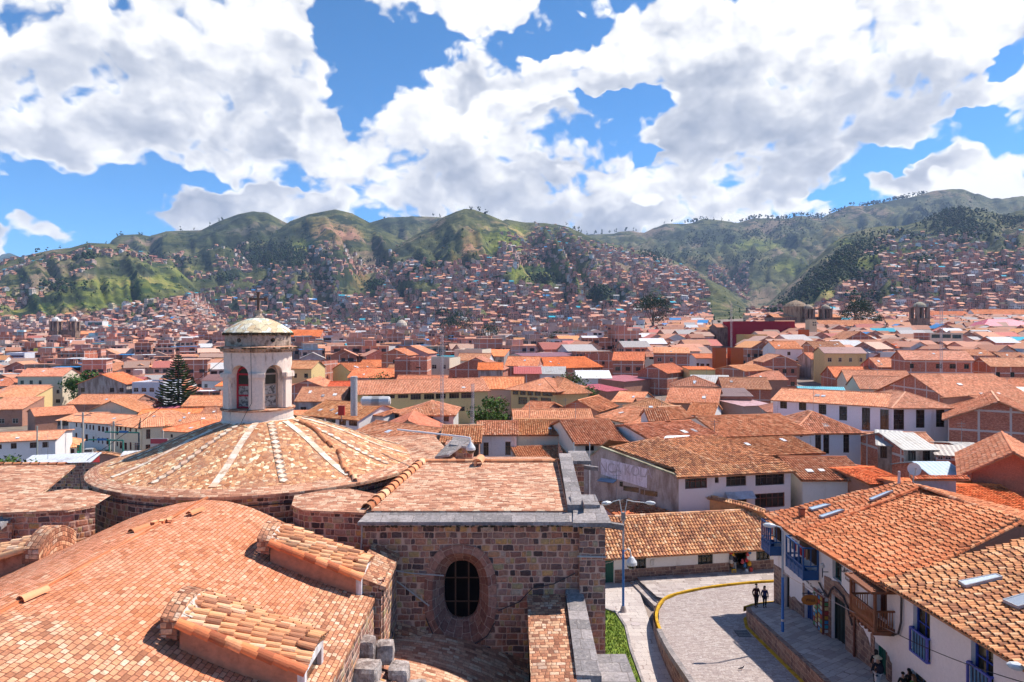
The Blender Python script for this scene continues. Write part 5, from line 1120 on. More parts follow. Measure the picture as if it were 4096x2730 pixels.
# corrugated roofs cluster
GREY = (.50, .47, .43)
B_('weathered house with grey corrugated gables and brick side wall', Z11, (272, 318), (452, 330), 212, 10, 'gable', D=80, wall='grey', mode='metal', roofc=GREY, wins=[(288, 332, 338, 418), (372, 337, 425, 430)], sidewall='brick', style='grid', fcol=DKW, oh=.35, wcol=(.45, .36, .3))
B_('weathered house with a step in its grey corrugated roof, middle of the cluster', Z11, (456, 350), (688, 346), 232, 9.5, 'gable', D=77, wall='grey', mode='metal', roofc=GREY, wins=[(486, 354, 545, 437), (593, 354, 648, 442)], sidewall='brick', style='grid', fcol=DKW, oh=.35, wcol=(.45, .36, .3))
B_('low shed with rusty and grey sheet roof beside the corrugated house', Z11, (690, 388), (925, 402), 318, 7, 'gable', D=76, wall='brick', mode='metal', roofc=(.5, .42, .36), wins=[(700, 400, 740, 428), (752, 402, 800, 430)], fcol=(.5, .5, .5), oh=.3)
B_('brick box with a small square window right of the grey roofs', Z11, (942, 372), (1090, 368), 335, 7, 'gable', D=78, wall='brick', mode='metal', roofc=(.42, .38, .34), wins=[(965, 388, 1045, 420)])
B_('pale house with a blue sheet metal roof below the corrugated cluster', Z11, (700, 566), (942, 572), 440, 8, 'gable', D=69, wall='cream', mode='metal', roofc=(.40, .50, .58), wins=[(875, 590, 942, 622)], sidewall='brick', oh=.35)
B_('red adobe house with deep eaves and a large gable at the right edge', Z11, (948, 492), (1546, 546), 366, 12, 'end', D=62, wall='mud', mode='tile', oh=1.1, wcol=(1.3, .8, .7))
B_('house with a bright orange corrugated roof and skylights at the right edge', Z11, (800, 800), (1480, 812), 612, 12, 'gable', D=54.5, wall='pink', mode='tile', roofc=(1.25, .75, .45), wcol=(.4, .2, .15))
B_('low roof of bright orange tiles squeezed between white house and dish', Z11, (215, 600), (470, 585), 520, 9, 'gable', D=66, wall='mud', mode='tile', roofc=(1.2, .72, .45))
# shop row opposite the street corner: small roofs behind it
B_('low outbuilding with a bright new hipped tile roof behind the shop', Z10, (290, 404), (1262, 338), 120, 8, 'hip', D=65.2, wall='pink', mode='tile', roofc=(1.1, .86, .72), oh=.2)
# middle rows
B_('left half of the four-storey raw red brick tower, painted darker as its shaded face', Z5, (467, 572), (572, 572), 560, 9, 'flat', h=11.5, wall='brick', wcol=(.9, .85, .85))  # one tower: shaded and sunlit face painted as darker and lighter brick
B_('taller right half of the raw brick tower, painted lighter as its sunlit face', Z5, (573, 566), (686, 572), 560, 10, 'flat', h=11.8, wall='brick', wins=[(612, 618, 645, 628), (612, 668, 645, 680)], wcol=(1.15, 1.1, 1.05))
B_('long brick warehouse with a smooth orange sheet roof', Z5, (1482, 628), (1866, 616), 552, 22, 'gable', h=6.5, wall='brick', roofc=ORG, oh=.5)
B_('striped maroon and white corrugated hall roof above the warehouse', Z5, (1350, 552), (1755, 540), 520, 14, 'gable', h=8.5, wall='white', mode='metal', roofc=(.30, .13, .15))
B_('white marquee roof of a market hall', Z5, (1700, 692), (1925, 690), 640, 14, 'gable', h=5.5, wall='white', mode='metal', roofc=(.82, .8, .78))
B_('roof terrace house with a red sheet canopy, left of the marquee', Z5, (1275, 660), (1450, 655), 615, 9, 'gable', h=8.5, wall='brick', mode='metal', roofc=(.55, .12, .10))
B_('open rooftop with an orange tiled canopy', Z5, (1030, 634), (1190, 632), 590, 8, 'gable', h=9.5, wall='grey', roofc=ORG)
B_('low house with a pink red sheet roof among old tiles', Z5, (2010, 716), (2235, 694), 684, 12, 'shed', h=5, wall='mud', mode='metal', roofc=(.5, .15, .16))
B_('two pitched crimson sheet roofs with white skylights', Z5, (1890, 782), (2030, 770), 732, 10, 'shed', h=4.5, wall='mud', mode='metal', roofc=(.5, .08, .1))
B_('long cream dormitory with two rows of windows and small dormers', Z5, (2035, 548), (2420, 545), 515, 12, 'gable', h=7, wall='cream', wins=[(2120+i*60, 550, 2150+i*60, 566) for i in range(5)], fcol=DKW)
B_('adobe house with a dark sheet roof and pink sheds, right of centre', Z7, (755, 352), (1072, 350), 292, 12, 'gable', h=5.5, wall='mud', mode='metal', roofc=(.22, .13, .12))
B_('shed with a pale pink sheet roof below the dark sheet roof', Z7, (1005, 430), (1230, 418), 380, 8, 'shed', h=4.2, wall='pink', mode='metal', roofc=(.60, .36, .36), wcol=(.5, .36, .3))
B_('old tiled roof with one white translucent sheet, middle', Z7, (412, 396), (800, 412), 290, 13, 'gable', h=4.5, wall='mud', roofc=OLD)
B_('old tiled house with yellow fascia and two skylights', Z7, (575, 490), (770, 500), 405, 11, 'gable', h=5, wall='white', mode=TL, wins=[(608, 518, 634, 543), (665, 520, 692, 543)], roofc=OLD)
B_('old lichened roof slope above the white corner house', Z7, (0, 392), (208, 402), 318, 12, 'gable', h=4.6, wall='cream', roofc=OLD)
B_('small old roof with a cream eave, beside the lichened slope', Z7, (215, 432), (330, 438), 372, 8, 'gable', h=4.4, wall='cream', roofc=OLD)
B_('brick gable with concrete frame beside the orange chimneys', Z7, (785, 148), (1020, 162), 120, 12, 'end', h=7.0, wall='brick', roofc=OLD)
B_('long tiled roof right of the framed brick gable', Z7, (1055, 228), (1345, 226), 162, 14, 'gable', h=5.2, wall='mud')
B_('brick shed with terrace in front of the orange chimneys', Z7, (588, 192), (765, 198), 180, 9, 'flat', h=5.5, wall='brick')
B_('cream house under bright orange sheet roof by the chimneys', Z7, (590, 150), (790, 148), 134, 8, 'shed', h=7.5, wall='yellow', roofc=ORG)
B_('white house with small black windows behind the orange chimneys', Z7, (645, 62), (1000, 64), 30, 12, 'gable', h=7.5, wall='white', wins=[(645, 100, 665, 130), (675, 104, 705, 132), (722, 105, 745, 130)], roofc=NEW)
B_('wide adobe gable with a new tile roof, centre right', Z7, (195, 166), (420, 176), 114, 13, 'end', h=6.5, wall='brick', roofc=NEW)
# left part
LW = (.76, .69, .63)
WA = [(335, 460, 355, 515), (400, 470, 420, 528), (470, 480, 487, 540), (513, 488, 533, 550), (555, 493, 578, 556), (627, 500, 657, 568), (678, 510, 708, 578), (730, 518, 760, 585)]
B_('white colonial row with shuttered windows on the street at the far left', Z12, (250, 436), (790, 474), 345, 12, 'gable', h=5.6, wall='white', wins=WA+[(255, 590, 275, 672), (330, 592, 355, 690), (460, 612, 495, 700), (557, 640, 580, 715), (627, 650, 645, 725), (678, 655, 695, 735), (735, 660, 765, 745)], fcol=(.16, .05, .035), wcol=LW)
B_('cream colonial corner house with balconies above the traffic lights', Z12, (795, 474), (1198, 520), 320, 14, 'hip', h=5.9, wall='cream', wins=[(865, 500, 890, 620), (912, 505, 935, 560), (975, 515, 1000, 600), (1038, 522, 1062, 578), (1113, 535, 1135, 600), (870, 710, 890, 770), (912, 715, 940, 800), (970, 722, 1005, 815), (1040, 715, 1065, 815), (1105, 725, 1150, 820)], fcol=(.2, .05, .035), wcol=(.76, .64, .46))
B_('cream house with one tall balcony door beyond the traffic lights', Z12, (1206, 518), (1475, 502), 382, 14, 'gable', h=5.9, wall='cream', wins=[(1257, 548, 1312, 672), (1250, 745, 1330, 812)], fcol=(.2, .05, .035), wcol=(.76, .64, .46))
B_('long ribbed roof running right from the cream corner to the lantern', Z12, (1478, 500), (2290, 470), 345, 14, 'gable', h=5.6, wall='cream', wins=[])
B_('cream corner house with a low hipped roof against the dome', Z12, (1450, 552), (1990, 585), 430, 12, 'hip', h=5.2, wall='cream', wins=[(1575, 612, 1605, 655)], roofc=(1.1, .8, .68))
B_('house with a dark glazed gallery at the far left end of the street', Z12, (95, 428), (246, 432), 330, 14, 'gable', h=5.6, wall='grey', wins=[(105, 440, 240, 500)], style='grid', wcol=(.5, .46, .42))
B_('white corner house with a long tiled roof and brown windows, far left', Z4, (-80, 1124), (372, 1102), 1050, 11, 'gable', h=5.7, wall='white', mode='corr', wins=[(-10, 1140, 12, 1170), (72, 1130, 112, 1168), (200, 1125, 250, 1163), (285, 1122, 327, 1160)], fcol=(.14, .06, .04))
B_('single-storey shop with hipped tiles and dark red sign on the corner', Z4, (352, 1160), (528, 1148), 1112, 8, 'hip', h=3.4, wall='white', wins=[(470, 1170, 500, 1215)], fcol=(.1, .02, .02))
B_('long low shed with a white sheet metal roof behind the left wall', Z4, (135, 1276), (600, 1256), 1243, 4, 'shed', D=86, wall='crimson', mode='metal', roofc=(.66, .68, .72))
B_('small shed with white sheet roof beside the dome', Z4, (790, 1262), (950, 1252), 1245, 6, 'shed', D=90, wall='mud', mode='metal', roofc=(.72, .7, .7))
B_('long old tiled roof across the left, below the brick flats', Z4, (455, 866), (882, 862), 802, 13, 'gable', h=5.2, wall='mud', roofc=OLD)
B_('tiled roof with skewed ridge between old roofs at the left', Z4, (238, 948), (520, 928), 884, 12, 'gable', h=4.8, wall='mud', roofc=OLD)
B_('adobe house with a small ribbed roof beside the tall araucaria', Z4, (885, 884), (1000, 880), 842, 7, 'gable', h=5.4, wall='brick')
B_('low hall with a pink sheet roof in front of the araucaria', Z4, (1000, 912), (1120, 908), 876, 10, 'shed', h=4.5, wall='mud', mode='metal', roofc=(.62, .17, .24))
B_('brick flats with two blue grey sheet canopies right of the araucaria', Z4, (1258, 792), (1480, 786), 770, 10, 'flat', h=7.5, wall='brick', wins=[(1318, 792, 1366, 812), (1425, 790, 1475, 808), (1315, 845, 1378, 872), (1385, 840, 1432, 864), (1345, 900, 1380, 918)], fcol=(.4, .4, .4))
B_('beige flats wedged between brick flats and the lantern', Z4, (1450, 745), (1525, 742), 718, 9, 'gable', h=8.5, wall='cream', wins=[(1470, 770, 1488, 790)], roofc=ORG)
B_('framed red brick gable house right of the lantern', Z4, (1950, 748), (2172, 745), 706, 13, 'end', h=6.5, wall='brick', roofc=OLD)
B_('house with a bright crimson tile roof right of the lantern', Z4, (2176, 808), (2315, 806), 715, 14, 'gable', h=5, wall='grey', roofc=(1.0, .42, .36))
B_('low block with orange tile roof, left one of two', Z4, (575, 786), (750, 782), 755, 10, 'gable', h=5.2, wall='cream', roofc=ORG)
B_('low block with orange tile roof, right one of two', Z4, (756, 785), (942, 776), 748, 10, 'gable', h=5.4, wall='cream', roofc=ORG)
B_('small teal painted house under an orange roof at the left', Z4, (205, 822), (280, 815), 796, 8, 'shed', h=5, wall='teal', roofc=ORG, wins=[(245, 825, 270, 845)])
B_('cream gabled guesthouse with big glazed gable left of the araucaria', Z4, (782, 642), (1035, 628), 590, 13, 'end', h=8, wall='cream', wins=[(865, 625, 893, 658), (903, 608, 930, 658), (968, 618, 993, 655)], fcol=(.5, .5, .5))
B_('cream guesthouse wing with glazed porch', Z4, (1036, 632), (1165, 605), 582, 11, 'gable', h=8, wall='cream', wins=[(1040, 645, 1078, 668), (1088, 610, 1125, 640)], fcol=(.5, .5, .5))
B_('tall red brick block of flats in a concrete grid at the left', Z4, (386, 518), (566, 522), 505, 14, 'flat', h=13.5, wall='brick', wins=[(410+i*38, 535+j*28, 424+i*38, 548+j*28) for i in range(4) for j in range(3)], wcol=(1.05, .95, .9))
B_('white flats with blue glass bands at the left edge', Z4, (40, 530), (165, 532), 520, 12, 'flat', h=11, wall='bluewhite', wins=[(50, 540+j*22, 158, 552+j*22) for j in range(3)], style='grid', fcol=(.05, .10, .45))
B_('lime yellow painted flats behind the left houses', Z4, (226, 500), (292, 502), 488, 10, 'flat', h=11, wall='lime', wins=[(238, 512, 252, 526), (262, 512, 280, 526)], fcol=(.5, .5, .1), wcol=(.72, .66, .10))
B_('office block with green trim and dark glazing, far left', Z4, (570, 312), (688, 312), 300, 16, 'flat', h=15, wall='white', wins=[(590, 318, 686, 338), (590, 346, 686, 366)], style='grid', fcol=(.02, .2, .12))
B_('red brick hotel with arched orange roofs right of the lantern', Z4, (1930, 412), (2152, 412), 368, 14, 'gable', h=13, wall='brick', roofc=ORG, wins=[(1965+i*48, 430+j*28, 1985+i*48, 444+j*28) for i in range(3) for j in range(3)])
B_('glass fronted building with a blue poster right of the brick hotel', Z4, (2108, 412), (2245, 418), 405, 14, 'flat', h=12, wall='bluewhite', wins=[(2160, 422+j*26, 2238, 440+j*26) for j in range(3)]+[(2112, 440, 2152, 500)], style='grid', fcol=(.1, .2, .3))
B_('broad hall with a smooth orange roof right of the lantern', Z4, (1945, 626), (2268, 619), 572, 16, 'gable', h=6.5, wall='cream', roofc=ORG, wins=[(1960+i*40, 640, 1985+i*40, 665) for i in range(6)])
B_('mustard yellow two-storey house beyond the old roofs, centre left', Z5, (165, 642), (356, 634), 590, 12, 'gable', h=6.5, wall='yellow', roofc=NEW, wins=[(190, 645, 212, 660), (235, 645, 255, 660), (285, 643, 305, 658)])
B_('low red tiled pavilion with a leafy terrace, left', Z5, (98, 552), (236, 552), 534, 10, 'gable', h=7.5, wall='mud', roofc=RED)
# right part
B_('long windowless crimson wall of a theatre on the skyline of roofs', Z6, (396, 318), (808, 318), 305, 20, 'flat', h=14, wall='crimson', wcol=(.34, .02, .035))
B_('brown concrete blind block left of the crimson theatre', Z6, (286, 352), (462, 352), 330, 16, 'gable', h=11, wall='grey', wcol=(.32, .22, .17))
B_('low block with an ochre parapet and brick base', Z6, (468, 408), (622, 408), 400, 12, 'flat', h=9, wall='ochre', wcol=(.55, .36, .14))
B_('plain pink plastered gable right of the ochre parapet', Z6, (592, 462), (762, 462), 428, 12, 'end', h=7, wall='pink', wcol=(.58, .36, .36))
B_('tall framed brick gable with a tiled roof, right of centre', Z6, (1140, 436), (1355, 432), 380, 16, 'end', h=8.5, wall='brick')
B_('four-storey cream and brick flats with a sheet canopy on the right', Z6, (1718, 398), (1942, 398), 378, 12, 'flat', h=12, wall='cream', wins=[(1738, 450, 1772, 466), (1790, 452, 1824, 466), (1840, 450, 1872, 466), (1738, 488, 1775, 506), (1795, 488, 1828, 506), (1840, 488, 1875, 506), (1730, 400, 1790, 425), (1800, 400, 1860, 425), (1870, 402, 1930, 428)], sidewall='brick')
B_('white house with blue window bands right of the orange roofs', Z6, (1310, 522), (1446, 516), 490, 10, 'gable', h=7, wall='bluewhite', mode='metal', roofc=(.6, .55, .55), wins=[(1345, 520, 1372, 532), (1385, 520, 1410, 532)], fcol=(.05, .12, .5))
B_('white house with three tall crimson shutters', Z6, (1446, 492), (1580, 490), 465, 10, 'gable', h=7.5, wall='white', roofc=ORG, wins=[(1455, 503, 1472, 548), (1485, 503, 1502, 548), (1516, 503, 1534, 548)], fcol=(.4, .02, .03))
B_('orange tiled house with small windows beside the orange chimney', Z6, (1045, 520), (1180, 516), 472, 12, 'gable', h=6.5, wall='cream', roofc=ORG)
B_('burnt orange painted house with a slanted parapet', Z6, (815, 452), (940, 436), 430, 9, 'shed', h=9, wall='orange', roofc=ORG)
B_('big hall with a smooth crimson hipped roof at the right edge', Z6, (2075, 350), (2500, 350), 297, 26, 'hip', h=8, wall='grey', mode='metal', roofc=(.55, .10, .15), wcol=(.42, .3, .26))
B_('long white monastery wing with a row of small arched windows', Z6, (1725, 270), (1985, 268), 243, 14, 'gable', h=9, wall='white', wins=[(1800+i*46, 272, 1812+i*46, 286) for i in range(4)], roofc=NEW)
B_('white monastery wing continuing to the right edge', Z6, (2020, 262), (2420, 258), 232, 14, 'gable', h=10, wall='white', wins=[(2055+i*38, 264, 2070+i*38, 278) for i in range(9)], roofc=NEW)
B_('long white convent range under an unbroken tiled roof, right', Z6, (985, 342), (1366, 340), 305, 16, 'gable', h=8, wall='white', roofc=OLD, wins=[(1010+i*50, 345, 1040+i*50, 357) for i in range(7)])
B_('cream house with three tall windows below the pale turret', Z6, (892, 382), (1000, 378), 350, 12, 'hip', h=8.5, wall='cream', wins=[(934, 390, 948, 414), (958, 390, 972, 414), (980, 390, 994, 414)])
B_('slim pale yellow turret with six small openings', Z6, (905, 306), (956, 306), 300, 5, 'flat', h=15, wall='yellow', wins=[(928, 316, 938, 326), (942, 316, 950, 326), (928, 332, 938, 342), (942, 332, 950, 342)], wcol=(.6, .52, .34))
B_('brick house with an arched crimson shed at the right', Z6, (1500, 412), (1600, 412), 402, 9, 'flat', h=8, wall='crimson')
B_('long low brick terrace with concrete posts, right', Z6, (2088, 468), (2420, 468), 455, 12, 'flat', h=7, wall='brick')
B_('tiled house with gable and timber window below the orange tiles', Z6, (1335, 598), (1480, 596), 572, 9, 'gable', h=6, wall='grey', wins=[(1340, 602, 1395, 625)], wcol=(.45, .36, .32))
B_('brick rooftop rooms with a flat orange canopy', Z6, (1690, 602), (1902, 604), 590, 8, 'flat', h=7.5, wall='brick', wins=[(1702, 612, 1732, 654)])
# orange painted ventilation shafts
for (x0, x1, y0, lb) in ((273, 347, 490, 'square burnt orange shaft, the left one of a pair, rising above tiled roofs'), (378, 461, 490, 'square burnt orange shaft, the right one of a pair, rising above tiled roofs'), (852, 905, 368, 'single burnt orange shaft above a slanted orange parapet')):
 (u0, v0), (u1, _) = Z6(x0, y0), Z6(x1, y0); D = 232 if y0 > 400 else 330; mb = MB(); X0, X1 = px(u0, D), px(u1, D); zt_ = pz(v0, D); g_ = gz((X0+X1)/2, D); wd = X1-X0
 mb.box(((X0+X1)/2, D+wd/2, (zt_+g_)/2-.5), (wd, wd, zt_-g_+1), (.50, .115, .035)); mb.box(((X0+X1)/2, D+wd/2, zt_-.15), (wd*1.03, wd*1.03, .3), (.42, .13, .06))
 o = mb.build('chimney', M['plaster'], loc=((X0+X1)/2, D+wd/2, g_)); props(o, lb, 'chimney', 'burnt orange shafts'); OCC.append(((X0+X1)/2, D+wd/2, wd, None))
# ------------------------------------------------------------------ the street and square at the right
def st(o, nm=None): return props(o, kind='structure')
def ribbon(name, L, R, mat, dz=0, thick=0):
 """a paved strip between two polylines of (x, y, z)"""
 mb = MB()
 for i in range(len(L)-1):
  K = 4
  for k in range(K):
   def at(P, t): return Vector(P[i]).lerp(Vector(P[i+1]), t)
   a, b, c, d = at(L, k/K), at(R, k/K), at(R, (k+1)/K), at(L, (k+1)/K); P_ = [p+Vector((0, 0, dz)) for p in (a, b, c, d)]
   mb.face(P_, uv=[(p.x, p.y) for p in P_])
 return st(mb.build(name, M[mat]))
def zr(D): return float(np.interp(D, [15, 25, 39, 44.6, 48.8, 52.5, 56, 60, 70], [-17.8, -18.9, -20.4, -20.95, -21.35, -21.6, -21.8, -21.9, -21.95]))
def zs_(D): return -20.2+(48.8-D)*.1
KL = [(10.9, 15), (10.8, 25), (10.65, 33), (10.55, 39.6), (10.45, 44.6), (10.7, 49.6), (11.3, 52.3), (12.3, 54.6), (13.6, 55.9), (16.3, 57.3), (19.8, 58.4), (23.8, 59.1), (40, 61)]   # kerb of the square
KR = [(16.95, 15), (16.95, 25), (16.95, 33), (16.95, 39.6), (16.95, 44.6), (16.95, 48.8), (17.4, 50.6), (18.6, 52.0), (20.0, 52.9), (21.8, 53.4), (23.5, 53.7), (26, 54), (40, 55)]
ribbon('road', [(x, y, zr(y)) for x, y in KL], [(x, y, zr(y) if y < 50 else zr(y)+.0) for x, y in KR], 'cobble')
ribbon('square_pavement', [(-4, 40, -22.15), (-4, 50, -22.15), (-3, 62, -22.15)], [(10.7, 40, -22.15), (10.4, 50, -22.15), (11.0, 62, -22.15)], 'crazy_paving')
ribbon('square_pavement', [(-4, 20, -22.15), (-4, 40, -22.15)], [(10.9, 20, -22.15), (10.7, 40, -22.15)], 'crazy_paving')
# upper pavement between the steps and the shops
UL = [(11.95, 54.3), (11.75, 55.3), (11.4, 57), (11.1, 58.6), (10.8, 60.5)]
mb = MB(); up = [(12.25, 54.75), (13.6, 56.0), (16.3, 57.4), (19.8, 58.5), (23.8, 59.2), (40, 61.1), (40, 66), (10.8, 61.5), (11.1, 58.6), (11.75, 55.2)]
mb.face([(x, y, zr(y)+.13) for x, y in up], uv=up); st(mb.build('pavement', M['flagstone']))
kb = MB()
def kerb(mb, P, w_=.28, h=.15, zf=zr, out=-1):
 for i in range(len(P)-1):
  a, b = Vector(P[i]), Vector(P[i+1]); d = (b-a).normalized(); n_ = Vector((-d.y, d.x))*w_*out
  q = [(a.x, a.y), (b.x, b.y), (b.x+n_.x, b.y+n_.y), (a.x+n_.x, a.y+n_.y)]; z = [zf(p[1])+h for p in q]
  mb.face([(p[0], p[1], zz) for p, zz in zip(q, z)]); mb.face([(q[0][0], q[0][1], z[0]-h-.05), (q[1][0], q[1][1], z[1]-h-.05), (q[1][0], q[1][1], z[1]), (q[0][0], q[0][1], z[0])][::-1]); mb.face([(q[2][0], q[2][1], z[2]-.4), (q[3][0], q[3][1], z[3]-.4), (q[3][0], q[3][1], z[3]), (q[2][0], q[2][1], z[2])])
def smooth(P, k=6):
 out = []
 for i in range(len(P)-1):
  p0 = Vector(P[max(i-1, 0)]); p1 = Vector(P[i]); p2 = Vector(P[i+1]); p3 = Vector(P[min(i+2, len(P)-1)])
  for j in range(k): t = j/k; out.append(.5*((2*p1)+(p2-p0)*t+(2*p0-5*p1+4*p2-p3)*t*t+(3*p1-p0-3*p2+p3)*t**3))
 return out+[Vector(P[-1])]
KLs = smooth(KL); yel = plain_mat('yellow_paint', (.62, .36, .02), .8, .3, 5, (.6, .5, .45), 2, .5, .6)
kerb(kb, [p for p in KLs if 47.5 < p.y], .2, .16, out=1); o = kb.build('kerb', yel); props(o, 'curved yellow painted kerb along the upper side of the cobbled street', 'kerb')
kb = MB(); kerb(kb, [p for p in KLs if p.y < 48.2], .34, .16, out=1); o = kb.build('kerb', M['grey_slab']); props(o, 'bare stone kerb on top of the curved retaining wall', 'kerb')
# curved retaining wall on the square side of the road
mb = MB(); PW = [(p.x-.34, p.y) for p in KLs if p.y < 56.2]
for i in range(len(PW)-1):
 a, b = PW[i], PW[i+1]; s_ = sum(math.hypot(PW[k+1][0]-PW[k][0], PW[k+1][1]-PW[k][1]) for k in range(i)); L_ = math.hypot(b[0]-a[0], b[1]-a[1])
 mb.face([(b[0], b[1], -22.6), (a[0], a[1], -22.6), (a[0], a[1], zr(a[1])+.13), (b[0], b[1], zr(b[1])+.13)], uv=[(s_+L_, -22.6), (s_, -22.6), (s_, zr(a[1])), (s_+L_, zr(b[1]))])
o = mb.build('retaining_wall', M['plinth_stone']); props(o, 'low curved stone retaining wall between the street and the path', 'wall')
# steps
sw = empty('steps', (11.3, 57, -22.1), 'three long stone steps between the lower path and the shop pavement', 'steps')
for k in range(3):
 x0, x1 = 10.35+k*.42, 11.35+k*.42; z = -22.0+k*.085
 mb = MB(); slab(mb, [(x1, 54.3+.25*k, z), (x1+.43, 54.3+.25*k, z), (x0+.43, 59.6, z), (x0, 59.6, z)], .5); mb.build('step', M['flagstone'], sw)
# lawn
mb = MB(); q = [(3.9, 38), (8.1, 38), (8.1, 46.8), (8.35, 50.5), (8.05, 53.0), (7.2, 53.9), (3.0, 53.9)]
mb.face([(x, y, -22.08) for x, y in q]); st(mb.build('lawn', M['grass']))
gb = MB()
for _ in range(9000):
 x, y = random.uniform(3.9, 8.4), random.uniform(38, 53.8)
 if x > np.interp(y, [38, 46.8, 50.5, 53, 53.9], [8.0, 8.0, 8.25, 7.95, 7.1]): continue
 a = random.random()*PI; h = random.uniform(.06, .22); dx_, dy_ = .03*math.cos(a), .03*math.sin(a); gb.face([(x-dx_, y-dy_, -22.08), (x+dx_, y+dy_, -22.08), (x+random.uniform(-.06, .06), y+random.uniform(-.06, .06), -22.08+h)])
props(gb.build('grass', M['grass']), kind='stuff')
mb = MB(); E_ = [(8.2, 38), (8.2, 46.8), (8.45, 50.5), (8.15, 53.1), (7.2, 54.0)]
for a, b in zip(E_[:-1], E_[1:]): mb.obox((a[0], a[1], -22.08), (b[0], b[1], -22.08), .18, .2, (.8, .75, .7))
props(mb.build('lawn_border', M['grey_slab']), 'narrow stone border round the strip of lawn', 'kerb')
# raised pavement in front of the houses
SL = [(16.95, 15), (16.95, 25), (16.95, 33), (16.95, 39.6), (16.95, 44.6), (16.95, 48.8), (17.4, 50.5), (18.6, 51.9), (20.0, 52.8), (21.8, 53.3), (24, 53.6)]
def zd(D): return zs_(D) if D < 48.8 else -20.2-(D-48.8)*.24
mb = MB()
for i in range(len(SL)-1):
 a, b = SL[i], SL[i+1]; K = 5
 for j in range(K):
  xa, xb = lerp(a[0], 26, j/K), lerp(a[0], 26, (j+1)/K); xc, xd_ = lerp(b[0], 26, j/K), lerp(b[0], 26, (j+1)/K)
  mb.face([(xa, a[1], zd(a[1])), (xb, a[1], zd(a[1])), (xd_, b[1], zd(b[1])), (xc, b[1], zd(b[1]))], uv=[(xa*.8+a[1]*.6, a[1]*.8-xa*.6), (xb*.8+a[1]*.6, a[1]*.8-xb*.6), (xd_*.8+b[1]*.6, b[1]*.8-xd_*.6), (xc*.8+b[1]*.6, b[1]*.8-xc*.6)])
st(mb.build('pavement', M['flagstone']))
mb = MB()
for i in range(len(SL)-1):
 a, b = SL[i], SL[i+1]; mb.face([(b[0], b[1], -22.5), (a[0], a[1], -22.5), (a[0], a[1], zd(a[1])-.02), (b[0], b[1], zd(b[1])-.02)], uv=[(b[1], -22.5), (a[1], -22.5), (a[1], zd(a[1])), (b[1], zd(b[1]))])
 mb.face([(a[0]-.02, a[1], zd(a[1])+.012), (a[0]+.3, a[1], zd(a[1])+.012), (b[0]+.3, b[1], zd(b[1])+.012), (b[0]-.02, b[1], zd(b[1])+.012)])
props(mb.build('retaining_wall', M['plinth_stone']), 'straight stone retaining wall that carries the raised pavement', 'wall')
mb = MB()
for i in range(len(SL)-3):
 a, b = SL[i], SL[i+1]; mb.face([(a[0]-.22, a[1], zr(a[1])+.06), (a[0], a[1], zr(a[1])+.06), (b[0], b[1], zr(b[1])+.06), (b[0]-.22, b[1], zr(b[1])+.06)]); mb.face([(b[0]-.22, b[1], zr(b[1])-.05), (a[0]-.22, a[1], zr(a[1])-.05), (a[0]-.22, a[1], zr(a[1])+.06), (b[0]-.22, b[1], zr(b[1])+.06)])
props(mb.build('kerb', yel), 'straight yellow painted kerb at the foot of the raised pavement', 'kerb')
mb = MB(); kerb(mb, [Vector(p) for p in SL[6:]], .22, .2, zf=lambda y: zd(y)-.14, out=1); props(mb.build('kerb', yel), 'short yellow kerb rounding the far corner of the raised pavement', 'kerb')
mb = MB(); mb.box((16.1, 47.2, zr(47.2)+.01), (.9, 1.5, .04), (.12, .11, .11))
for k in range(6): mb.box((16.1, 46.6+k*.24, zr(47.2)+.035), (.8, .05, .02), (.3, .28, .27))
props(mb.build('drain_grate', M['cloth']), 'iron drain grate in the cobbles beside the retaining wall', 'drain')
mb = MB(); mb.lathe((9.3, 51.2, -22.14), [(.34, 0), (.34, .012), (0, .012)], 20, (.5, .42, .4)); props(mb.build('manhole_cover', M['cloth']), 'round manhole cover in the path near the lamp', 'manhole cover')
# ---- shop row across the square
SA, SB = Vector((4.6, 58.75)), Vector((25.6, 62.4)); ZE = -19.55
o = empty('shop_row', (15, 62, -22.1), 'single-storey white shop row with stone base under one long ribbed tile roof', 'shop')
e = (SB-SA).normalized(); n = Vector((e.y, -e.x)); Ls = (SB-SA).length
def on_shop(x, y):
 u, v = Z10(x, y); k = (u-CX)/F; s = (k*SA.y-SA.x)/(e.x-k*e.y); return s, pz(v, SA.y+e.y*s)
def srect(x0, y0, x1, y1): a = on_shop(x0, y0); b = on_shop(x1, y1); return (a[0], b[0], b[1], a[1])
SH = [srect(65, 930, 182, 1290), srect(400, 930, 605, 1070), srect(1280, 872, 1478, 1000), srect(1690, 815, 1945, 1105), srect(2042, 818, 2222, 945)]
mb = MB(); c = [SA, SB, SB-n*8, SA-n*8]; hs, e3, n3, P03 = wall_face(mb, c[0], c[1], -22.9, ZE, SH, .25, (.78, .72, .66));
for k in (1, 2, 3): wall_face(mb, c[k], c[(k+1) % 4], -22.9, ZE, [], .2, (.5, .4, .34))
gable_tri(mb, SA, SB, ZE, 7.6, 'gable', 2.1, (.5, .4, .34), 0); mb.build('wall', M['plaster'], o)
for i, h in enumerate(hs):
 if i == 0: window(o, 'door', P03, e3, n3, h, .25, (.02, .13, .09), 'door')
 elif i != 3: window(o, 'window', P03, e3, n3, h, .25, (.05, .06, .05), 'grid', True)
mb = MB()   # stone base, broken by the doors
def sW(s, z, d=.035): p = SA+e*s+n*d; return (p.x, p.y, z)
segs = [(hs[0][1]+.05, hs[3][0]), (hs[3][1], Ls)]
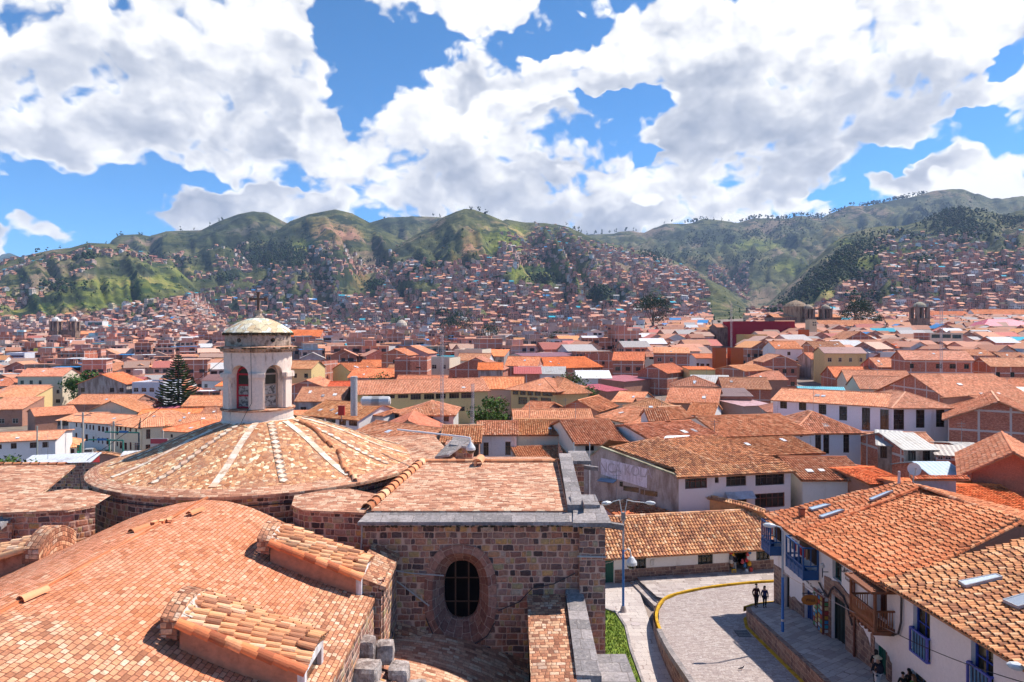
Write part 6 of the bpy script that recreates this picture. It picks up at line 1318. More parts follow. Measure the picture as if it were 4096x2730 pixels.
for a, b in segs:
 mb = MB(); kk = max(1, int((b-a)/1.2))
 for i in range(kk):
  s0, s1 = lerp(a, b, i/kk), lerp(a, b, (i+1)/kk); z0 = lerp(-21.0, -20.95, s0/Ls); mb.face([sW(s0, -22.9), sW(s1, -22.9), sW(s1, z0), sW(s0, z0)], uv=[(s0, -22.9), (s1, -22.9), (s1, z0), (s0, z0)]); mb.face([sW(s0, z0), sW(s1, z0), sW(s1, z0, 0), sW(s0, z0, 0)])
 mb.build('stone_base', M['plinth_stone'], o)
mb = MB(); w_ = 7.6; a3 = SA+n*.55-e*.3; b3 = SB+n*.55+e*.9; ra = SA-n*3.8-e*.3; rb = SB-n*3.8-e*1.6
tile_rows(mb, (a3.x, a3.y, ZE-.30), (b3.x, b3.y, ZE-.30), (ra.x, ra.y, ZE+2.1), (rb.x, rb.y, ZE+2.1), .30, .42, .6, .008, (1.0, .95, .88), 5)
bk0 = SA-n*8.1-e*.3; bk1 = SB-n*8.1+e*.9; tile_rows(mb, (bk1.x, bk1.y, ZE-.2), (bk0.x, bk0.y, ZE-.2), (rb.x, rb.y, ZE+2.1), (ra.x, ra.y, ZE+2.1), .36, .6, .6, .01, (1, .9, .8), 3); tile_rows(mb, (b3.x, b3.y, ZE-.3), (bk1.x, bk1.y, ZE-.2), (rb.x, rb.y, ZE+2.1), (rb.x, rb.y, ZE+2.1), .32, .5, .6, .01, (1, .9, .8), 4)
for i in range(40): t0, t1 = i/40, (i+1)/40; half_tile(mb, (lerp(ra.x, rb.x, t0), lerp(ra.y, rb.y, t0), ZE+2.12), (lerp(ra.x, rb.x, t1), lerp(ra.y, rb.y, t1), ZE+2.14), .17, .14, (0, 0, 1), 5)
mb.build('roof', M['clay_tile_old'], o); OCC.append((15, 63, 12, None))
mb = MB(); p = sW(on_shop(680, 980)[0], on_shop(680, 980)[1], .03); mb.box((p[0], p[1], p[2]), (.34, .05, .5), (.5, .45, .4), rz=math.atan2(e.y, e.x)); mb.box((p[0]-.005, p[1]-.03, p[2]), (.26, .03, .40), (.62, .58, .53), rz=math.atan2(e.y, e.x)); mb.build('meter_box', M['paint'], o)
# goods hanging round the shop door
SHOPC = [(.5, .03, .03), (.6, .3, .02), (.1, .1, .12), (.5, .45, .4), (.3, .15, .08), (.05, .15, .3), (.55, .1, .1), (.62, .6, .55)]
def pos_(x, y, d): s, z = on_shop(x, y); return sW(s, z, d)
k_ = 0
for (x, y) in ((1700, 830), (1725, 860), (1705, 905), (1705, 955), (1712, 1000), (1940, 830), (1918, 862), (1925, 905), (1905, 940), (1940, 985), (1860, 800), (1895, 800), (1760, 812), (1880, 1010), (1850, 960)):
 c_ = pos_(x, y, .16); mb = MB(); w0 = random.uniform(.13, .2); mb.lathe(c_, [(0, -w0*1.3), (w0, -w0), (w0*1.1, 0), (w0*.7, w0), (.03, w0*1.4), (.02, w0*2)], 8, SHOPC[k_ % 8]); nm = ('bag', 'hat', 'bag')[k_ % 3]
 words = ['red', 'orange', 'black', 'pale grey', 'brown', 'navy', 'scarlet', 'cream'][k_ % 8]; sd_ = 'left' if x < 1820 else 'right'; hh_ = 'top' if y < 850 else 'middle' if y < 930 else 'lower part'
 ob = mb.build('hanging_bag', M['cloth'], loc=c_); props(ob, f'{words} bag hanging at the {hh_} of the {sd_} shop door jamb' if k_ < 8 else f'{words} bag hung low in the {sd_} half of the shop door, {["first","second","third","fourth","fifth","sixth","seventh"][k_-8]} inward', 'bag', 'goods hung round the shop door'); k_ += 1
for (x, y, col, w0, h0, lb, ct) in ((1722, 1085, (.62, .38, .02), .34, .5, 'yellow framed display box on the ground left of the shop door', 'display box'), (1890, 1080, (.55, .56, .58), .3, .5, 'clear plastic water container right of the shop door', 'container'), (1948, 1050, (.55, .05, .04), .3, .4, 'red bundle of goods at the foot of the right door jamb', 'bundle')):
 c_ = pos_(x, y, .35); mb = MB()
 if ct == 'display box':
  mb.box(c_, (w0, .2, h0), (.3, .2, .1))
  for sx in (-1, 1): mb.box((c_[0]+sx*w0/2, c_[1]-.1, c_[2]), (.06, .06, h0), col)
  for sz in (-1, 1): mb.box((c_[0], c_[1]-.1, c_[2]+sz*h0/2), (w0, .06, .06), col)
 else: mb.lathe(c_, [(0, -h0/2), (w0*.5, -h0/2), (w0*.55, 0), (w0*.45, h0*.35), (.05, h0*.5), (0, h0*.5)], 10, col)
 props(mb.build('display_box' if ct == 'display box' else ct, M['paint'], loc=c_), lb, ct)
# garden wall with tile cap, dark wall behind the shops
def wallthing(label, P, zb, cap=.34, wall='stucco_red', col=(1, 1, 1), name='garden_wall', w_=.35):
 """P: [(x, y, ztop)]"""
 o = empty(name, (P[0][0], P[0][1], zb), label, 'wall'); mb = MB()
 for a, b in zip(P[:-1], P[1:]):
  d = (Vector(b[:2])-Vector(a[:2])).normalized(); nn = Vector((d.y, -d.x))*w_/2
  for s_ in (1, -1):
   q = [(a[0]+nn.x*s_, a[1]+nn.y*s_, zb), (b[0]+nn.x*s_, b[1]+nn.y*s_, zb), (b[0]+nn.x*s_, b[1]+nn.y*s_, b[2]), (a[0]+nn.x*s_, a[1]+nn.y*s_, a[2])]; mb.face(q if s_ > 0 else q[::-1], col)
  mb.face([(a[0]+nn.x, a[1]+nn.y, zb), (a[0]+nn.x, a[1]+nn.y, a[2]), (a[0]-nn.x, a[1]-nn.y, a[2]), (a[0]-nn.x, a[1]-nn.y, zb)], col)
 mb.build('wall', M[wall], o)
 if cap:
  mb = MB()
  for a, b in zip(P[:-1], P[1:]):
   d = (Vector(b[:2])-Vector(a[:2])).normalized(); nn = Vector((d.y, -d.x))
   for s_ in (1, -1):
    A_ = Vector((a[0]+nn.x*cap*s_, a[1]+nn.y*cap*s_, a[2]-.02)); B_1 = Vector((b[0]+nn.x*cap*s_, b[1]+nn.y*cap*s_, b[2]-.02)); RA = Vector((a[0], a[1], a[2]+.2)); RB = Vector((b[0], b[1], b[2]+.2))
    tile_rows(mb, A_ if s_ > 0 else B_1, B_1 if s_ > 0 else A_, RA if s_ > 0 else RB, RB if s_ > 0 else RA, .24, .4, .8, .02, (1, .9, .82), 3)
   L_ = (Vector(b)-Vector(a)).length; k = max(1, int(L_/.42))
   for i in range(k): half_tile(mb, Vector(a).lerp(Vector(b), i/k)+Vector((0, 0, .2)), Vector(a).lerp(Vector(b), (i+1)/k)+Vector((0, 0, .22)), .13, .11, (0, 0, 1), 4)
  mb.build('tile_cap', M['clay_tile_old'], o)
 return o
def z10p(x, y, D): return tuple(pt(*Z10(x, y), D))
wallthing('ochre plastered wall with a sloping tile cap behind the shop row', [z10p(1250, 95, 68.0), z10p(1900, 235, 66.0), z10p(2160, 325, 65.0)], -22.3, .4, 'stucco_red', (1.15, 1.35, 1.0))
wallthing('dark pink wall with an old tile cap below the faded mural', [z10p(190, 215, 69.5), z10p(480, 160, 69.5), z10p(1190, 125, 69.5)], -22.3, .35, 'mud_wall', (1.5, 1.0, .9))
# ---- the school-like block with the painted gable
P0, P1, P2 = Vector((7.27, 72.7)), Vector((9.33, 71.3)), Vector((16.3, 66.5)); P3_ = Vector((28.4, 69.3)); ZS = -14.3
o = empty('workshop', (18, 76, -22.1), 'weathered grey block with a faded mural on its gable and old hipped tiles', 'building')
mb = MB(); d = (P2-P0).normalized(); nn = Vector((d.y, -d.x)); zrg = -12.25
def fW(s, z, off=0): p = P0+d*s+nn*off; return (p.x, p.y, z)
Lg = (P2-P0).length; sr = (P1-P0).length
Z9 = lambda x, y: ((2300+x*.2975)/4, (1700+y*.2975)/4)
def on_g(x, y):
 u, v = Z9(x, y); k = (u-CX)/F; s = (k*P0.y-P0.x)/(d.x-k*d.y); return s, pz(v, P0.y+d.y*s)
mb.face([fW(0, -22.8), fW(Lg, -22.8), fW(Lg, ZS), fW(sr, zrg), fW(0, ZS)], uv=[(0, -22.8), (Lg, -22.8), (Lg, ZS), (sr, zrg), (0, ZS)], col=(.52, .42, .38)); mb.build('gable_wall', M['old_plaster'], o)
mb = MB()
for a, b in ((fW(0, ZS, .0), fW(sr, zrg)), (fW(sr, zrg), fW(Lg+.1, ZS))): mb.obox(a, b, .4, .16, (.36, .34, .24))
mb.build('gable_coping', M['old_plaster'], o)
mb = MB(); g_ = [on_g(350, 440), on_g(350, 660), on_g(968, 850), on_g(968, 600)]; zl0 = g_[0];
mb.face([fW(g_[1][0], g_[1][1], .02), fW(g_[2][0], g_[2][1], .02), fW(g_[3][0], g_[3][1]+.1, .02), fW(g_[0][0], g_[0][1], .02)]);
pm = plain_mat('worn_paint', (.84, .74, .80), .95, .25, 2, (.60, .52, .52), 1.2, .42, .66, streak=True); mb.build('painted_panel', pm, o)
mb = MB()
for q in ((600, 785, 645, 830), (650, 800, 860, 910), (880, 880, 930, 935), (940, 900, 1110, 965)):
 a, b = on_g(q[0], q[1]), on_g(q[2], q[3]); sl = (on_g(1110, 965)[1]-on_g(600, 830)[1])/(on_g(1110, 965)[0]-on_g(600, 830)[0])*0
 mb.face([fW(a[0], b[1], .02), fW(b[0], b[1], .02), fW(b[0], b[1]+.5, .02), fW(a[0], b[1]+.5, .02)])
mb.build('window', M['glass'], o)
mb = MB(); a, b = on_g(345, 715), on_g(565, 790); mb.face([fW(a[0], a[1]-.1, .9), fW(b[0], a[1]-.1, .9), fW(b[0], a[1]+.05, .02), fW(a[0], a[1]+.05, .02)], (.35, .42, .52)); mb.face([fW(a[0], a[1]-.14, .9), fW(a[0], a[1]+.0, .02), fW(b[0], a[1]+.0, .02), fW(b[0], a[1]-.14, .9)], (.2, .2, .25)); mb.build('awning', M['metal_sheet'], o)
# facade towards the square
ef = (P3_-P2).normalized(); nf_ = Vector((ef.y, -ef.x))
def on_f(x, y, Z=Z3):
 u, v = Z(x, y); k = (u-CX)/F; s = (k*P2.y-P2.x)/(ef.x-k*ef.y); return s, pz(v, P2.y+ef.y*s)
FH = []
for q in ((195, 433, 318, 488), (360, 430, 382, 460), (423, 423, 535, 475), (585, 413, 747, 468), (425, 542, 537, 596), (583, 522, 748, 592)):
 a, b = on_f(q[0], q[1]), on_f(q[2], q[3]); FH.append((a[0], b[0], b[1], a[1]))
mb = MB(); hs, e3, n3, P03 = wall_face(mb, P2, P3_, -22.8, ZS, FH, .2, (.72, .63, .63))
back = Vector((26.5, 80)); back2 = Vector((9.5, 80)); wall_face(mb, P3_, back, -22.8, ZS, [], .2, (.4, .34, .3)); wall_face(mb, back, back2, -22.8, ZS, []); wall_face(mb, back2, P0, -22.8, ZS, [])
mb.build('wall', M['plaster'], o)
for i, h in enumerate(hs): window(o, 'window', P03, e3, n3, h, .2, (.16, .05, .035) if i in (0, 5) else (.09, .06, .05), 'grid', True)
mb = MB(); a, b = on_f(415, 513), on_f(567, 535)
def FW(s, z, off): p = P2+ef*s+nf_*off; return (p.x, p.y, z)
mb.face([FW(a[0], b[1], .8), FW(b[0], b[1], .8), FW(b[0], a[1], .02), FW(a[0], a[1], .02)], (.6, .58, .62)); mb.face([FW(a[0], b[1]-.02, .8), FW(a[0], a[1]-.03, .02), FW(b[0], a[1]-.03, .02), FW(b[0], b[1]-.02, .8)], (.3, .28, .3)); mb.build('awning', M['metal_sheet'], o)
mb = MB(); A_ = FW(-.5, ZS-.05, .6); B_2 = FW((P3_-P2).length+.4, ZS-.05, .6); RA = FW(.2, ZS+.55, -1.3); RB = FW((P3_-P2).length, ZS+.55, -1.3)
tile_rows(mb, A_, B_2, RA, RB, .26, .42, 1, .02, (1, .9, .8), 4)
pr0, pr1 = Vector((9.4, 71.4, zrg+.02)), None
def roofq(a, b, ra, rb, col=(1, .9, .82)): tile_rows(mb, a, b, ra, rb, .27, .45, 1, .025, col, 3)
e_l = (P2.x-.1, P2.y+.2, ZS+.35); roofq((P2.x+.1, P2.y+1.2, ZS+.38), (21.5, 69.4, ZS+.45), (10.2, 71.9, zrg), (16.2, 75.6, zrg+.15)); roofq((21.5, 69.4, ZS+.45), (28.6, 71, ZS+.4), (16.2, 75.6, zrg+.15), (23.5, 78, zrg+.2), (1.05, .88, .76))
roofq((back.x, back.y, ZS), (back2.x, back2.y, ZS), (16.2, 75.6, zrg+.1), (10.2, 71.9, zrg)); roofq((28.9, 70.5, ZS+.1), (26.9, 80.2, ZS), (23.5, 78, zrg+.2), (23.5, 78, zrg+.2))
for k in range(18): t0, t1 = k/18, (k+1)/18; a, b = Vector((P2.x+5, P2.y+2.8, ZS+.5)), Vector((16.2, 75.6, zrg+.25)); half_tile(mb, a.lerp(b, t0), a.lerp(b, t1), .17, .14, (0, 0, 1), 4)
mb.build('roof', M['clay_tile_old'], o)
mb = MB(); slab(mb, [(15.6, 73.7, -12.62), (18.2, 74.3, -12.62), (20.3, 77.6, -12.0), (17.5, 77.2, -12.0)], .06)
mb.build('sheet_panel', M['metal_sheet'], o); OCC.append((18, 74, 9, None))
# faded mural letters
def text(label, body, size, mat, loc, rot, parent=None, name='lettering', ext=.004, shear=0):
 cu = bpy.data.curves.new(name, 'FONT'); cu.body = body; cu.size = size; cu.extrude = ext; cu.align_x = 'CENTER'; cu.align_y = 'CENTER'; cu.shear = shear; cu.resolution_u = 3
 if body == 'INCA KOLA': cu.space_character = .92
 t = bpy.data.objects.new('tmp', cu); COL.objects.link(t); bpy.context.view_layer.update()
 me = bpy.data.meshes.new_from_object(t.evaluated_get(bpy.context.evaluated_depsgraph_get())); bpy.data.objects.remove(t)
 t = bpy.data.objects.new(name, me); COL.objects.link(t); me.materials.clear(); me.materials.append(mat)
 ca = me.color_attributes.new(name='Col', type='FLOAT_COLOR', domain='CORNER'); ca.data.foreach_set('color', [1.0]*(4*len(me.loops)))
 if parent is not None:
  t.parent = parent; t.location = Vector(loc)-Vector(parent.location)
 else: t.location = loc
 t.rotation_euler = rot; return t
ghost = plain_mat('ghost_paint', (.56, .48, .50), .95, .3, 3, (.9, .8, .8), 1.5, .4, .6, streak=True)
ang_g = math.atan2(d.y, d.x); m0 = on_g(660, 600)
t = text('', 'INCA KOLA', 1.5, ghost, fW(m0[0], m0[1]-.05, .03), (PI/2, 0, ang_g), o); t.scale = (.82, 1.0, 1)
# ---- satellite dishes, cameras and lamps
def dish(label, loc, r, col, face, grp=None):
 o = empty('satellite_dish', loc, label, 'satellite dish', grp); mb = MB(); f = Vector(face).normalized(); a = f.cross(Vector((0, 0, 1))).normalized(); b = a.cross(f); c = Vector(loc)
 N_ = 20
 for i in range(3):
  for k in range(N_):
   def q(i_, k_): t = 2*PI*k_/N_; rr = r*i_/3; return c+a*rr*math.cos(t)+b*rr*math.sin(t)+f*(.22*r*(i_/3)**2)
   P = [q(i, k), q(i, k+1), q(i+1, k+1), q(i+1, k)]; mb.face(P if i else [P[0], P[2], P[3]], col)
 mb.build('reflector', M['white_glossy'] if col[0] > .4 else M['paint'], o)
 mb = MB(); mb.tube([c-b*r*.9+f*.2*r, c+f*r*.9], .03, 5, (.4, .4, .4)); mb.box(tuple(c+f*r*.9), (.1, .1, .12), (.3, .3, .3)); mb.build('feed_arm', M['paint'], o)
 mb = MB(); mb.tube([c-f*.05, c-f*.15-Vector((0, 0, r*.6)), c-f*.15-Vector((0, 0, r+1.2))], .04, 6, (.4, .4, .4)); mb.build('mast', M['paint'], o)
# placed from the rows where they stand
dish('sky blue satellite dish on the old roofs behind the faded mural', pt(*Z9(1248, 216), 79), .5, (.10, .38, .62), (.2, -1, .55), 'small dishes'); dish('small white satellite dish beside the sky blue one', pt(*Z9(1322, 236), 78), .52, (.72, .7, .66), (.35, -1, .5), 'small dishes')
dish('large white satellite dish on the ridge above the street corner', pt(*Z11(530, 497), 53.5), .5, (.72, .70, .66), (-.25, -1, .35))
def lamp_head(parent, p, dirx, L_=.75):
 a = Vector(p); d_ = Vector(dirx).normalized(); mb = MB(); mb.tube([a, a+d_*L_*.15, a+d_*L_*.5, a+d_*L_*.85, a+d_*L_], [.05, .12, .17, .12, .03], 10, (.78, .8, .8)); mb.build('lamp_head', M['white_glossy'], parent)
LX, LY = 8.75, 53.5
o = empty('street_lamp', (LX, LY, -22.15), 'double-headed street lamp with blue pole on the square', 'street lamp', 'street lamps')
mb = MB(); mb.lathe((LX, LY, -22.15), [(.3, 0), (.26, .1), (.18, .35), (.14, .45), (0, .45)], 10, (.4, .33, .3)); mb.build('base', M['paint'], o)
mb = MB(); mb.tube([(LX, LY, -21.7), (LX, LY, -17.3)], [.10, .09], 10, (.035, .16, .45)); mb.build('lower_pole', M['paint'], o)
mb = MB(); mb.tube([(LX, LY, -17.3), (LX, LY, -14.6)], [.08, .07], 10, (.38, .37, .40)); mb.build('upper_pole', M['paint'], o)
for sx in (-1, 1):
 x1 = px(Z2(1590, 0)[0], LY) if sx < 0 else px(Z2(1778, 0)[0], LY); mb = MB(); zt_ = pz(Z2(0, 570)[1], LY)
 mb.tube([(LX+sx*.12, LY, -15.0), (LX+sx*.14, LY, -14.3), (LX+sx*.3, LY, zt_+.22), (LX+sx*.75, LY, zt_+.1), (x1, LY, zt_)], .045, 7, (.5, .5, .5)); mb.build('arm', M['paint'], o); lamp_head(o, (x1, LY, zt_), (sx, -.15, -.02), .8)
mb = MB(); mb.box((LX, LY-.05, -14.6), (.3, .25, .5), (.25, .24, .24)); mb.build('junction_box', M['paint'], o)
def domecam(label, arm, p, r, grp):
 o = empty('security_camera', tuple(arm[0]), label, 'security camera', grp); mb = MB(); mb.tube(arm, .05, 7, (.75, .75, .75)); mb.build('arm', M['paint'], o)
 mb = MB(); mb.lathe(p, [(.05, r*1.6), (r*.45, r*1.3), (r, r*.5), (r*1.05, 0), (r*.95, -.03)], 14, (.75, .75, .76)); mb.build('housing', M['white_glossy'], o)
 mb = MB(); mb.lathe(p, [(r*.92, -.02), (r*.8, -r*.5), (r*.45, -r*.85), (0, -r)], 14, (.6, .6, .6)); mb.build('lens_dome', M['glass'], o)
c_ = pt(*Z10(412, 1005), LY-.4); domecam('white dome camera hanging from the double-headed street lamp', [(LX+.1, LY, c_.z+.9), (LX+.35, LY-.2, c_.z+1.15), (c_.x-.1, LY-.4, c_.z+1.1), (c_.x, LY-.4, c_.z+.5)], tuple(c_), .42, 'dome cameras')
c_ = pt(*Z2(809, 275), 35.4); domecam('white dome camera on a long arm above the church roof corner', [(-6.3, 37.4, c_.z+.75), (c_.x-.35, 35.6, c_.z+.62), (c_.x-.05, 35.4, c_.z+.6), (c_.x, 35.4, c_.z+.35)], tuple(c_), .24, 'dome cameras')
o = empty('street_lamp', (17.75, 44.6, zs_(44.6)), 'tall blue street lamp on the raised pavement by the blue balcony', 'street lamp', 'street lamps')
mb = MB(); mb.tube([(17.75, 44.6, zs_(44.6)), (17.75, 44.6, -16.2)], [.095, .085], 10, (.035, .15, .45)); mb.tube([(17.75, 44.6, -19.1), (17.75, 44.6, -18.95)], .1, 10, (.5, .5, .5)); mb.build('lower_pole', M['paint'], o)
mb = MB(); mb.tube([(17.75, 44.6, -16.2), (17.75, 44.6, -13.2), (17.6, 44.6, -12.95), (17.3, 44.6, -12.85)], [.075, .07, .06, .05], 8, (.35, .38, .42)); mb.build('upper_pole', M['paint'], o); lamp_head(o, (17.3, 44.6, -12.85), (-1, 0, .1), .85)
o = empty('street_lamp', (20.15, 26.2, zs_(26.2)), 'grey street lamp standing at the right edge in front of the near house', 'street lamp', 'street lamps')
mb = MB(); mb.tube([(20.25, 26.4, zs_(26.2)), (20.25, 26.4, -13.7), (20.1, 26.4, -13.25), (19.95, 26.4, -13.1)], [.09, .07, .05, .05], 8, (.35, .35, .36)); mb.build('pole', M['paint'], o); lamp_head(o, (19.95, 26.3, -13.1), (-1, 0, .22), .85)
# string cables over the street
def wire(label, a, b, sag, r=.02, col=(1, 1, 1)):
 P = [Vector(a).lerp(Vector(b), t/20)+Vector((0, 0, -sag*4*(t/20)*(1-t/20))) for t in range(21)]; mb = MB(); mb.tube(P, r, 4, col); props(mb.build('overhead_wire', M['cable']), label, 'wire', 'overhead wires')
def z3p(x, y, D): return tuple(pt(*Z3(x, y), D))
wire('pale wire from the blue lamp down to the wooden balcony and onwards', (17.7, 44.6, -15.9), z3p(1385, 1305, 35.2), .1, .022, (6, 5.6, 5)); wire('thin wire from the wooden balcony corner towards the near lamp', z3p(1385, 1305, 35.2), z3p(2076, 1568, 25.8), .15)
wire('wire between the double lamp and the church corner', (LX, LY, -17.6), tuple(w2(1400, 868, 27.6)), .5, .02); wire('wire from the dome lantern to the left roofs', (-16.0, 37.8, -1.6), (-22.5, 36, -6.9), .1, .015)
# ---- the two white houses of the street
def FA(D, z, off=0): return (20.4-off, D, z)
ha = empty('corner_house', (24, 45, -20.5), 'white two-storey corner house with blue and brown balconies and new orange tiles', 'house')
DA0 = 53.0
def hA(d1, d0, z0, z1): return (DA0-d1, DA0-d0, z0, z1)
HO = [hA(43.4, 41.5, -19.85, -16.75), hA(47.4, 46.1, -20.3, -17.9), hA(50.9, 50.0, -21.0, -18.1), hA(43.3, 42.1, -15.75, -14.55), hA(38.2, 37.1, -19.55, -17.5), hA(38.0, 37.0, -15.95, -14.2)]
mb = MB(); wc = (.80, .73, .71)
hs, e3, n3, P03 = wall_face(mb, (20.4, 53), (20.4, 36.45), -22.5, -14.15, HO, .3, wc)
wall_face(mb, (31, 53), (20.4, 53), -22.5, -14.2, [(7.0, 9.6, -17, -15)], .3, wc); mb.face([(20.4, 53, -14.2), (31, 53, -14.2), (30.2, 52.8, -11.7)][::-1], wc)
wall_face(mb, (20.4, 36.45), (30.2, 40.4), -22.5, -13.7, [], .2, (.45, .2, .14)); mb.face([(20.4, 36.45, -13.7), (30.2, 40.4, -13.7), (30.2, 40.4, -11.75), (20.4, 36.45, -13.75)], (.45, .2, .14))
mb.build('wall', M['plaster'], ha)
cols = [(.008, .02, .02), (.03, .09, .30), (.03, .03, .03), (.03, .10, .09), (.01, .14, .10), (.16, .06, .035)]
for i, h in enumerate(hs):
 if i == 3: window(ha, 'window', P03, e3, n3, h, .3, cols[i], 'cross', True)
 else: window(ha, 'door', P03, e3, n3, h, .3, cols[i], 'door')
mb = MB(); e_ = .55
tile_rows(mb, (19.7, 53.2, -14.45), (19.7, 46.9, -14.42), (30.5, 52.3, -11.65), (29.6, 48.9, -11.68), .255, .40, 1, .015, (.94, .80, .74), 5)
mb.build('roof', M['clay_tile'], ha)
mb = MB(); tile_rows(mb, (19.68, 47.2, -14.25), (19.62, 35.6, -13.62), (29.7, 49.6, -11.5), (30.2, 40.3, -11.42), .265, .42, 1, .012, (1.0, .86, .76), 6)
for k in range(26): t0, t1 = k/26, (k+1)/26; a, b = Vector((30.2, 40.3, -11.38)), Vector((29.7, 49.6, -11.42)); half_tile(mb, a.lerp(b, t0), a.lerp(b, t1), .17, .14, (0, 0, 1), 6)
for k in range(26): t0, t1 = k/26, (k+1)/26; a, b = Vector((19.75, 35.75, -13.56)), Vector((30.2, 40.3, -11.38)); half_tile(mb, a.lerp(b, t0), a.lerp(b, t1), .15, .13, (0, 0, 1), 5, (1.0, .8, .68))
for k in range(24): t0, t1 = k/24, (k+1)/24; a, b = Vector((19.72, 47.1, -14.2)), Vector((29.7, 49.5, -11.45)); half_tile(mb, a.lerp(b, t0), a.lerp(b, t1), .13, .12, (0, 0, 1), 5, (.8, .55, .45))
mb.build('roof', M['clay_tile'], ha)
mb = MB(); tile_rows(mb, (40, 40.5, -14.2), (40, 49.5, -14.2), (30.2, 40.3, -11.5), (29.7, 49.6, -11.5), .36, .6, 1, .012, (1.0, .86, .76), 3); tile_rows(mb, (40, 49.7, -14.2), (40, 53, -14.2), (29.7, 49.2, -11.7), (30.4, 52.3, -11.7), .36, .6, 1, .012, (1.0, .86, .76), 3); mb.build('back_roof', M['clay_tile'], ha)
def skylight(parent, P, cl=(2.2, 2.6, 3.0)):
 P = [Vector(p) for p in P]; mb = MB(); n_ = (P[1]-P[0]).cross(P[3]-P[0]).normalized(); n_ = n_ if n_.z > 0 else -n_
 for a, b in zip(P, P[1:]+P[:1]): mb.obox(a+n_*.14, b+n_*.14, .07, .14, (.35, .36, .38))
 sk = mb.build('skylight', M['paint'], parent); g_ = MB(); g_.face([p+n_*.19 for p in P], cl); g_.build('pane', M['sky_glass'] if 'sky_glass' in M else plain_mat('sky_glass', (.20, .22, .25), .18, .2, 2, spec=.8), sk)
def onplane(Pp, n_, x, y, Z=Z3):
 u, v = Z(x, y); r = Vector(((u-CX)/F, 1, -(v-HY)/F)); t = Vector(Pp).dot(n_)/r.dot(n_); return r*t
def plane_n(a, b, c): return (Vector(b)-Vector(a)).cross(Vector(c)-Vector(a)).normalized()
nA1 = plane_n((19.7, 53.2, -14.45), (19.7, 46.9, -14.42), (29.6, 48.9, -11.68)); nA2 = plane_n((19.68, 47.2, -14.25), (19.62, 35.6, -13.62), (30.2, 40.3, -11.42)); nB = plane_n((19.65, 36.3, -13.45), (19.65, 21, -12.8), (30.2, 38.2, -11.3))
for qq in (((885, 610), (975, 588), (1005, 592), (905, 622)), ((942, 655), (1055, 620), (1080, 622), (960, 664)), ((1220, 560), (1320, 520), (1352, 515), (1235, 567))):
 skylight(ha, [onplane((19.7, 53.2, -14.4), nA1, *q) for q in qq])
skylight(ha, [onplane((19.68, 47.2, -14.2), nA2, *q) for q in ((1760, 710), (1862, 668), (1895, 685), (1800, 728))])
mb = MB(); a = onplane((19.7, 53.2, -14.4), nA1, 842, 648); mb.box((a.x, a.y, a.z+.25), (.35, .35, .7), (.8, .6, .5)); mb.box((a.x, a.y, a.z+.62), (.42, .42, .08), (.3, .2, .2)); mb.build('vent_stack', M['mud_wall'], ha)
# stone bases and broken plaster
def stone_patch(parent, X0, pts, name='exposed_stone', off=.03):
 mb = MB(); P = [(X0-off, D, z) for D, z in pts]; mb.face(P, uv=[(D, z) for D, z in pts]);
 for a, b in zip(P, P[1:]+P[:1]): mb.face([a, b, (b[0]+off, b[1], b[2]), (a[0]+off, a[1], a[2])])
 return mb.build(name, M['plinth_stone'], parent)
def ragged(d1, d0, zt1, zt0, zb=-22.4, n=9, amp=.14):
 top = [(lerp(d1, d0, i/n), lerp(zt1, zt0, i/n)+(random.uniform(-amp, amp) if 0 < i < n else 0)) for i in range(n+1)]; return [(d1, zb)]+[(d0, zb)]+top[::-1]
stone_patch(ha, 20.4, ragged(50.0, 47.45, -19.5, -19.05)); stone_patch(ha, 20.4, ragged(46.05, 44.3, -18.9, -18.5)); stone_patch(ha, 20.4, ragged(52.9, 50.95, -18.2, -18.0, amp=.03))
stone_patch(ha, 20.4, ragged(44.3, 43.42, -16.0, -15.9, amp=.03), 'door_jamb', .07); stone_patch(ha, 20.4, ragged(41.48, 40.4, -15.95, -16.2, amp=.03), 'door_jamb', .07)
stone_patch(ha, 20.4, [(43.41, -16.74), (41.49, -16.74), (41.49, -15.95), (42.4, -15.7), (43.41, -15.98)], 'door_lintel', .07)
stone_patch(ha, 20.4, ragged(40.4, 38.25, -17.0, -18.2, n=12, amp=.2)); stone_patch(ha, 20.4, ragged(37.05, 36.5, -17.6, -17.9)); stone_patch(ha, 20.4, [(38.6, -19.9), (38.22, -19.9), (38.22, -17.3), (38.6, -17.2)], 'door_jamb', .05)
stone_patch(ha, 20.4, [(47.65, -20.5), (47.42, -20.5), (47.42, -17.7), (47.65, -17.7)], 'door_jamb', .05)
mb = MB(); mb.box((20.1, 42.5, -19.93), (.7, 3.4, .2)); mb.box((19.7, 42.9, -20.0), (.5, 2.0, .16)); mb.build('door_step', M['grey_slab'], ha)
mb = MB(); mb.tube([(20.28, 40.3, -14.3), (20.28, 40.3, -19.6)], .07, 8, (.16, .05, .03)); mb.build('rain_pipe', M['paint'], ha)
BLUE = (.025, .095, .26)
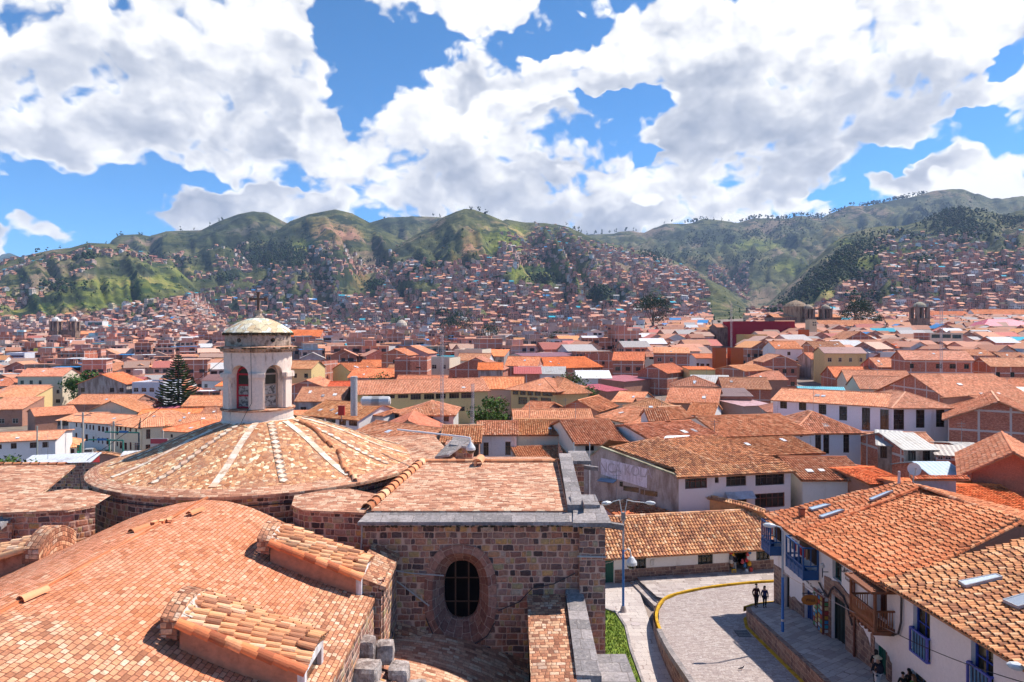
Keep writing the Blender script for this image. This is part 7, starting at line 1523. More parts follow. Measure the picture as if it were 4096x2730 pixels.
def blue_balcony(y0, y1, x0, zb, zt, label):
 o = empty('balcony', (x0, (y0+y1)/2, zb)); o.parent = ha; o.location = Vector((x0, (y0+y1)/2, zb))-ha.location; x1 = 20.38; zm = lerp(zb, zt, .42)
 mb = MB(); mb.box(((x0+x1)/2, (y0+y1)/2, zb+.06), (x1-x0, y1-y0, .12), BLUE)
 for (a, b) in (((x0, y0), (x1, y0)), ((x0, y1), (x0, y0)), ((x1, y1), (x0, y1))): mb.obox((*a, lerp(zb, zm, .33)), (*b, lerp(zb, zm, .33)), .05, (zm-zb)*.62, BLUE)
 mb.build('lower_panel', M['paint'], o)
 mb = MB()
 for k in range(5):
  for j in range(2):
   yy = lerp(y0+.2, y1-.2, k/4); zz = lerp(zb+.18, zb+.55, j); mb.obox((x0-.035, yy-.15, zz), (x0-.035, yy+.15, zz+.14), .02, .04, (.06, .16, .34)); mb.obox((x0-.035, yy-.15, zz+.14), (x0-.035, yy+.15, zz), .02, .04, (.06, .16, .34))
 mb.build('carving', M['paint'], o)
 mb = MB()
 for z in (zm, zt-.06, lerp(zb, zm, .66)):
  mb.obox((x0, y0, z), (x0, y1, z), .09, .09, BLUE); mb.obox((x0, y0, z), (x1, y0, z), .09, .09, BLUE); mb.obox((x0, y1, z), (x1, y1, z), .09, .09, BLUE)
 for k in range(5): yy = lerp(y0, y1, k/4); mb.obox((x0, yy, zb), (x0, yy, zt), .10, .10, BLUE)
 mb.obox((x1-.05, y0, zb), (x1-.05, y0, zt), .1, .1, BLUE); mb.obox(((x0+x1)/2, y0, zm), ((x0+x1)/2, y0, zt), .05, .05, BLUE)
 mb.build('frame', M['paint'], o)
 n_ = int((y1-y0)/.17)
 for k in range(1, n_):
  yy = lerp(y0, y1, k/n_); mb = MB(); mb.tube([(x0, yy, lerp(zb, zm, .66)), (x0, yy, lerp(zb, zm, .8)), (x0, yy, zm)], [.02, .035, .02], 6, BLUE); mb.build('baluster', M['paint'], o)
 mb = MB(); mb.box((x1-.1, (y0+y1)/2, (zm+zt)/2), (.1, y1-y0-.2, zt-zm-.1), (.03, .02, .02)); mb.build('door', M['paint'], o)
 for k in range(6):   # clothes hung up for sale
  yy = lerp(y0+.25, y1-.25, k/5); mb = MB(); mb.box((x0+.35, yy, zt-.55), (.05, .22, .7), random.choice(SHOPC)); mb.build('hanging_cloth', M['cloth'], o)
blue_balcony(45.2, 47.95, 19.35, -16.65, -14.45, ''); blue_balcony(51.2, 52.9, 19.45, -17.0, -14.65, '')
# brown wooden balcony
o = empty('balcony', (19.3, 37.3, -16.1)); o.parent = ha; o.location = Vector((19.3, 37.3, -16.1))-ha.location; WD = (1, 1, 1)
y0, y1, x0, zb, zm = 36.15, 38.7, 19.3, -16.02, -14.98
mb = MB(); mb.box(((x0+20.4)/2, (y0+y1)/2, zb-.07), (1.15, y1-y0+.1, .14)); mb.build('floor', M['wood'], o)
for (a, b) in (((x0, y1), (x0, y0)), ((x0, y0), (20.35, y0)), ((x0, y1), (20.35, y1))):
 mb = MB(); mb.obox((*a, zm), (*b, zm), .1, .08); mb.obox((*a, zb+.06), (*b, zb+.06), .08, .08); mb.build('rail', M['wood'], o)
 nb = int(math.hypot(a[0]-b[0], a[1]-b[1])/.13)
 for k in range(1, nb):
  p = (lerp(a[0], b[0], k/nb), lerp(a[1], b[1], k/nb)); mb = MB(); mb.tube([(*p, zb+.08), (*p, zb+.35), (*p, zb+.6), (*p, zm-.04)], [.022, .042, .024, .03], 6, (1.5, 1.6, 1.5)); mb.build('baluster', M['wood'], o)
for (x, y) in ((x0, y0), (x0, y1)): mb = MB(); mb.box((x, y, -14.95), (.13, .13, 2.3)); mb.build('post', M['wood'], o)
mb = MB()
for k in range(7): yy = lerp(y0+.1, y1-.1, k/6); mb.obox((x0-.1, yy, zb-.16), (20.4, yy, zb-.22), .12, .14)
mb.build('joists', M['wood'], o)
mb = MB(); mb.box((19.75, 37.4, -13.92), (1.5, 2.9, .14)); mb.build('canopy', M['wood'], o)
# signs and shop things on the corner house
dk = plain_mat('sign_black', (.04, .025, .022), .8, .1); rt = (PI/2, 0, -PI/2)
t = text('', 'INCACANCHA', .52, dk, (20.36, 41.0, -14.75), rt, ha); t2 = text('', 'Restaurant', .26, dk, (20.36, 41.0, -15.15), rt, ha)
t3 = text('', 'El Buen Gusto', .34, dk, (20.36, 46.6, -17.35), (PI/2, .12, -PI/2), ha)
sg = empty('wall_sign', (20.35, 49.3, -17.0)); sg.parent = ha; sg.location = Vector((20.35, 49.3, -17.0))-ha.location
mb = MB(); mb.box((20.35, 49.3, -17.0), (.05, 1.1, .42), (.05, .07, .2)); mb.box((20.33, 49.3, -17.0), (.05, .98, .31), (.6, .58, .58)); mb.build('plate', M['paint'], sg); text('', 'SANTA CLARA', .15, dk, (20.295, 49.3, -17.0), rt, sg)
o = empty('hanging_sign', (20.0, 45.5, -17.3), 'oval orange wooden sign hanging from an iron bracket above the pavement', 'sign')
mb = MB(); mb.tube([(20.4, 44.4, -17.15), (18.95, 44.4, -17.2)], .03, 6, (.05, .05, .06)); mb.tube([(20.38, 44.4, -16.95), (20.38, 44.4, -17.4)], .03, 6, (.05, .05, .06)); mb.build('bracket', M['paint'], o)
mb = MB(); pts2 = [(19.45+.55*math.cos(2*PI*k/24), 44.36, -17.62+.34*math.sin(2*PI*k/24)) for k in range(24)]; mb.face(pts2, (.50, .17, .03)); mb.face([(p[0], 44.44, p[2]) for p in pts2][::-1], (.4, .13, .03))
for a, b in zip(pts2, pts2[1:]+pts2[:1]): mb.face([(a[0], 44.44, a[2]), (b[0], 44.44, b[2]), b, a], (.3, .12, .03))
mb.build('board', M['paint'], o); text('', 'Wasi', .3, dk, (19.45, 44.34, -17.62), (PI/2, 0, 0), o)
for (yy, lb) in ((48.9, 'black iron wall lantern left of the blue balcony'), (43.85, 'white globe wall lantern right of the blue balcony')):
 o = empty('wall_lantern', (20.1, yy, -15.6), lb, 'wall lamp', 'wall lanterns'); mb = MB(); mb.obox((20.4, yy, -15.6), (20.0, yy, -15.6), .04, .04, (.03, .03, .03)); mb.obox((20.02, yy, -15.3), (20.02, yy, -15.95), .05, .05, (.03, .03, .03)); mb.build('bracket', M['paint'], o); mb = MB(); mb.lathe((20.0, yy, -15.2), [(0, -.16), (.13, -.1), (.16, .02), (.1, .14), (0, .17)], 10, (.6, .58, .55)); mb.build('globe', M['paint'], o)
PCOL = [(.05, .25, .5), (.1, .3, .12), (.5, .3, .05), (.5, .5, .5), (.4, .06, .05), (.05, .35, .45), (.55, .45, .2)]
for (yy, x_, lb) in ((45.15, 20.15, 'tall narrow postcard rack leaning on the wall left of the doorway'), (44.0, 19.95, 'wider postcard rack beside the big stone doorway')):
 o = empty('postcard_rack', (x_, yy, zs_(yy)), lb, 'postcard rack', 'postcard racks'); wd = .55; zb_ = zs_(yy)+.15
 mb = MB(); mb.box((x_+.04, yy, zb_+1.25), (.06, wd+.1, 2.5), (.18, .05, .04)); mb.box((x_-.05+.3, yy-wd/2, zb_+1.2), (.5, .05, 2.3), (.2, .06, .05)); mb.build('frame', M['paint'], o)
 for r_ in range(8):
  for c_2 in range(2): mb = MB(); mb.box((x_-.02, yy-wd/4+c_2*wd/2, zb_+.2+r_*.29), (.03, .22, .2), PCOL[(r_*3+c_2*5+int(yy)) % 7]); mb.build('postcard', M['paint'], o)
  mb = MB(); mb.box((x_+.25, yy-wd/2-.04, zb_+.2+r_*.29), (.22, .03, .2), PCOL[(r_*2+3) % 7]); mb.build('postcard', M['paint'], o)
# bundles of cable on the fronts
cable('cable_bundle', [(20.3, 45.0, -16.7), (20.25, 44.2, -17.0), (20.25, 43.6, -17.1), (20.25, 43.2, -16.5), (20.25, 42.8, -16.15), (20.25, 41.6, -16.3), (20.25, 41.0, -16.8), (20.25, 40.5, -17.6)], .06, 'cable', ha)
hb = empty('near_house', (25, 29, -19), 'long white house with blue barred windows under lichened tiles, right edge', 'house')
def hB(d1, d0, z0, z1): return (36.4-d1, 36.4-d0, z0, z1)
mb = MB(); HO = [hB(34.5, 33.1, -16.25, -13.85), hB(30.15, 28.75, -15.9, -13.5), hB(34.6, 33.4, -18.6, -17.25), hB(25.5, 24.1, -15.7, -13.3)]
hs, e3, n3, P03 = wall_face(mb, (20.35, 36.4), (20.35, 18), -22, -13.2, HO, .3, (.80, .73, .71)); wall_face(mb, (30, 38), (20.35, 36.4), -22, -13.75, []); wall_face(mb, (20.35, 18), (30, 18), -22, -13.4, []); mb.build('wall', M['plaster'], hb)
BL2 = (.02, .05, .34)
for i, h in enumerate(hs):
 w_ = window(hb, 'window', P03, e3, n3, h, .3, BL2 if i != 2 else (.05, .08, .12), 'cross', True, (2.5, 2.2, 1.2))
 if i == 2: continue
 g_ = MB(); y1, y0 = 36.4-h[0], 36.4-h[1]; zm = h[2]+(h[3]-h[2])*.5; x0 = 20.2
 for z in (h[2]+.04, zm): g_.obox((x0, y0, z), (x0, y1, z), .1, .09, (.08, .10, .40));
 for y in (y0, y1): g_.obox((x0, y, h[2]), (x0, y, zm), .09, .09, (.10, .10, .38)); g_.obox((x0, y, zm), (20.4, y, zm), .08, .08, (.08, .10, .40)); g_.obox((x0, y, h[2]+.04), (20.4, y, h[2]+.04), .08, .08, (.08, .10, .40))
 rl = g_.build('railing', M['paint'], w_)
 g_ = MB(); g_.face([(20.3, y1, h[2]), (20.3, y0, h[2]), (20.3, y0, zm), (20.3, y1, zm)], (.03, .05, .10)); g_.build('shutter', M['paint'], w_)
 for k in range(1, 6): yy = lerp(y0, y1, k/6); g_ = MB(); g_.tube([(x0, yy, h[2]+.06), (x0, yy, h[2]+.4), (x0, yy, h[2]+.7), (x0, yy, zm)], [.03, .05, .03, .04], 6, (.10, .22, .36)); g_.build('baluster', M['paint'], w_)
mb = MB(); tile_rows(mb, (19.65, 36.35, -13.45), (19.65, 19, -12.75), (30.2, 38.2, -11.3), (30.6, 19, -10.5), .27, .42, 1.15, .022, (1.0, .90, .78), 6)
mb.build('roof', M['clay_tile_old'], hb)
mb = MB(); tile_rows(mb, (41, 19, -13.5), (41, 38.2, -13.8), (30.6, 19, -10.5), (30.2, 38.2, -11.3), .4, .6, 1, .02, (1.05, .9, .74), 3); mb.build('back_roof', M['clay_tile_old'], hb)
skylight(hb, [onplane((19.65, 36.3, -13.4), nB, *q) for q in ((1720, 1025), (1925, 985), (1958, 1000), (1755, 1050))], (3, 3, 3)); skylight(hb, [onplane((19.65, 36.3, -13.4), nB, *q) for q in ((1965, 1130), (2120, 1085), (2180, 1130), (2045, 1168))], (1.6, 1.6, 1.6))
cable('cable_bundle', [(20.25, 35.35, -13.6), (20.22, 35.35, -15.2), (20.22, 35.6, -15.9), (20.22, 36.4, -16.35), (20.22, 37.2, -16.4)], .055, 'cable', hb)
# metal screen with a tile cap behind the ridge
Pa, Pb = pt(*Z11(520, 560), 55.5), pt(*Z11(828, 556), 55.5)
o = empty('metal_screen', (Pa.x, Pa.y, -20), 'dented grey sheet metal screen topped with a row of tiles', 'fence'); mb = MB(); mb.box(((Pa.x+Pb.x)/2, 55.5, Pa.z-3), (Pb.x-Pa.x, .12, 6), (.42, .33, .36)); mb.build('sheet', M['metal_sheet'], o)
mb = MB(); tile_rows(mb, (Pa.x-.2, 55.15, Pa.z-.05), (Pb.x+1, 55.15, Pa.z-.05), (Pa.x-.2, 55.6, Pa.z+.15), (Pb.x+1, 55.6, Pa.z+.15), .24, .35, .8, .02, (1, .7, .6), 3); mb.build('tile_cap', M['clay_tile'], o)
# ---- people
import bmesh
def skin(name, joints, edges, mat, parent, loc, root=0, sub=1):
 bm = bmesh.new(); sk = bm.verts.layers.skin.verify(); vs_ = []
 for i, (p, r) in enumerate(joints):
  v = bm.verts.new(p); v[sk].radius = (r, r) if not isinstance(r, tuple) else r; v[sk].use_root = (i == root); vs_.append(v)
 for a, b in edges: bm.edges.new((vs_[a], vs_[b]))
 me = bpy.data.meshes.new(name); bm.to_mesh(me); bm.free(); me.materials.append(mat)
 o = bpy.data.objects.new(name, me); COL.objects.link(o); o.parent = parent; m_ = o.modifiers.new('skin', 'SKIN'); m_.use_smooth_shade = True
 if sub: s_ = o.modifiers.new('sub', 'SUBSURF'); s_.levels = 1; s_.render_levels = 1
 return o
cmat = {}
def cm(c):
 k = tuple(round(x, 3) for x in c)
 if k not in cmat: cmat[k] = plain_mat('fabric_%d' % len(cmat), c, .95, .12, 8, nocol=True)
 return cmat[k]
def person(label, x, y, z, face, top, legs, hair=(.02, .014, .012), hat=None, stride=.12, height=1.68, longhair=False, bend=0, shoe=(.03, .03, .03), skirt=False, mask=False, arm=.1, bag=None, group=None):
 s = height/1.72; o = empty('person', (x, y, z), label, 'person', group, rz=face)   # the figure faces local -y
 H = lambda p: (p[0]*s, p[1]*s, p[2]*s)
 st_ = stride
 J = [((0, 0, .95), (.15, .11)), ((0, .0, 1.15), (.13, .10)), ((0, 0, 1.38), (.17, .11)), ((0, 0, 1.48), (.06, .06)), ((0, -.01, 1.56), (.075, .085)), ((0, -.01, 1.66), (.08, .09)),
         ((-.17, 0, 1.40), .055), ((-.23, .02+arm, 1.14), .042), ((-.22, -.04+arm, .92), .032), ((-.22, -.06+arm, .86), .03), ((.17, 0, 1.40), .055), ((.23, .02-arm, 1.14), .042), ((.22, -.10-arm, .93), .032), ((.22, -.12-arm, .87), .03),
         ((-.09, 0, .88), .095), ((-.10, -st_*.5, .50), .062), ((-.10, -st_*.4, .10), .042), ((-.10, -st_*.4-.14, .05), .035), ((.09, 0, .88), .095), ((.10, st_*.2, .50), .062), ((.10, st_, .12), .042), ((.10, st_-.13, .05), .035)]
 E = [(0, 1), (1, 2), (2, 3), (3, 4), (4, 5), (2, 6), (6, 7), (7, 8), (8, 9), (2, 10), (10, 11), (11, 12), (12, 13), (0, 14), (14, 15), (15, 16), (16, 17), (0, 18), (18, 19), (19, 20), (20, 21)]
 for hnd, sx in ((9, -1), (13, 1)):   # five fingers on each hand
  b = J[hnd][0]
  for k, (dx_, dy_, ln) in enumerate(((.0, -.03, .07), (.0, -.012, .085), (.0, .006, .08), (.0, .022, .065), (-sx*.02, -.035, .04))):
   i0 = len(J); J.append(((b[0]+dx_, b[1]+dy_, b[2]-(.035 if k < 4 else .0)), .008)); J.append(((b[0]+dx_-sx*.006, b[1]+dy_-.008, b[2]-.035-ln*.5), .007)); J.append(((b[0]+dx_-sx*.014, b[1]+dy_-.014, b[2]-.035-ln), .006)); E += [(hnd, i0), (i0, i0+1), (i0+1, i0+2)]
 sc = lambda r: tuple(q*s for q in r) if isinstance(r, tuple) else r*s
 skin('body', [(H(p), sc(r)) for p, r in J], E, M['skin'], o, None)
 g = 1.22; T = [J[i] for i in (0, 1, 2, 6, 7, 8, 10, 11, 12)]; T = [(p, tuple(q*g for q in r) if isinstance(r, tuple) else r*1.35) for p, r in T]; T.append(((0, .0, .84), (.17, .14)))
 skin('jacket', [(H(p), sc(r)) for p, r in T], [(9, 0), (0, 1), (1, 2), (2, 3), (3, 4), (4, 5), (2, 6), (6, 7), (7, 8)], cm(top), o, None)
 if not skirt:
  T = [J[i] for i in (0, 14, 15, 16, 18, 19, 20)]; T = [(p, tuple(q*1.1 for q in r) if isinstance(r, tuple) else r*1.22) for p, r in T]
  skin('trousers', [(H(p), sc(r)) for p, r in T], [(0, 1), (1, 2), (2, 3), (0, 4), (4, 5), (5, 6)], cm(legs), o, None)
 else:
  mb = MB(); mb.lathe((0, 0, 0), [(.24*s, .35*s), (.22*s, .6*s), (.17*s, .95*s)], 14); q = mb.build('skirt', cm(legs), None, True); q.parent = o
 for i in (16, 20):
  p = J[i][0]; mb = MB(); mb.tube([H((p[0], p[1]+.04, .05)), H((p[0], p[1]-.05, .06)), H((p[0], p[1]-.17, .04))], [.05*s, .05*s, .035*s], 8); q = mb.build('shoe', cm(shoe), None, True); q.parent = o
 mb = MB(); cz = 1.64*s
 for i in range(5):
  for k in range(12):
   def q(i_, k_): ph = PI/2-i_*PI/2*.62/2.4; ph = PI/2*(1-i_/5*1.15); t = 2*PI*k_/12; r_ = .108*s; b_ = max(0, math.sin(t))*.02; fr = -.045*s if (math.sin(t) < -.3 and i_ >= 4) else 0; return (r_*math.cos(ph)*math.cos(t), (.115*s)*math.cos(ph)*math.sin(t)+.004-fr*0, cz+.05*s+r_*.95*math.sin(ph) if not (fr and i_ == 5) else cz+.06*s)
   P = [q(i, k), q(i+1, k), q(i+1, k+1), q(i, k+1)]; mb.face(P if i else [P[0], P[1], P[2]])
 if longhair: mb.tube([(0, .07*s, 1.66*s), (0, .11*s, 1.52*s), (0, .12*s, 1.3*s), (0, .12*s, 1.18*s)], [.09*s, .10*s, .09*s, .03*s], 9)
 q = mb.build('hair', cm(hair), None, True); q.parent = o
 mb = MB()
 for sx in (-1, 1): mb.box(H((sx*.032, -.095, 1.625)), (.02*s, .012*s, .01*s), (.02, .02, .02))
 mb.box(H((0, -.102, 1.595)), (.018*s, .03*s, .035*s), (.36, .19, .12)); mb.box(H((0, -.095, 1.555)), (.045*s, .012*s, .01*s), (.3, .08, .07))
 q = mb.build('face', M['cloth'], None); q.parent = o
 if mask: mb = MB(); mb.tube([H((-.06, -.06, 1.58)), H((0, -.105, 1.575)), H((.06, -.06, 1.58))], .04*s, 7); q = mb.build('face_mask', cm((.6, .6, .6)), None, True); q.parent = o
 if hat: mb = MB(); mb.lathe((0, 0, 1.68*s), [(.22*s, .0), (.21*s, .015), (.12*s, .03), (.11*s, .1*s), (.08*s, .12*s), (0, .12*s)], 18); mb.lathe((0, 0, 1.68*s), [(.122*s, .03), (.122*s, .055)], 18, (.1, .08, .06)); q = mb.build('hat', cm(hat), None); q.parent = o
 if bag:
  mb = MB(); mb.tube([H((0, .14, 1.35)), H((0, .19, 1.25)), H((0, .18, 1.05)), H((0, .13, .98))], [.1*s, .15*s, .15*s, .09*s], 9); q = mb.build('backpack', cm(bag), None, True); q.parent = o
 return o
def foot(D, off=0): return zd(D)+off
pA, pB_ = pt(*Z3(590, 1155), 50.6), pt(*Z3(637, 1155), 50.4)
person('man in dark red jacket and face mask walking towards the corner', pA.x, 50.6, zd(50.6)+.01, .1, (.05, .02, .025), (.02, .018, .02), mask=True, group='walking couple'); person('woman in navy jacket and white top walking beside the masked man', pB_.x, 50.4, zd(50.4)+.01, -.1, (.02, .025, .09), (.02, .018, .02), longhair=True, height=1.56, group='walking couple')
q = pt(*Z3(723, 1140), 52.4); person('person in red top and black trousers half hidden by the blue lamp pole', q.x+.1, 52.2, zd(52.2)+.01, 1.2, (.35, .06, .05), (.02, .02, .02), height=1.6, longhair=True)
s_, z_ = on_shop(1785, 1100); c_ = sW(s_, z_, -.35); person('shopkeeper in black with white trousers standing in the shop doorway', c_[0], c_[1], -22.0, .1, (.02, .02, .025), (.5, .5, .5), stride=.03)
GP = [(19.15, 35.6, 'person in black coat, white trousers and straw hat on the pavement', dict(top=(.012, .014, .025), legs=(.62, .58, .56), hat=(.62, .50, .33), bag=(.015, .015, .03), height=1.75), PI+.15), (19.65, 36.7, 'dark-haired person in black with pale shoulder bag beside the straw hat', dict(top=(.015, .015, .02), legs=(.03, .03, .035), longhair=True, bag=(.45, .4, .36)), PI-.3),
      (20.0, 33.9, 'girl in green top and long blue skirt near the green door', dict(top=(.06, .16, .03), legs=(.02, .06, .30), longhair=True, skirt=True, hair=(.12, .06, .03), height=1.5), PI+.5), (20.2, 34.6, 'black-haired girl in lilac trousers near the green door', dict(top=(.02, .02, .02), legs=(.42, .36, .5), longhair=True, height=1.5), PI+.2), (19.72, 34.3, 'small person in black between the straw hat and the girls', dict(top=(.012, .012, .012), legs=(.012, .012, .012), height=1.45), PI)]
for (x, y, lb, kw, fc) in GP: person(lb, x, y, zd(y)+.01, fc, group='people on the pavement', **kw)
# pigeon on the cobbles
o = empty('pigeon', (13.9, 41.2, zr(41.2)), 'dark pigeon standing on the cobbles in the middle of the street', 'bird')
bj = [((0, 0, .14), .055), ((.09, 0, .17), .04), ((.14, 0, .24), .022), ((.16, 0, .28), .024), ((-.1, 0, .12), .04), ((-.2, 0, .10), .018)]
skin('body', bj, [(0, 1), (1, 2), (2, 3), (0, 4), (4, 5)], cm((.06, .06, .08)), o, None); mb = MB()
for sy in (-.025, .025): mb.tube([(0, sy, .1), (0, sy, 0)], .006, 5, (.4, .1, .08)); mb.tube([(0, sy, .004), (.03, sy, .004)], .005, 4, (.4, .1, .08))
mb.tube([(.175, 0, .28), (.205, 0, .272)], [.008, .003], 5, (.1, .1, .1)); q = mb.build('legs', M['cloth'], None); q.parent = o
# ------------------------------------------------------------------ remaining houses of the old town, one by one
LM = [(255, 370, 'the white lantern'), (180, 470, 'the dome'), (105, 300, 'the araucaria'), (140, 345, 'the twin-towered church'), (615, 385, 'the galleried school'), (420, 385, 'the yellow school hall'), (470, 360, 'the raw brick tower'),
      (700, 365, 'the orange shafts'), (770, 330, 'the crimson theatre'), (860, 400, 'the museum'), (955, 345, 'the cream and brick flats'), (985, 325, 'the crimson hall'), (600, 360, 'the brick warehouse'), (60, 430, 'the street corner'), (60, 355, 'the lime yellow flats'), (925, 385, 'the great barn roof'), (540, 335, 'the dark trees'), (820, 325, 'the domed church'), (340, 380, 'the framed brick gable')]
used_labels = {o.get('label') for o in bpy.data.objects if o.get('label')}
def mklabel(wallw, roofw, u, v, D, hh, nw):
 LL = sorted(LM, key=lambda l: math.hypot(l[0]-u, (l[1]-v)*1.6))
 rowsz = 'near' if D < 150 else 'middle' if D < 230 else 'far'
 for l in LL:
  side = ('left of' if u < l[0] else 'right of') if abs(u-l[0]) > abs(v-l[1])*1.4 else ('beyond' if v < l[1] else 'below')
  dist = math.hypot(l[0]-u, (l[1]-v)*1.6); near = 'just' if dist < 25 else 'a little' if dist < 55 else 'well'
  near = '' if side == 'beyond' and near == 'well' else near
  size = 'low' if hh < 5 else 'two-storey' if hh < 7.6 else 'tall'
  for t in (f'{size} {wallw} house with {roofw}, {near} {side} {l[2]}', f'{size} {wallw} house with {roofw}, {near} {side} {l[2]}, {rowsz} rows'):
   t = ' '.join(t.split()).replace(' ,', ',')
   if t not in used_labels and len(t.split()) <= 16: used_labels.add(t); return t
 return None
def free(x, y, r, pts):
 for q in OCC:
  d = math.hypot(q[0]-x, q[1]-y)
  if d < (q[2]+r)*.72: return False
  if q[3] is not None and d < q[2]+r:
   # coarse point-in-quad test against the taken footprint
   for p in pts:
    ins = True; Q_ = q[3]
    for i in range(4):
     a, b = Q_[i], Q_[(i+1) % 4]
     if (b.x-a.x)*(p[1]-a.y)-(b.y-a.y)*(p[0]-a.x) < -1.2: ins = False; break
    if ins: return False
 return True
cands = []
y = 92.0
R2 = random.Random(11)
while y < 262:
 ch = 12.2+y*.006; x = -y*.80-10
 while x < y*.80+10:
  cw = R2.uniform(10.5, 17); cands.append((x+cw/2+R2.uniform(-1.5, 1.5), y+R2.uniform(-3, 3), cw, ch)); x += cw+R2.uniform(.2, 2.2)
 y += ch
WORDS = {'white': 'white', 'cream': 'cream', 'grey': 'weathered grey', 'brick': 'red brick', 'mud': 'brown adobe', 'yellow': 'yellow', 'pink': 'pink', 'ochre': 'ochre', 'bluewhite': 'pale blue', 'teal': 'teal'}
def tone_():
 return R2.choice([((.90, .90, .90), 'old tiles'), ((.95, .92, .88), 'weathered tiles'), ((.72, .72, .72), 'dark old tiles'), ((1.0, .84, .74), 'red tiles'), ((1.15, .82, .58), 'orange tiles'), ((1.05, 1.1, 1.12), 'pale tiles')])
made = 0
for (x, y, cw, ch) in cands:
 u = CX+F*x/y
 if not (-25 < u < 1050): continue
 if made >= 186: break
 far_ = y > 175
 L = cw*R2.uniform(.86, 1.0); w_ = min(ch-.8, R2.uniform(8.5, 12)); a = math.radians(12*math.sin(x*.013+y*.017+1)+R2.uniform(-4, 4))
 if R2.random() < .22: L, w_ = min(L, 10), max(w_, 11)
 e = Vector((math.cos(a), math.sin(a))); n = Vector((e.y, -e.x)); A = Vector((x, y))-e*L/2; B = Vector((x, y))+e*L/2; c = Vector((x, y))-n*w_/2
 corners = [A, B, B-n*w_, A-n*w_]; smp = corners+[(corners[i]+corners[(i+1) % 4])/2 for i in range(4)]+[c]
 if not free(c.x, c.y, .5*math.hypot(L, w_), smp): continue
 r = R2.random()
 if far_: wall = R2.choice(['brick']*7+['mud', 'grey', 'cream', 'white', 'white', 'yellow', 'cream', 'pink', 'bluewhite']); h = R2.choice([5.5, 6, 7, 8.5, 9.5, 10.5, 12]) if wall not in ('mud',) else R2.uniform(4.5, 6.5)
 else: wall = R2.choice(['mud', 'brick', 'brick', 'white', 'white', 'cream', 'cream', 'grey']); h = R2.uniform(4.0, 5.6) if y < 140 else R2.uniform(4.5, 7.2)
 if u < 230 and y < 140: continue
 rc, rw = tone_(); mode = 'corr'; kind = R2.choice(['gable', 'gable', 'gable', 'hip', 'end', 'shed'] if not (far_ and h > 8) else ['flat', 'flat', 'shed', 'gable', 'end'])
 if R2.random() < (.10 if not far_ else .17) and kind in ('gable', 'shed'):
  mode = 'metal'; rc, rw = R2.choice([((.5, .47, .44), 'grey sheet roof'), ((.55, .14, .12), 'red sheet roof'), ((.6, .6, .62), 'pale sheet roof'), ((.30, .15, .13), 'rusty sheet roof'), ((.06, .36, .45), 'turquoise sheet roof')])
 if kind == 'flat': rc = (.45, .36, .32); rw = 'flat roof'
 rwd = {'gable': rw, 'hip': 'hipped '+rw, 'end': 'gabled '+rw, 'shed': 'one-sided '+rw, 'flat': rw}[kind]
 g_ = min(gz(p.x, p.y) for p in corners); ze = g_+h; v = HY-F*ze/y
 lb = mklabel(WORDS[wall], rwd, u, v, y, h, 0)
 if lb is None: continue
 holes = []; nfl = max(1, int(h/3.0)); nw = max(1, int(L/R2.uniform(2.2, 3.4)))
 if wall != 'mud' or R2.random() < .4:
  for f in range(nfl):
   if nfl > 1 and f == 0 and y < 200: continue
   for k in range(nw):
    if R2.random() < .2: continue
    s = (k+.5)*L/nw; zc_ = g_+1.6+f*(h-.6)/nfl; ww = R2.uniform(.9, 1.6)
    if zc_+.8 < ze-.15: holes.append((s-ww/2, s+ww/2, zc_-.6, zc_+.7))
 building(lb, A, B, ze, w_, kind, {'gable': w_/2*R2.uniform(.36, .46), 'hip': min(w_, L)/2*.4, 'end': L/2*R2.uniform(.36, .46), 'shed': w_*.18, 'flat': 0}[kind], wall, rc, mode, holes=holes[:12], zb=g_-1.5, fcol=R2.choice([(.12, .07, .05), (.45, .43, .4), (.05, .04, .035)]), group='houses of the old town', pitch=.36 if y < 170 else .5)
 made += 1
print('procedural houses', made, 'landmark buildings', len(LAND))
# ------------------------------------------------------------------ the countless houses beyond, one object
LH1 = [(-60, 322), (0, 322), (90, 315), (130, 305), (165, 297), (200, 293), (230, 284), (260, 278), (300, 283), (340, 283), (380, 277), (430, 270), (470, 262), (500, 258), (560, 244), (620, 254), (680, 268), (730, 289), (762, 312), (800, 300), (850, 282), (900, 264), (950, 256), (1024, 256), (1080, 256)]
LH0 = [(-60, 268), (0, 262), (60, 250), (100, 247), (140, 245), (200, 250), (240, 240), (290, 238), (330, 243), (370, 238), (400, 240), (430, 262), (470, 262), (500, 221), (560, 226), (620, 246), (680, 264), (762, 310), (790, 298), (830, 268), (860, 247), (880, 231), (940, 226), (1000, 232), (1024, 232), (1080, 232)]
POLY = [[(22, 318), (55, 282), (110, 263), (175, 266), (203, 293), (160, 301), (110, 308), (70, 317)], [(338, 276), (378, 272), (376, 296), (340, 296)], [(398, 280), (442, 284), (440, 294), (398, 290)], [(498, 278), (520, 266), (560, 268), (572, 286), (545, 288), (510, 284)], [(440, 206), (505, 206), (498, 258), (440, 258)], [(763, 312), (830, 246), (868, 226), (862, 262), (832, 300), (800, 318)], [(248, 238), (306, 238), (306, 266), (248, 266)], [(205, 243), (246, 210), (300, 205), (370, 205), (370, 238), (300, 240)], [(588, 288), (613, 288), (613, 303), (588, 303)], [(690, 268), (762, 309), (770, 320), (720, 300)]]
def inpoly(U, Vv, P):
 c = np.zeros(U.shape, bool); j = len(P)-1
 for i in range(len(P)):
  xi, yi = P[i]; xj, yj = P[j]; cnd = ((yi > Vv) != (yj > Vv)) & (U < (xj-xi)*(Vv-yi)/(yj-yi+1e-9)+xi); c ^= cnd; j = i
 return c
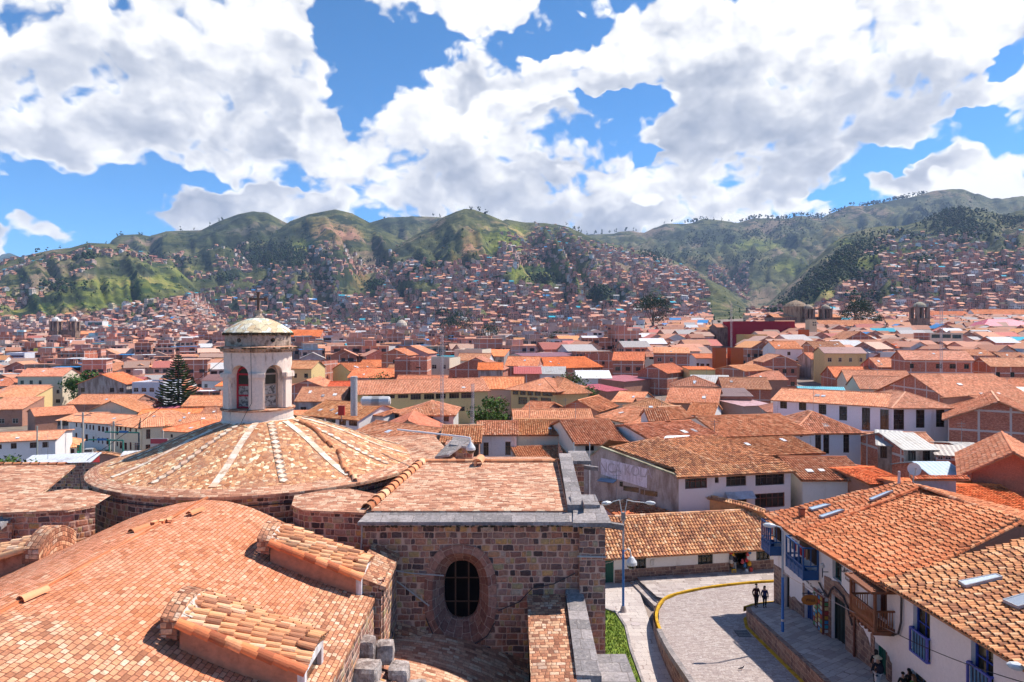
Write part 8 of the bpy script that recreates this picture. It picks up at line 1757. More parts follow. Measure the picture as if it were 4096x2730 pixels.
def scatter(n, d0, d1):
 r = np.sqrt(rng.uniform(d0**2, d1**2, n)); U = CX+F*rng.uniform(-.80, .80, n); z = ground(U, r); Vv = HY-F*z/r; return U, r, z, Vv
def grid_pts(d0, d1, cx_, cy_, jit):
 P = []; y = d0
 while y < d1:
  k = 1+(y-d0)/3800; xx = np.arange(-y*.8, y*.8, cx_*k); P.append(np.stack([xx+rng.uniform(-jit, jit, len(xx))+rng.uniform(0, 6), np.full(len(xx), y)+rng.uniform(-jit, jit, len(xx))], 1)); y += cy_*k
 P = np.concatenate(P); U = CX+F*P[:, 0]/P[:, 1]; z = gsample(U, P[:, 1]); return U, P[:, 1], z, HY-F*z/P[:, 1]
U, Dg, z, Vv = [np.concatenate(t) for t in zip(grid_pts(268, 1050, 12.2, 10.6, 1.3), grid_pts(1050, 3300, 11.5, 13, 3.0))]
l1 = np.interp(U, [a for a, b in LH1], [b for a, b in LH1]); l0 = np.interp(U, [a for a, b in LH0], [b for a, b in LH0])
t = np.clip((Vv-l0)/(l1-l0+1e-6), 0, 1); X = (U-CX)/F*Dg
clump = fbm(X/150, Dg/190, 3, 77)
dens = np.where(t >= 1, .97, np.where(t <= 0, 0, .18+.5*t)*(clump > .50-.2*t))
dens = np.where((t >= 1) & (Dg > 1100), .62+.38*(clump > .40), dens)
for P in POLY: dens = np.where(inpoly(U, Vv, P), 0.0, dens)
# hidden by nearer ground
Dr = np.geomspace(200, 3300, 90); zr = np.stack([gsample(U, np.full_like(Dg, d)) for d in Dr], 0); er = zr/Dr[:, None]
mx = np.where(Dr[:, None] < Dg[None, :]*.985, er, -9).max(0); vis = (z+9)/Dg > mx
keep = (rng.random(len(U)) < dens) & vis & (U > -22) & (U < 1046)
U, Dg, z, X = U[keep], Dg[keep], z[keep], X[keep]; N = len(U)
print('far houses', N)
L = rng.uniform(7, 13, N); W_ = rng.uniform(7, 11, N); fl = rng.choice([1, 2, 2, 3, 3, 4, 5], N, p=[.14, .2, .2, .18, .14, .1, .04]); hill = Dg > 1100
fl = np.where(hill, np.minimum(fl, rng.choice([1, 2, 3, 4], N, p=[.35, .35, .22, .08])), fl); rightc = (U > 640) & (Dg < 900); fl = np.where(rightc, np.clip(fl, 1, 2), fl)
H = fl*2.8+.6+np.where(rightc, rng.uniform(-.5, 2.2, N), 0); an = .35*np.sin(X*.004+Dg*.006)+rng.uniform(-.15, .15, N); turn = rng.random(N) < .35; an = an+np.where(turn, PI/2, 0)
pal_w = np.array([(.62, .27, .19), (.56, .23, .15), (.64, .34, .25), (.50, .27, .21), (.58, .39, .32), (.70, .58, .48), (.76, .73, .71), (.66, .45, .38), (.68, .54, .32), (.50, .43, .42)])
wc = pal_w[rng.choice(10, N, p=[.2, .18, .14, .12, .1, .07, .06, .06, .03, .04])]*rng.uniform(.8, 1.15, (N, 1))
pal_r = np.array([(.68, .31, .20), (.60, .28, .19), (.74, .34, .20), (.52, .32, .25), (.62, .20, .16), (.74, .72, .72), (.50, .45, .43), (.04, .42, .54), (.05, .28, .62), (.72, .44, .33), (.76, .34, .15)])
pr = np.array([.24, .18, .12, .12, .05, .06, .08, .03, .015, .06, .045]); rc = pal_r[rng.choice(11, N, p=pr/pr.sum())]*rng.uniform(.62, 1.08, (N, 1))
gab = rng.random(N) < np.where(hill, .42, .55); gab = gab | rightc; gab &= fl < 4
e = np.stack([np.cos(an), np.sin(an)], 1); f = np.stack([-np.sin(an), np.cos(an)], 1); C0 = np.stack([X, Dg], 1)
def PT(a, b, zz): q = C0+e*(a*L)[:, None]+f*(b*W_)[:, None]; return np.concatenate([q, zz[:, None]], 1)
one = np.ones(N); zb = z-4; zt = z+H; zr_ = zt+np.where(gab, W_*.24, 0.02)
quads = []; qc = []; qm = []
def addq(p, c, m): quads.append(np.stack(p, 1)); qc.append(c); qm.append(np.full(len(p[0]), m))
c4 = [(-.5, -.5), (.5, -.5), (.5, .5), (-.5, .5)]
for i in range(4):
 (a0, b0), (a1, b1) = c4[i], c4[(i+1) % 4]
 addq([PT(a0*one, b0*one, zb), PT(a1*one, b1*one, zb), PT(a1*one, b1*one, zt), PT(a0*one, b0*one, zt)], wc, 0)
oh = .56
for sgn in (-1, 1):
 p = [PT(-oh*one, sgn*.58*one, zt-.3*gab), PT(oh*one, sgn*.58*one, zt-.3*gab), PT(oh*one, 0*one, zr_), PT(-oh*one, 0*one, zr_)]
 addq(p if sgn < 0 else p[::-1], np.where(gab[:, None], rc, rc*.95), 1)
for sgn in (-1, 1):
 p = [PT(sgn*.5*one, -.5*one, zt), PT(sgn*.5*one, .5*one, zt), PT(sgn*.5*one, .02*one, zr_-.02), PT(sgn*.5*one, -.02*one, zr_-.02)]
 addq(p, wc, 0)
# roof clutter on flat ones: a stair head or sheet canopy
k = (~gab) & (rng.random(N) < .5)
def sub(mask, a0, a1, b0, b1, z0, z1, c, m):
 idx = np.where(mask)[0]
 def Pt(a, b, zz): q = C0[idx]+e[idx]*(a*L[idx])[:, None]+f[idx]*(b*W_[idx])[:, None]; return np.concatenate([q, zz[idx][:, None]], 1)
 for (p0, p1) in (((a0, b0), (a1, b0)), ((a1, b0), (a1, b1)), ((a1, b1), (a0, b1)), ((a0, b1), (a0, b0))):
  quads.append(np.stack([Pt(*p0, z0), Pt(*p1, z0), Pt(*p1, z1), Pt(*p0, z1)], 1)); qc.append(c[idx]); qm.append(np.full(len(idx), m))
 quads.append(np.stack([Pt(a0, b0, z1), Pt(a1, b0, z1), Pt(a1, b1, z1), Pt(a0, b1, z1)], 1)); qc.append(c[idx]); qm.append(np.full(len(idx), m))
sub(k, -.4, .05, -.3, .4, zt, zt+2.4, wc*.95, 0)
cano = (~gab) & (rng.random(N) < .35); blue = pal_r[rng.choice([1, 5, 6, 7, 8, 0], N)]; sub(cano, .0, .5, -.5, .45, zt+2.3, zt+2.5, blue, 1)
# windows, proud of the wall by a hand
for side in (0, 1, 2, 3):
 for fr in range(4):
  for col_ in range(3):
   m_ = (fl > fr) & (rng.random(N) < np.where(Dg < 1500, .8, .45)) & (Dg < 2400); idx = np.where(m_)[0]
   if not len(idx): continue
   s = (col_-1)*.31+rng.uniform(-.04, .04, len(idx)); ww = rng.uniform(.07, .12, len(idx)); z0 = z[idx]+fr*2.8+1.0; z1 = z0+1.35
   ax = {0: (1, -1), 1: (-1, 1), 2: (1, 1), 3: (-1, -1)}[side]
   def Pw(sv, zz):
    if side < 2: q = C0[idx]+e[idx]*(sv*L[idx])[:, None]+f[idx]*((.5 if side else -.5)*W_[idx]+(.06 if side else -.06))[:, None]
    else: q = C0[idx]+f[idx]*(sv*W_[idx])[:, None]+e[idx]*((.5 if side == 2 else -.5)*L[idx]+(.06 if side == 2 else -.06))[:, None]
    return np.concatenate([q, zz[:, None]], 1)
   quads.append(np.stack([Pw(s-ww, z0), Pw(s+ww, z0), Pw(s+ww, z1), Pw(s-ww, z1)], 1)); qc.append(np.tile([[.05, .045, .045]], (len(idx), 1))); qm.append(np.full(len(idx), 2))
# drop window quads that face away from anywhere near the view
Qd = np.concatenate(quads); QC = np.concatenate(qc); QM = np.concatenate(qm)
V_ = Qd.reshape(-1, 3); Qi = np.arange(len(V_)).reshape(-1, 4); e01 = Qd[:, 1]-Qd[:, 0]; l01 = np.linalg.norm(e01, axis=1)+1e-6; l12 = Qd[:, 2, 2]-Qd[:, 1, 2]; z_ = np.zeros_like(l01); uvq = np.stack([np.stack([z_+.14, z_+.3], 1), np.stack([l01+.14, z_+.3], 1), np.stack([l01+.14, l12+.3], 1), np.stack([z_+.14, l12+.3], 1)], 1).reshape(-1, 2)
print('far quads', len(Qi))
plain_mat('far_roof', None, .85, .25, .6); plain_mat('far_win', None, .6, .2, .6)
m, nt, b, uv, pos, col = newmat('far_wall', .95)
c = nt.mix(1.0, col, nt.ramp(nt.noise(pos, .6, 6, .7), [(.3, (.74, .72, .72)), (.7, (1.1, 1.1, 1.1))]), 'MULTIPLY'); cr_, cg_, cb_ = nt.xyz(col)
c = nt.mix(nt.m('GREATER_THAN', cr_, nt.m('MULTIPLY', cb_, 1.75)), c, concrete(nt, uv, c, 3.4, 2.8, .3, (.62, .52, .47))); nt.set(b.inputs['Base Color'], c); M['far_wall'] = m
o = np_mesh('hillside_houses', V_, Qi, uvq, QC, QM, [M['far_wall'], M['far_roof'], M['far_win']]); props(o, kind='stuff')
# ------------------------------------------------------------------ woods on the hills, one object, and single trees
FOR = [(272, 252, 26, 9, 420), (262, 262, 20, 6, 150), (318, 281, 16, 5, 90), (374, 287, 9, 5, 60), (542, 281, 12, 5, 90), (655, 256, 16, 6, 160), (600, 295, 11, 6, 70), (950, 217, 30, 13, 520), (965, 232, 25, 8, 200), (905, 236, 24, 4, 70), (750, 236, 40, 8, 260), (700, 242, 24, 7, 140), (790, 226, 25, 7, 150), (815, 218, 22, 4, 90), (1010, 222, 18, 7, 80), (740, 262, 30, 10, 120), (690, 258, 20, 6, 60), (90, 258, 10, 3, 25), (60, 290, 20, 6, 50), (150, 258, 20, 3, 25), (530, 262, 14, 4, 40), (225, 280, 15, 4, 40), (185, 262, 12, 4, 30), (860, 280, 30, 8, 60), (930, 262, 20, 4, 40), (1000, 268, 20, 4, 40), (870, 300, 20, 4, 25), (925, 285, 14, 3, 30), (430, 268, 14, 4, 40), (375, 262, 20, 5, 30), (610, 310, 6, 2, 12), (440, 318, 8, 2, 14), (300, 262, 22, 8, 60)]
pts_ = []
for (u, v, ru, rv, n) in FOR:
 for _ in range(n): pts_.append((random.gauss(u, ru*.55), random.gauss(v, rv*.55)))
for _ in range(720):   # the wooded spur at the right
 t_ = random.random(); uu, vv_ = lerp(772, 868, t_), lerp(316, 232, t_**.85); pts_.append((uu+random.uniform(-8, 26)*(.5+t_*.5), vv_+random.uniform(-3, 16)))
SK = [(u_, None) for u_ in list(np.random.default_rng(3).normal(700, 14, 26))+list(rng.uniform(740, 905, 120))+list(rng.uniform(860, 930, 50))+[117, 120, 122, 139, 142, 181, 194, 210, 219, 222, 470, 472, 478, 480, 485, 487, 384, 433, 440, 35, 39, 47, 60]+list(rng.uniform(560, 650, 18))]
tv = []; tq = []; tc_l = []
def crown(x, y, z0, hgt, wd, col, R):
 """an uneven leafy crown of overlapping leaf clumps"""
 for k in range(R):
  a = random.random()*2*PI; rr_ = random.random()**.5*wd*.34; zc = z0+hgt*random.uniform(.25, .95); s = wd*random.uniform(.22, .42)*(1.15-.55*(zc-z0)/hgt)
  cx_, cy_ = x+rr_*math.cos(a), y+rr_*math.sin(a); c = tuple(q*random.uniform(.6, 1.35) for q in col)
  b = len(tv); P = []
  for zz, r_ in ((-.7, .5), (0, 1.0), (.6, .6)):
   for j in range(4):
    t__ = a+j*PI/2; w__ = s*r_*random.uniform(.7, 1.2); P.append((cx_+w__*math.cos(t__), cy_+w__*math.sin(t__), zc+zz*s*random.uniform(.8, 1.2)))
  tv.extend(P)
  for lv in range(2):
   for j in range(4): tq.append((b+lv*4+j, b+lv*4+(j+1) % 4, b+lv*4+4+(j+1) % 4, b+lv*4+4+j)); tc_l.append(c)
  tq.append((b+8, b+9, b+10, b+11)); tc_l.append(c)
EU = [(.022, .045, .020), (.030, .058, .018), (.018, .038, .022), (.045, .065, .02)]
for (u, v) in pts_:
 if not -20 < u < 1045: continue
 D = hit(u, v, 900)
 if D is None: continue
 x = px(u, D); hg = random.uniform(9, 17); crown(x, D, gz(x, D)-1, hg, hg*random.uniform(.55, .85), random.choice(EU), 4)
for (u, _) in SK:
 Dv = np.geomspace(900, 6000, 300); e_ = gsample(np.full(300, u), Dv)/Dv; D = Dv[int(np.argmax(e_))]*.995; x = px(u, D); hg = random.uniform(12, 22)*D/3500+6; crown(x, D, gz(x, D)-1, hg, hg*.6, random.choice(EU), 4)
for _ in range(1500):   # garden trees between the houses
 u = random.uniform(-10, 1035); v = random.uniform(228, 326); D = hit(u, v, 420)
 if D is None: continue
 x = px(u, D); hg = random.uniform(5, 9); crown(x, D, gz(x, D)-.5, hg, hg*.9, random.choice([(.05, .09, .02), (.035, .07, .02), (.09, .12, .03)]), 3)
V_ = np.array(tv); Qi = np.array(tq); o = np_mesh('hillside_woods', V_, Qi, np.zeros((len(Qi)*4, 2)), np.array(tc_l), np.zeros(len(Qi)), [M['leaf']]); props(o, kind='stuff')
# ------------------------------------------------------------------ trees, masts, churches, the far-left street
def leafy(label, x, y, h, cw, col, n=700, name='tree', group=None, trunk=.3, z0=None, leaf=.3, low=.3):
 z0 = gz(x, y) if z0 is None else z0; o = empty(name, (x, y, z0), label, 'tree' if name != 'shrub' else 'shrub', group)
 mb = MB(); mb.tube([(x, y, z0-.2), (x+.1, y, z0+h*.3), (x, y, z0+h*.7)], [h*.03, h*.022, h*.01], 7); cl = []
 for k in range(9):
  a = k*2.4; r_ = cw*random.uniform(.2, .42); zz = z0+h*random.uniform(low+.1, .9); p = Vector((x+r_*math.cos(a), y+r_*math.sin(a), zz)); cl.append((p, cw*random.uniform(.16, .28))); mb.tube([(x, y, z0+h*random.uniform(.25, .5)), p], [h*.012, h*.004], 5)
 cl.append((Vector((x, y, z0+h*.92)), cw*.2)); mb.build('trunk', M['bark'], o)
 mb = MB()
 for k in range(n):
  c, r_ = random.choice(cl); d_ = Vector((random.gauss(0, 1), random.gauss(0, 1), random.gauss(0, 1))).normalized()*r_*random.uniform(.5, 1.1); d_.z *= .8; p = c+d_
  a = Vector((random.gauss(0, 1), random.gauss(0, 1), random.gauss(0, .6))).normalized()*leaf; b = d_.cross(a).normalized()*leaf*random.uniform(.5, .9) if d_.cross(a).length > 1e-6 else Vector((leaf, 0, 0)); s = random.uniform(.7, 1.3); cc = tuple(q*s for q in col)
  mb.face([p-a*.5-b*.3, p+a*.1-b*.5, p+a*.5, p+b*.5], cc)
 mb.build('crown', M['leaf'], o); return o
def at_px(Z, x, y, D): u, v = Z(x, y); return px(u, D)
GN = (.07, .13, .02); DG = (.025, .05, .02)
leafy('round green tree among the left roofs, in front of the cream guesthouse', at_px(Z4, 617, 0, 235), 235, 11, 17, (.05, .10, .02), 3000, leaf=.95)
leafy('leafy tree at the left edge beside the white corner house', at_px(Z4, 50, 0, 78), 78, 6.8, 9, (.06, .11, .02), 2600, leaf=.42, low=.2)
leafy('bushy tree beside the white marquee', at_px(Z5, 1650, 0, 162), 162, 9, 12, (.08, .11, .03), 2600, leaf=.6); leafy('young tree in the yard of the yellow school', at_px(Z5, 1118, 0, 124), 124, 8.5, 8, GN, 1900, leaf=.5)
leafy('big dark eucalyptus rising above the far brick houses', at_px(Z5, 2205, 0, 560), 560, 34, 32, DG, 3000, leaf=1.1); leafy('dark round tree in the far town, left of the eucalyptus', at_px(Z5, 880, 0, 800), 800, 32, 44, DG, 1500, leaf=1.6)
leafy('dark tree between the far brick houses, centre', at_px(Z5, 1098, 0, 560), 560, 17, 26, DG, 1400, leaf=.9); leafy('dense dark tree right of the domed church', at_px(Z6, 1212, 0, 490), 490, 28, 24, (.02, .05, .02), 2600, leaf=.9); leafy('second dark tree right of the domed church, smaller', at_px(Z6, 1322, 0, 520), 520, 20, 18, DG, 1500, leaf=.9)
leafy('small tree by the far cream houses', at_px(Z5, 1570, 0, 420), 420, 13, 14, DG, 1000, leaf=.8); leafy('green bush beside the tiled garden wall', at_px(Z12, 742, 0, 112), 112, 3.6, 3.8, GN, 600, name='shrub', leaf=.25, low=.05); leafy('row end bush beside the low shop', at_px(Z12, 250, 0, 110), 110, 2.2, 4, GN, 500, name='shrub', leaf=.25, low=.05); leafy('low bush in the grass at the left', at_px(Z12, 60, 0, 108), 108, 1.8, 5, GN, 500, name='shrub', leaf=.25, low=.05)
leafy('garden tree behind the mustard yellow house', at_px(Z5, 385, 0, 190), 190, 8, 7, (.10, .13, .03), 400, leaf=.5)
# araucaria: whorls of upturned branches
ax, ay = at_px(Z4, 1200, 0, 188), 188; az0 = gz(ax, ay); top = pz(Z4(0, 522)[1], ay); Ht = top-az0
o = empty('araucaria', (ax, ay, az0), 'tall dark araucaria with tiers of upturned branches left of the lantern', 'tree'); mb = MB(); mb.tube([(ax, ay, az0), (ax, ay, top)], [.45, .06], 8); mb.build('trunk', M['bark'], o)
mb = MB(); nt_ = 22
for k in range(nt_):
 f_ = k/nt_; z = az0+Ht*(.28+.70*f_); R_ = (1-f_)**.85*6.6+.35; nbk = 7
 for j in range(nbk):
  a = k*.7+j*2*PI/nbk+random.uniform(-.15, .15); R1 = R_*random.uniform(.85, 1.1); d_ = Vector((math.cos(a), math.sin(a), 0)); sd2 = Vector((-d_.y, d_.x, 0)); prevp = None
  for q in range(9):
   t = q/8; p = Vector((ax, ay, z))+d_*R1*t+Vector((0, 0, -R1*.10*math.sin(t*PI*.8)+R1*.16*t*t)); wd_ = (.55*(1-t*.7))*(.3+.7*min(1, t*4))
   if prevp is not None:
    cc = tuple(c_*random.uniform(.6, 1.5) for c_ in (.06, .085, .03))
    for sg2 in (-1, 1): mb.face([prevp, p, p+sd2*sg2*wd_*.8+Vector((0, 0, .28)), prevp+sd2*sg2*wd_+Vector((0, 0, .2))], cc)
    mb.face([prevp-Vector((0, 0, .10)), p-Vector((0, 0, .1)), p+Vector((0, 0, .24)), prevp+Vector((0, 0, .22))], cc)
   prevp = p
mb.build('crown', M['leaf'], o)
# lattice masts, poles
def mast(label, x, y, z0, z1, w_=.5, n=22, grp='lattice masts', col=(.5, .42, .42)):
 o = empty('lattice_mast', (x, y, z0), label, 'mast', grp); mb = MB(); c = [(x-w_/2, y), (x+w_/2, y), (x, y+w_*.8)]
 for p in c: mb.obox((*p, z0), (*p, z1), .05*w_/.5, .05*w_/.5, col)
 for k in range(n):
  za, zb = lerp(z0, z1, k/n), lerp(z0, z1, (k+1)/n)
  for i in range(3): mb.obox((*c[i], za), (*c[(i+1) % 3], za), .035*w_/.5, .035*w_/.5, col); mb.obox((*c[i], za), (*c[(i+1) % 3], zb), .03*w_/.5, .03*w_/.5, col)
 mb.build('lattice', M['paint'], o)
for (Z, x, yt, D, lb, w_) in ((Z5, 787, 400, 96, 'tallest lattice radio mast rising from the roofs right of the lantern', .42), (Z5, 993, 730, 98, 'short lattice mast with a small cross arm by the yellow hall', .42), (Z6, 1795, 180, 160, 'lattice radio mast at the right in front of the monastery', .6), (Z6, 380, 190, 260, 'slender mast beside the crimson theatre', .6)):
 xx = at_px(Z, x, 0, D); mast(lb, xx, D, gz(xx, D), pz(Z(0, yt)[1], D), w_, 46)
xx = at_px(Z8, 477, 0, 108); o = empty('flue', (xx, 108, -20), 'thick pale metal flue beside the water tanks', 'flue'); mb = MB(); mb.lathe((xx, 108, 0), [(.55, pz(Z8(0, 380)[1], 108)-2), (.55, pz(Z8(0, 190)[1], 108)), (.45, pz(Z8(0, 190)[1], 108)+.02), (0, pz(Z8(0, 190)[1], 108)+.02)], 14, (.5, .48, .46)); mb.build('pipe', M['metal_sheet'], o); mb = MB(); mb.lathe((xx, 108, 0), [(.62, pz(Z8(0, 200)[1], 108)), (.62, pz(Z8(0, 196)[1], 108))], 14, (.4, .4, .4)); mb.build('collar', M['metal_sheet'], o)
for i, (xa, lb) in enumerate(((600, 'left one of two white cylindrical water tanks on the verandah house'), (668, 'right one of two white cylindrical water tanks on the verandah house'))):
 p = pt(*Z8(xa, 366), 104); mb = MB(); mb.tube([(p.x-1.5, 104, p.z), (p.x-1.3, 104, p.z), (p.x+1.3, 104, p.z), (p.x+1.5, 104, p.z)], [.5, .72, .72, .5], 12, (.75, .72, .70)); props(mb.build('water_tank', M['white_glossy'], loc=(p.x, 104, p.z)), lb, 'water tank', 'white water tanks')
def pole(label, x, y, z1, r=.13, col=(.45, .40, .34), arms=(), grp='utility poles', z0=None):
 z0 = gz(x, y) if z0 is None else z0; o = empty('utility_pole', (x, y, z0), label, 'utility pole', grp); mb = MB(); mb.tube([(x, y, z0), (x, y, z1)], [r*1.3, r], 8, col); mb.build('pole', M['paint'], o)
 for zz, L_ in arms: mb = MB(); mb.obox((x-L_, y, zz), (x+L_, y, zz), .1, .12, (.35, .3, .26)); mb.build('cross_arm', M['paint'], o)
for (x, yt, D, lb, arms) in ((430, 325, 116, 'tall concrete pole beside the parked cars', [0]), (832, 440, 112, 'concrete pole with cross arms before the cream colonial house', [1]), (145, 430, 130, 'thin pole before the dark glazed gallery', []), (1475, 560, 122, 'dark pole beside the cream corner house', [])):
 xx = at_px(Z12, x, 0, D); zt_ = pz(Z12(0, yt)[1], D); pole(lb, xx, D, zt_, .16, arms=[(zt_-.5, 1.4)] if arms else ())
xx = at_px(Z4, 250, 0, 100); pole('slim lamp post before the white corner house at the left', xx, 100, pz(Z4(0, 1015)[1], 100), .09, (.35, .36, .3))
xx = at_px(Z2, 1381, 0, 64); pole('thin white pole left of the faded mural wall', xx, 64, pz(Z2(0, 235)[1], 64), .05, (.6, .58, .55), z0=-22); xx = at_px(Z2, 1469, 0, 66); pole('second thin white pole left of the faded mural wall', xx, 66, pz(Z2(0, 235)[1], 66), .045, (.6, .58, .55), z0=-22)
xx = at_px(Z3, 1290, 0, 52); pole('short steel flue on the ridge beside the large dish', 29.6, 52, pz(Z3(0, 395)[1], 52), .09, (.55, .5, .5), grp='roof pipes', z0=-12)
# far-left street: traffic lights, signs, cars, hoarding, garden wall
TG = (.02, .22, .16)
for (x, yb, yt, D, hor, lb) in ((955, 880, 690, 108, 1, 'green gantry signal post with street name boards'), (1162, 830, 590, 110, 1, 'black signal post at the cream corner'), (775, 830, 690, 112, 0, 'green signal post before the colonial row'), (403, 860, 720, 118, 0, 'signal post beside the concrete pole')):
 xx = at_px(Z12, x, 0, D); z1 = pz(Z12(0, yt)[1], D); z0 = gz(xx, D); o = empty('traffic_light', (xx, D, z0), lb, 'traffic light', 'traffic lights at the crossing'); mb = MB(); mb.tube([(xx, D, z0), (xx, D, z1)], .12, 8, TG if x != 1162 else (.03, .04, .05)); mb.build('pole', M['paint'], o)
 if hor: mb = MB(); mb.obox((xx, D, z1), (xx-5.5, D, z1+.1), .16, .2, TG); mb.build('arm', M['paint'], o); mb = MB(); mb.box((xx-3.3 if x < 1000 else xx-2.4, D-.12, z1+.15), (1.5, .06, .36), (.04, .18, .40)); mb.build('name_board', M['paint'], o)
 hx = xx+.5 if x == 1162 else xx-.2; mb = MB(); mb.box((hx, D-.2, z0+3.0), (.5, .35, 1.5), (.01, .13, .09)); hd = mb.build('signal_head', M['paint'], o)
 for k, c_ in enumerate(((.15, .02, .02), (.12, .09, .02), (.05, .6, .3))): mb = MB(); mb.lathe((0, 0, 0), [(0, 0), (.15, 0)], 10, c_); q = mb.build('signal_lens', M['paint'], None); q.parent = hd; q.rotation_euler = (PI/2, 0, 0); q.location = Vector((hx, D-.39, z0+3.45-k*.45))-o.location
def car(label, x, y, rz, col, L_=4.2):
 o = empty('parked_car', (x, y, gz(x, y)), label, 'car', 'cars at the left crossing', rz=rz); W_ = 1.7
 prof = [(-2.1, .35), (-2.1, .75), (-1.9, .88), (-1.15, .95), (-.55, 1.42), (.95, 1.45), (1.7, .98), (2.1, .9), (2.12, .35)]
 mb = MB()
 for sy in (-W_/2, W_/2): P = [(px_, sy*(1 if pz_ < 1 else .82), pz_) for px_, pz_ in prof]; mb.face(P[::-1] if sy < 0 else P, col)
 for (a, b) in zip(prof, prof[1:]+prof[:1]):
  ka, kb2 = (1 if a[1] < 1 else .82), (1 if b[1] < 1 else .82); mb.face([(a[0], -W_/2*ka, a[1]), (a[0], W_/2*ka, a[1]), (b[0], W_/2*kb2, b[1]), (b[0], -W_/2*kb2, b[1])], col)
 q = mb.build('body', M['white_glossy'] if col[0] > .3 else M['paint'], None); q.parent = o
 for i, P in enumerate(([(-1.12, .98), (-.58, 1.38)], [(1.0, 1.40), (1.62, 1.02)])):
  (a, za), (b, zb_) = P; mb = MB(); mb.face([(a, -W_/2*.86, za), (a, W_/2*.86, za), (b, W_/2*.78, zb_), (b, -W_/2*.78, zb_)]); q = mb.build('windscreen', M['glass'], None); q.parent = o; q.location = (-.02 if i == 0 else .02, 0, .02)
 for sy in (-1, 1): mb = MB(); mb.face([(-1.0, sy*.80, 1.0), (1.4, sy*.80, 1.02), (.85, sy*.72, 1.38), (-.5, sy*.72, 1.36)][::sy]); q = mb.build('side_window', M['glass'], None); q.parent = o; q.location = (0, sy*.04, 0)
 for wx in (-1.3, 1.3):
  for sy in (-1, 1): mb = MB(); mb.tube([(wx, sy*.70, .32), (wx, sy*.87, .32)], .32, 14, (.02, .02, .02)); q = mb.build('wheel', M['cloth'], None); q.parent = o
xx = at_px(Z12, 425, 0, 128); car('silver car waiting at the crossing on the far left', xx, 130, 1.9, (.42, .42, .43)); xx = at_px(Z12, 535, 0, 122); car('dark blue car beside the silver one on the far left', xx, 123, 1.9, (.03, .09, .2))
xx = at_px(Z12, 1128, 0, 106); zz_ = gz(xx, 106); mb = MB(); mb.box((xx, 106, zz_+1.3), (6.4, .12, 2.0), (.66, .6, .55)); props(mb.build('hoarding', M['plaster'], loc=(xx, 106, zz_)), 'blank white hoarding at the kerb of the left crossing', 'hoarding')
xx = at_px(Z12, 1428, 0, 116); mb = MB(); mb.box((xx, 116, gz(xx, 116)+3), (3.0, .12, 4.2), (.62, .55, .53)); mb.box((xx, 115.93, gz(xx, 116)+4.6), (2.9, .04, .8), (.5, .08, .1)); props(mb.build('banner', M['plaster'], loc=(xx, 116, gz(xx, 116))), 'white and red banner stretched beside the cream corner house', 'banner')
a = pt(*Z12(600, 858), 106); b = pt(*Z12(1050, 915), 100); wallthing('old stone garden wall with a ragged cap of orange tiles, left', [(a.x, 106, a.z), (lerp(a.x, b.x, .5), 103, pz(Z12(0, 868)[1], 103)), (b.x, 100, b.z)], gz(a.x, 104)-1, .45, 'mud_wall', (1, 1, 1))
a = pt(*Z4(100, 1302), 66); wallthing('dark stone boundary wall behind the left transept roof', [(-48, 60, pz(465, 60)), (-34, 60, pz(462, 60)), (-24, 60, pz(461.5, 60))], -24, 0, 'church_stone')
# ---- the churches
def tower(o, x, y, w_, z0, z1, capc, arches=True):
 mb = MB(); zb_ = lerp(z0, z1, .52); mb.box((x, y, (z0+zb_)/2), (w_, w_, zb_-z0), (.36, .25, .19)); mb.box((x, y, zb_+.25), (w_*1.12, w_*1.12, .5), (.34, .24, .18))
 zt_ = lerp(z0, z1, .82);
 for sx in (-1, 1):
  for sy in (-1, 1): mb.box((x+sx*w_*.38, y+sy*w_*.38, (zb_+zt_)/2), (w_*.24, w_*.24, zt_-zb_), (.36, .25, .19))
 mb.box((x, y, zt_+.25), (w_*1.1, w_*1.1, .5), (.36, .26, .2)); mb.box((x, y-w_*.38, (zb_+zt_)/2), (w_*.14, w_*.2, zt_-zb_), (.36, .25, .19)); mb.build('tower', M['old_plaster'], o)
 mb = MB(); mb.box((x, y, (zb_+zt_)/2), (w_*.45, w_*.45, zt_-zb_)); mb.build('belfry_shade_block', M['dark'], o)  # black block stands in for the shade inside the open belfry
 mb = MB(); hh = z1-zt_-.5; mb.lathe((x, y, zt_+.5), [(w_*.46, 0), (w_*.44, hh*.3), (w_*.34, hh*.55), (w_*.16, hh*.78), (.2, hh*.85), (.15, hh), (0, hh)], 14, capc); mb.build('cupola', M['plaster'], o)
 for sx in (-1, 1): mb = MB(); mb.lathe((x+sx*w_*.48, y-w_*.48, zt_+.5), [(w_*.06, 0), (w_*.05, hh*.3), (0, hh*.5)], 6, (.3, .2, .16)); mb.build('pinnacle', M['old_plaster'], o)
D = 610; (uL, vt), (uR, _) = Z4(376, 275), Z4(497, 275); zt_ = pz(vt, D); o = empty('church', (px((uL+uR)/2, D), D, gz(px(uL, D), D)), 'brown stone church with two bell towers and white cupolas, far left', 'church'); z0 = gz(px(uL, D), D)-1
for u_ in (uL, uR): tower(o, px(u_, D), D, 7.2, z0, zt_, (.68, .62, .58))
xm = px((uL+uR)/2, D); mb = MB(); mb.box((xm, D+1, z0+8), (6.5, 5, 18), (.30, .20, .15)); mb.lathe((xm, D-.2, 0), [(0, 0)], 3) if 0 else None; mb.box((xm, D+22, z0+6), (18, 38, 13), (.34, .24, .19)); mb.build('nave', M['old_plaster'], o); mb = MB(); mb.box((xm, D-1.8, z0+4.5), (2.4, .5, 6), (.03, .05, .12)); mb.build('portal', M['paint'], o)
mb = MB(); roofs(mb, (xm-9.5, D+3), (xm+9.5, D+3), z0+12.6, 38, 'end', 3, 'corr', OLD); mb.build('roof', M['clay_tile'], o)
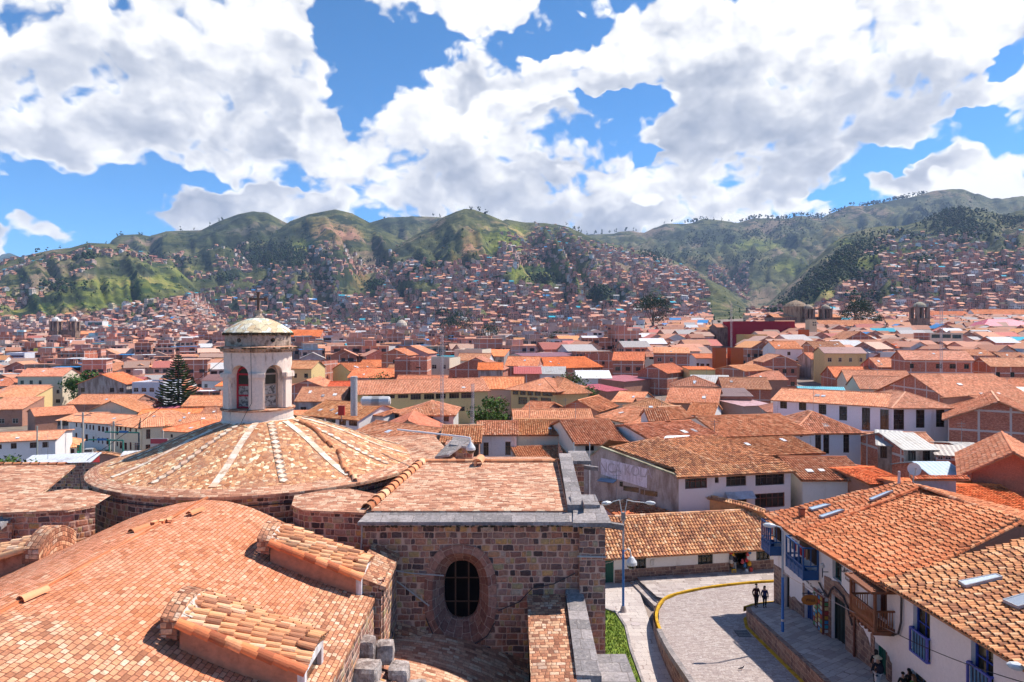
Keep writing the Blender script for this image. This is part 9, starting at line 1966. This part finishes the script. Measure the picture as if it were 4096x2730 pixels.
D = 505; o = empty('church', (px(Z6(900, 0)[0], D), D, 0), 'dark stone church with round dome and two squat towers on the right skyline', 'church'); zt_ = pz(Z6(0, 193)[1], D); z0 = gz(px(Z6(900, 0)[0], D), D)-1
for x_ in (898, 1014): tower(o, px(Z6(x_, 0)[0], D), D, 7.2, z0, zt_, (.42, .33, .24))
xd_ = px(Z6(812, 0)[0], D+10); mb = MB(); rd = 8.6; zb_ = pz(Z6(0, 262)[1], D+10); zt2 = pz(Z6(0, 218)[1], D+10); mb.lathe((xd_, D+10, 0), [(rd, z0), (rd, zt2), (rd*1.05, zt2+.3), (rd*1.02, zt2+.7), (rd*.8, zt2+2.6), (rd*.42, zt2+4.4), (.6, zt2+5.4), (.3, zt2+6.5), (0, zt2+6.5)], 12, (.40, .29, .20)); mb.build('dome', M['old_plaster'], o)
xn = px(Z6(880, 0)[0], D+6); mb = MB(); mb.box((xn, D+12, z0+6), (50, 20, zb_-z0-1), (.30, .21, .17)); mb.build('nave', M['old_plaster'], o); mb = MB(); roofs(mb, (xn-25, D+2), (xn+25, D+2), z0+6+(zb_-z0-1)/2, 20, 'gable', 2.5, 'corr', OLD); mb.build('roof', M['clay_tile'], o)
D = 470; x_ = px(Z6(1648, 0)[0], D); o = empty('bell_tower', (x_, D, gz(x_, D)), 'single baroque bell tower with round openings beside the white monastery', 'bell tower'); tower(o, x_, D, 9.0, gz(x_, D)-1, pz(Z6(0, 175)[1], D), (.42, .36, .26))
D = 1000; x_ = px(Z5(515, 0)[0], D); o = empty('chapel', (x_, D, gz(x_, D)), 'small pale chapel dome among far brick houses, left of centre', 'chapel'); mb = MB(); z0 = gz(x_, D); mb.lathe((x_, D, z0), [(8, 0), (8, 14), (8.6, 14.4), (7.4, 18), (4.5, 21), (1.2, 22.6), (1, 24), (0, 24)], 12, (.55, .46, .36)); mb.build('dome', M['plaster'], o)
# small clutter on roofs near the middle
for (Z, x, y, D, lb) in ((Z8, 388, 436, 100, 'small red box on the verandah roof'), ):
 p = pt(*Z(x, y), D); mb = MB(); mb.box(tuple(p), (.9, .6, 1.3), (.5, .03, .02)); mb.box((p.x, p.y, p.z+.7), (1.0, .7, .1), (.3, .03, .02)); mb.tube([(p.x, p.y, p.z-.6), (p.x, p.y, p.z-1.6)], .08, 6, (.3, .2, .2)); props(mb.build('roof_box', M['paint'], loc=tuple(p)), lb, 'box')
HAZE = 6.5e-5
# ------------------------------------------------------------------ thin air between the roofs and the hills
hm = bpy.data.materials.new('air'); hm.use_nodes = True; ht = hm.node_tree; ht.nodes.clear(); ho = ht.nodes.new('ShaderNodeOutputMaterial'); hv = ht.nodes.new('ShaderNodeVolumePrincipled')
hv.inputs['Color'].default_value = (.52, .68, 1.0, 1); hv.inputs['Density'].default_value = HAZE; ht.links.new(hv.outputs[0], ho.inputs['Volume'])
mb = MB(); mb.box((0, 3000, 400), (24000, 14000, 900)); hz = mb.build('haze', hm); props(hz, kind='stuff')
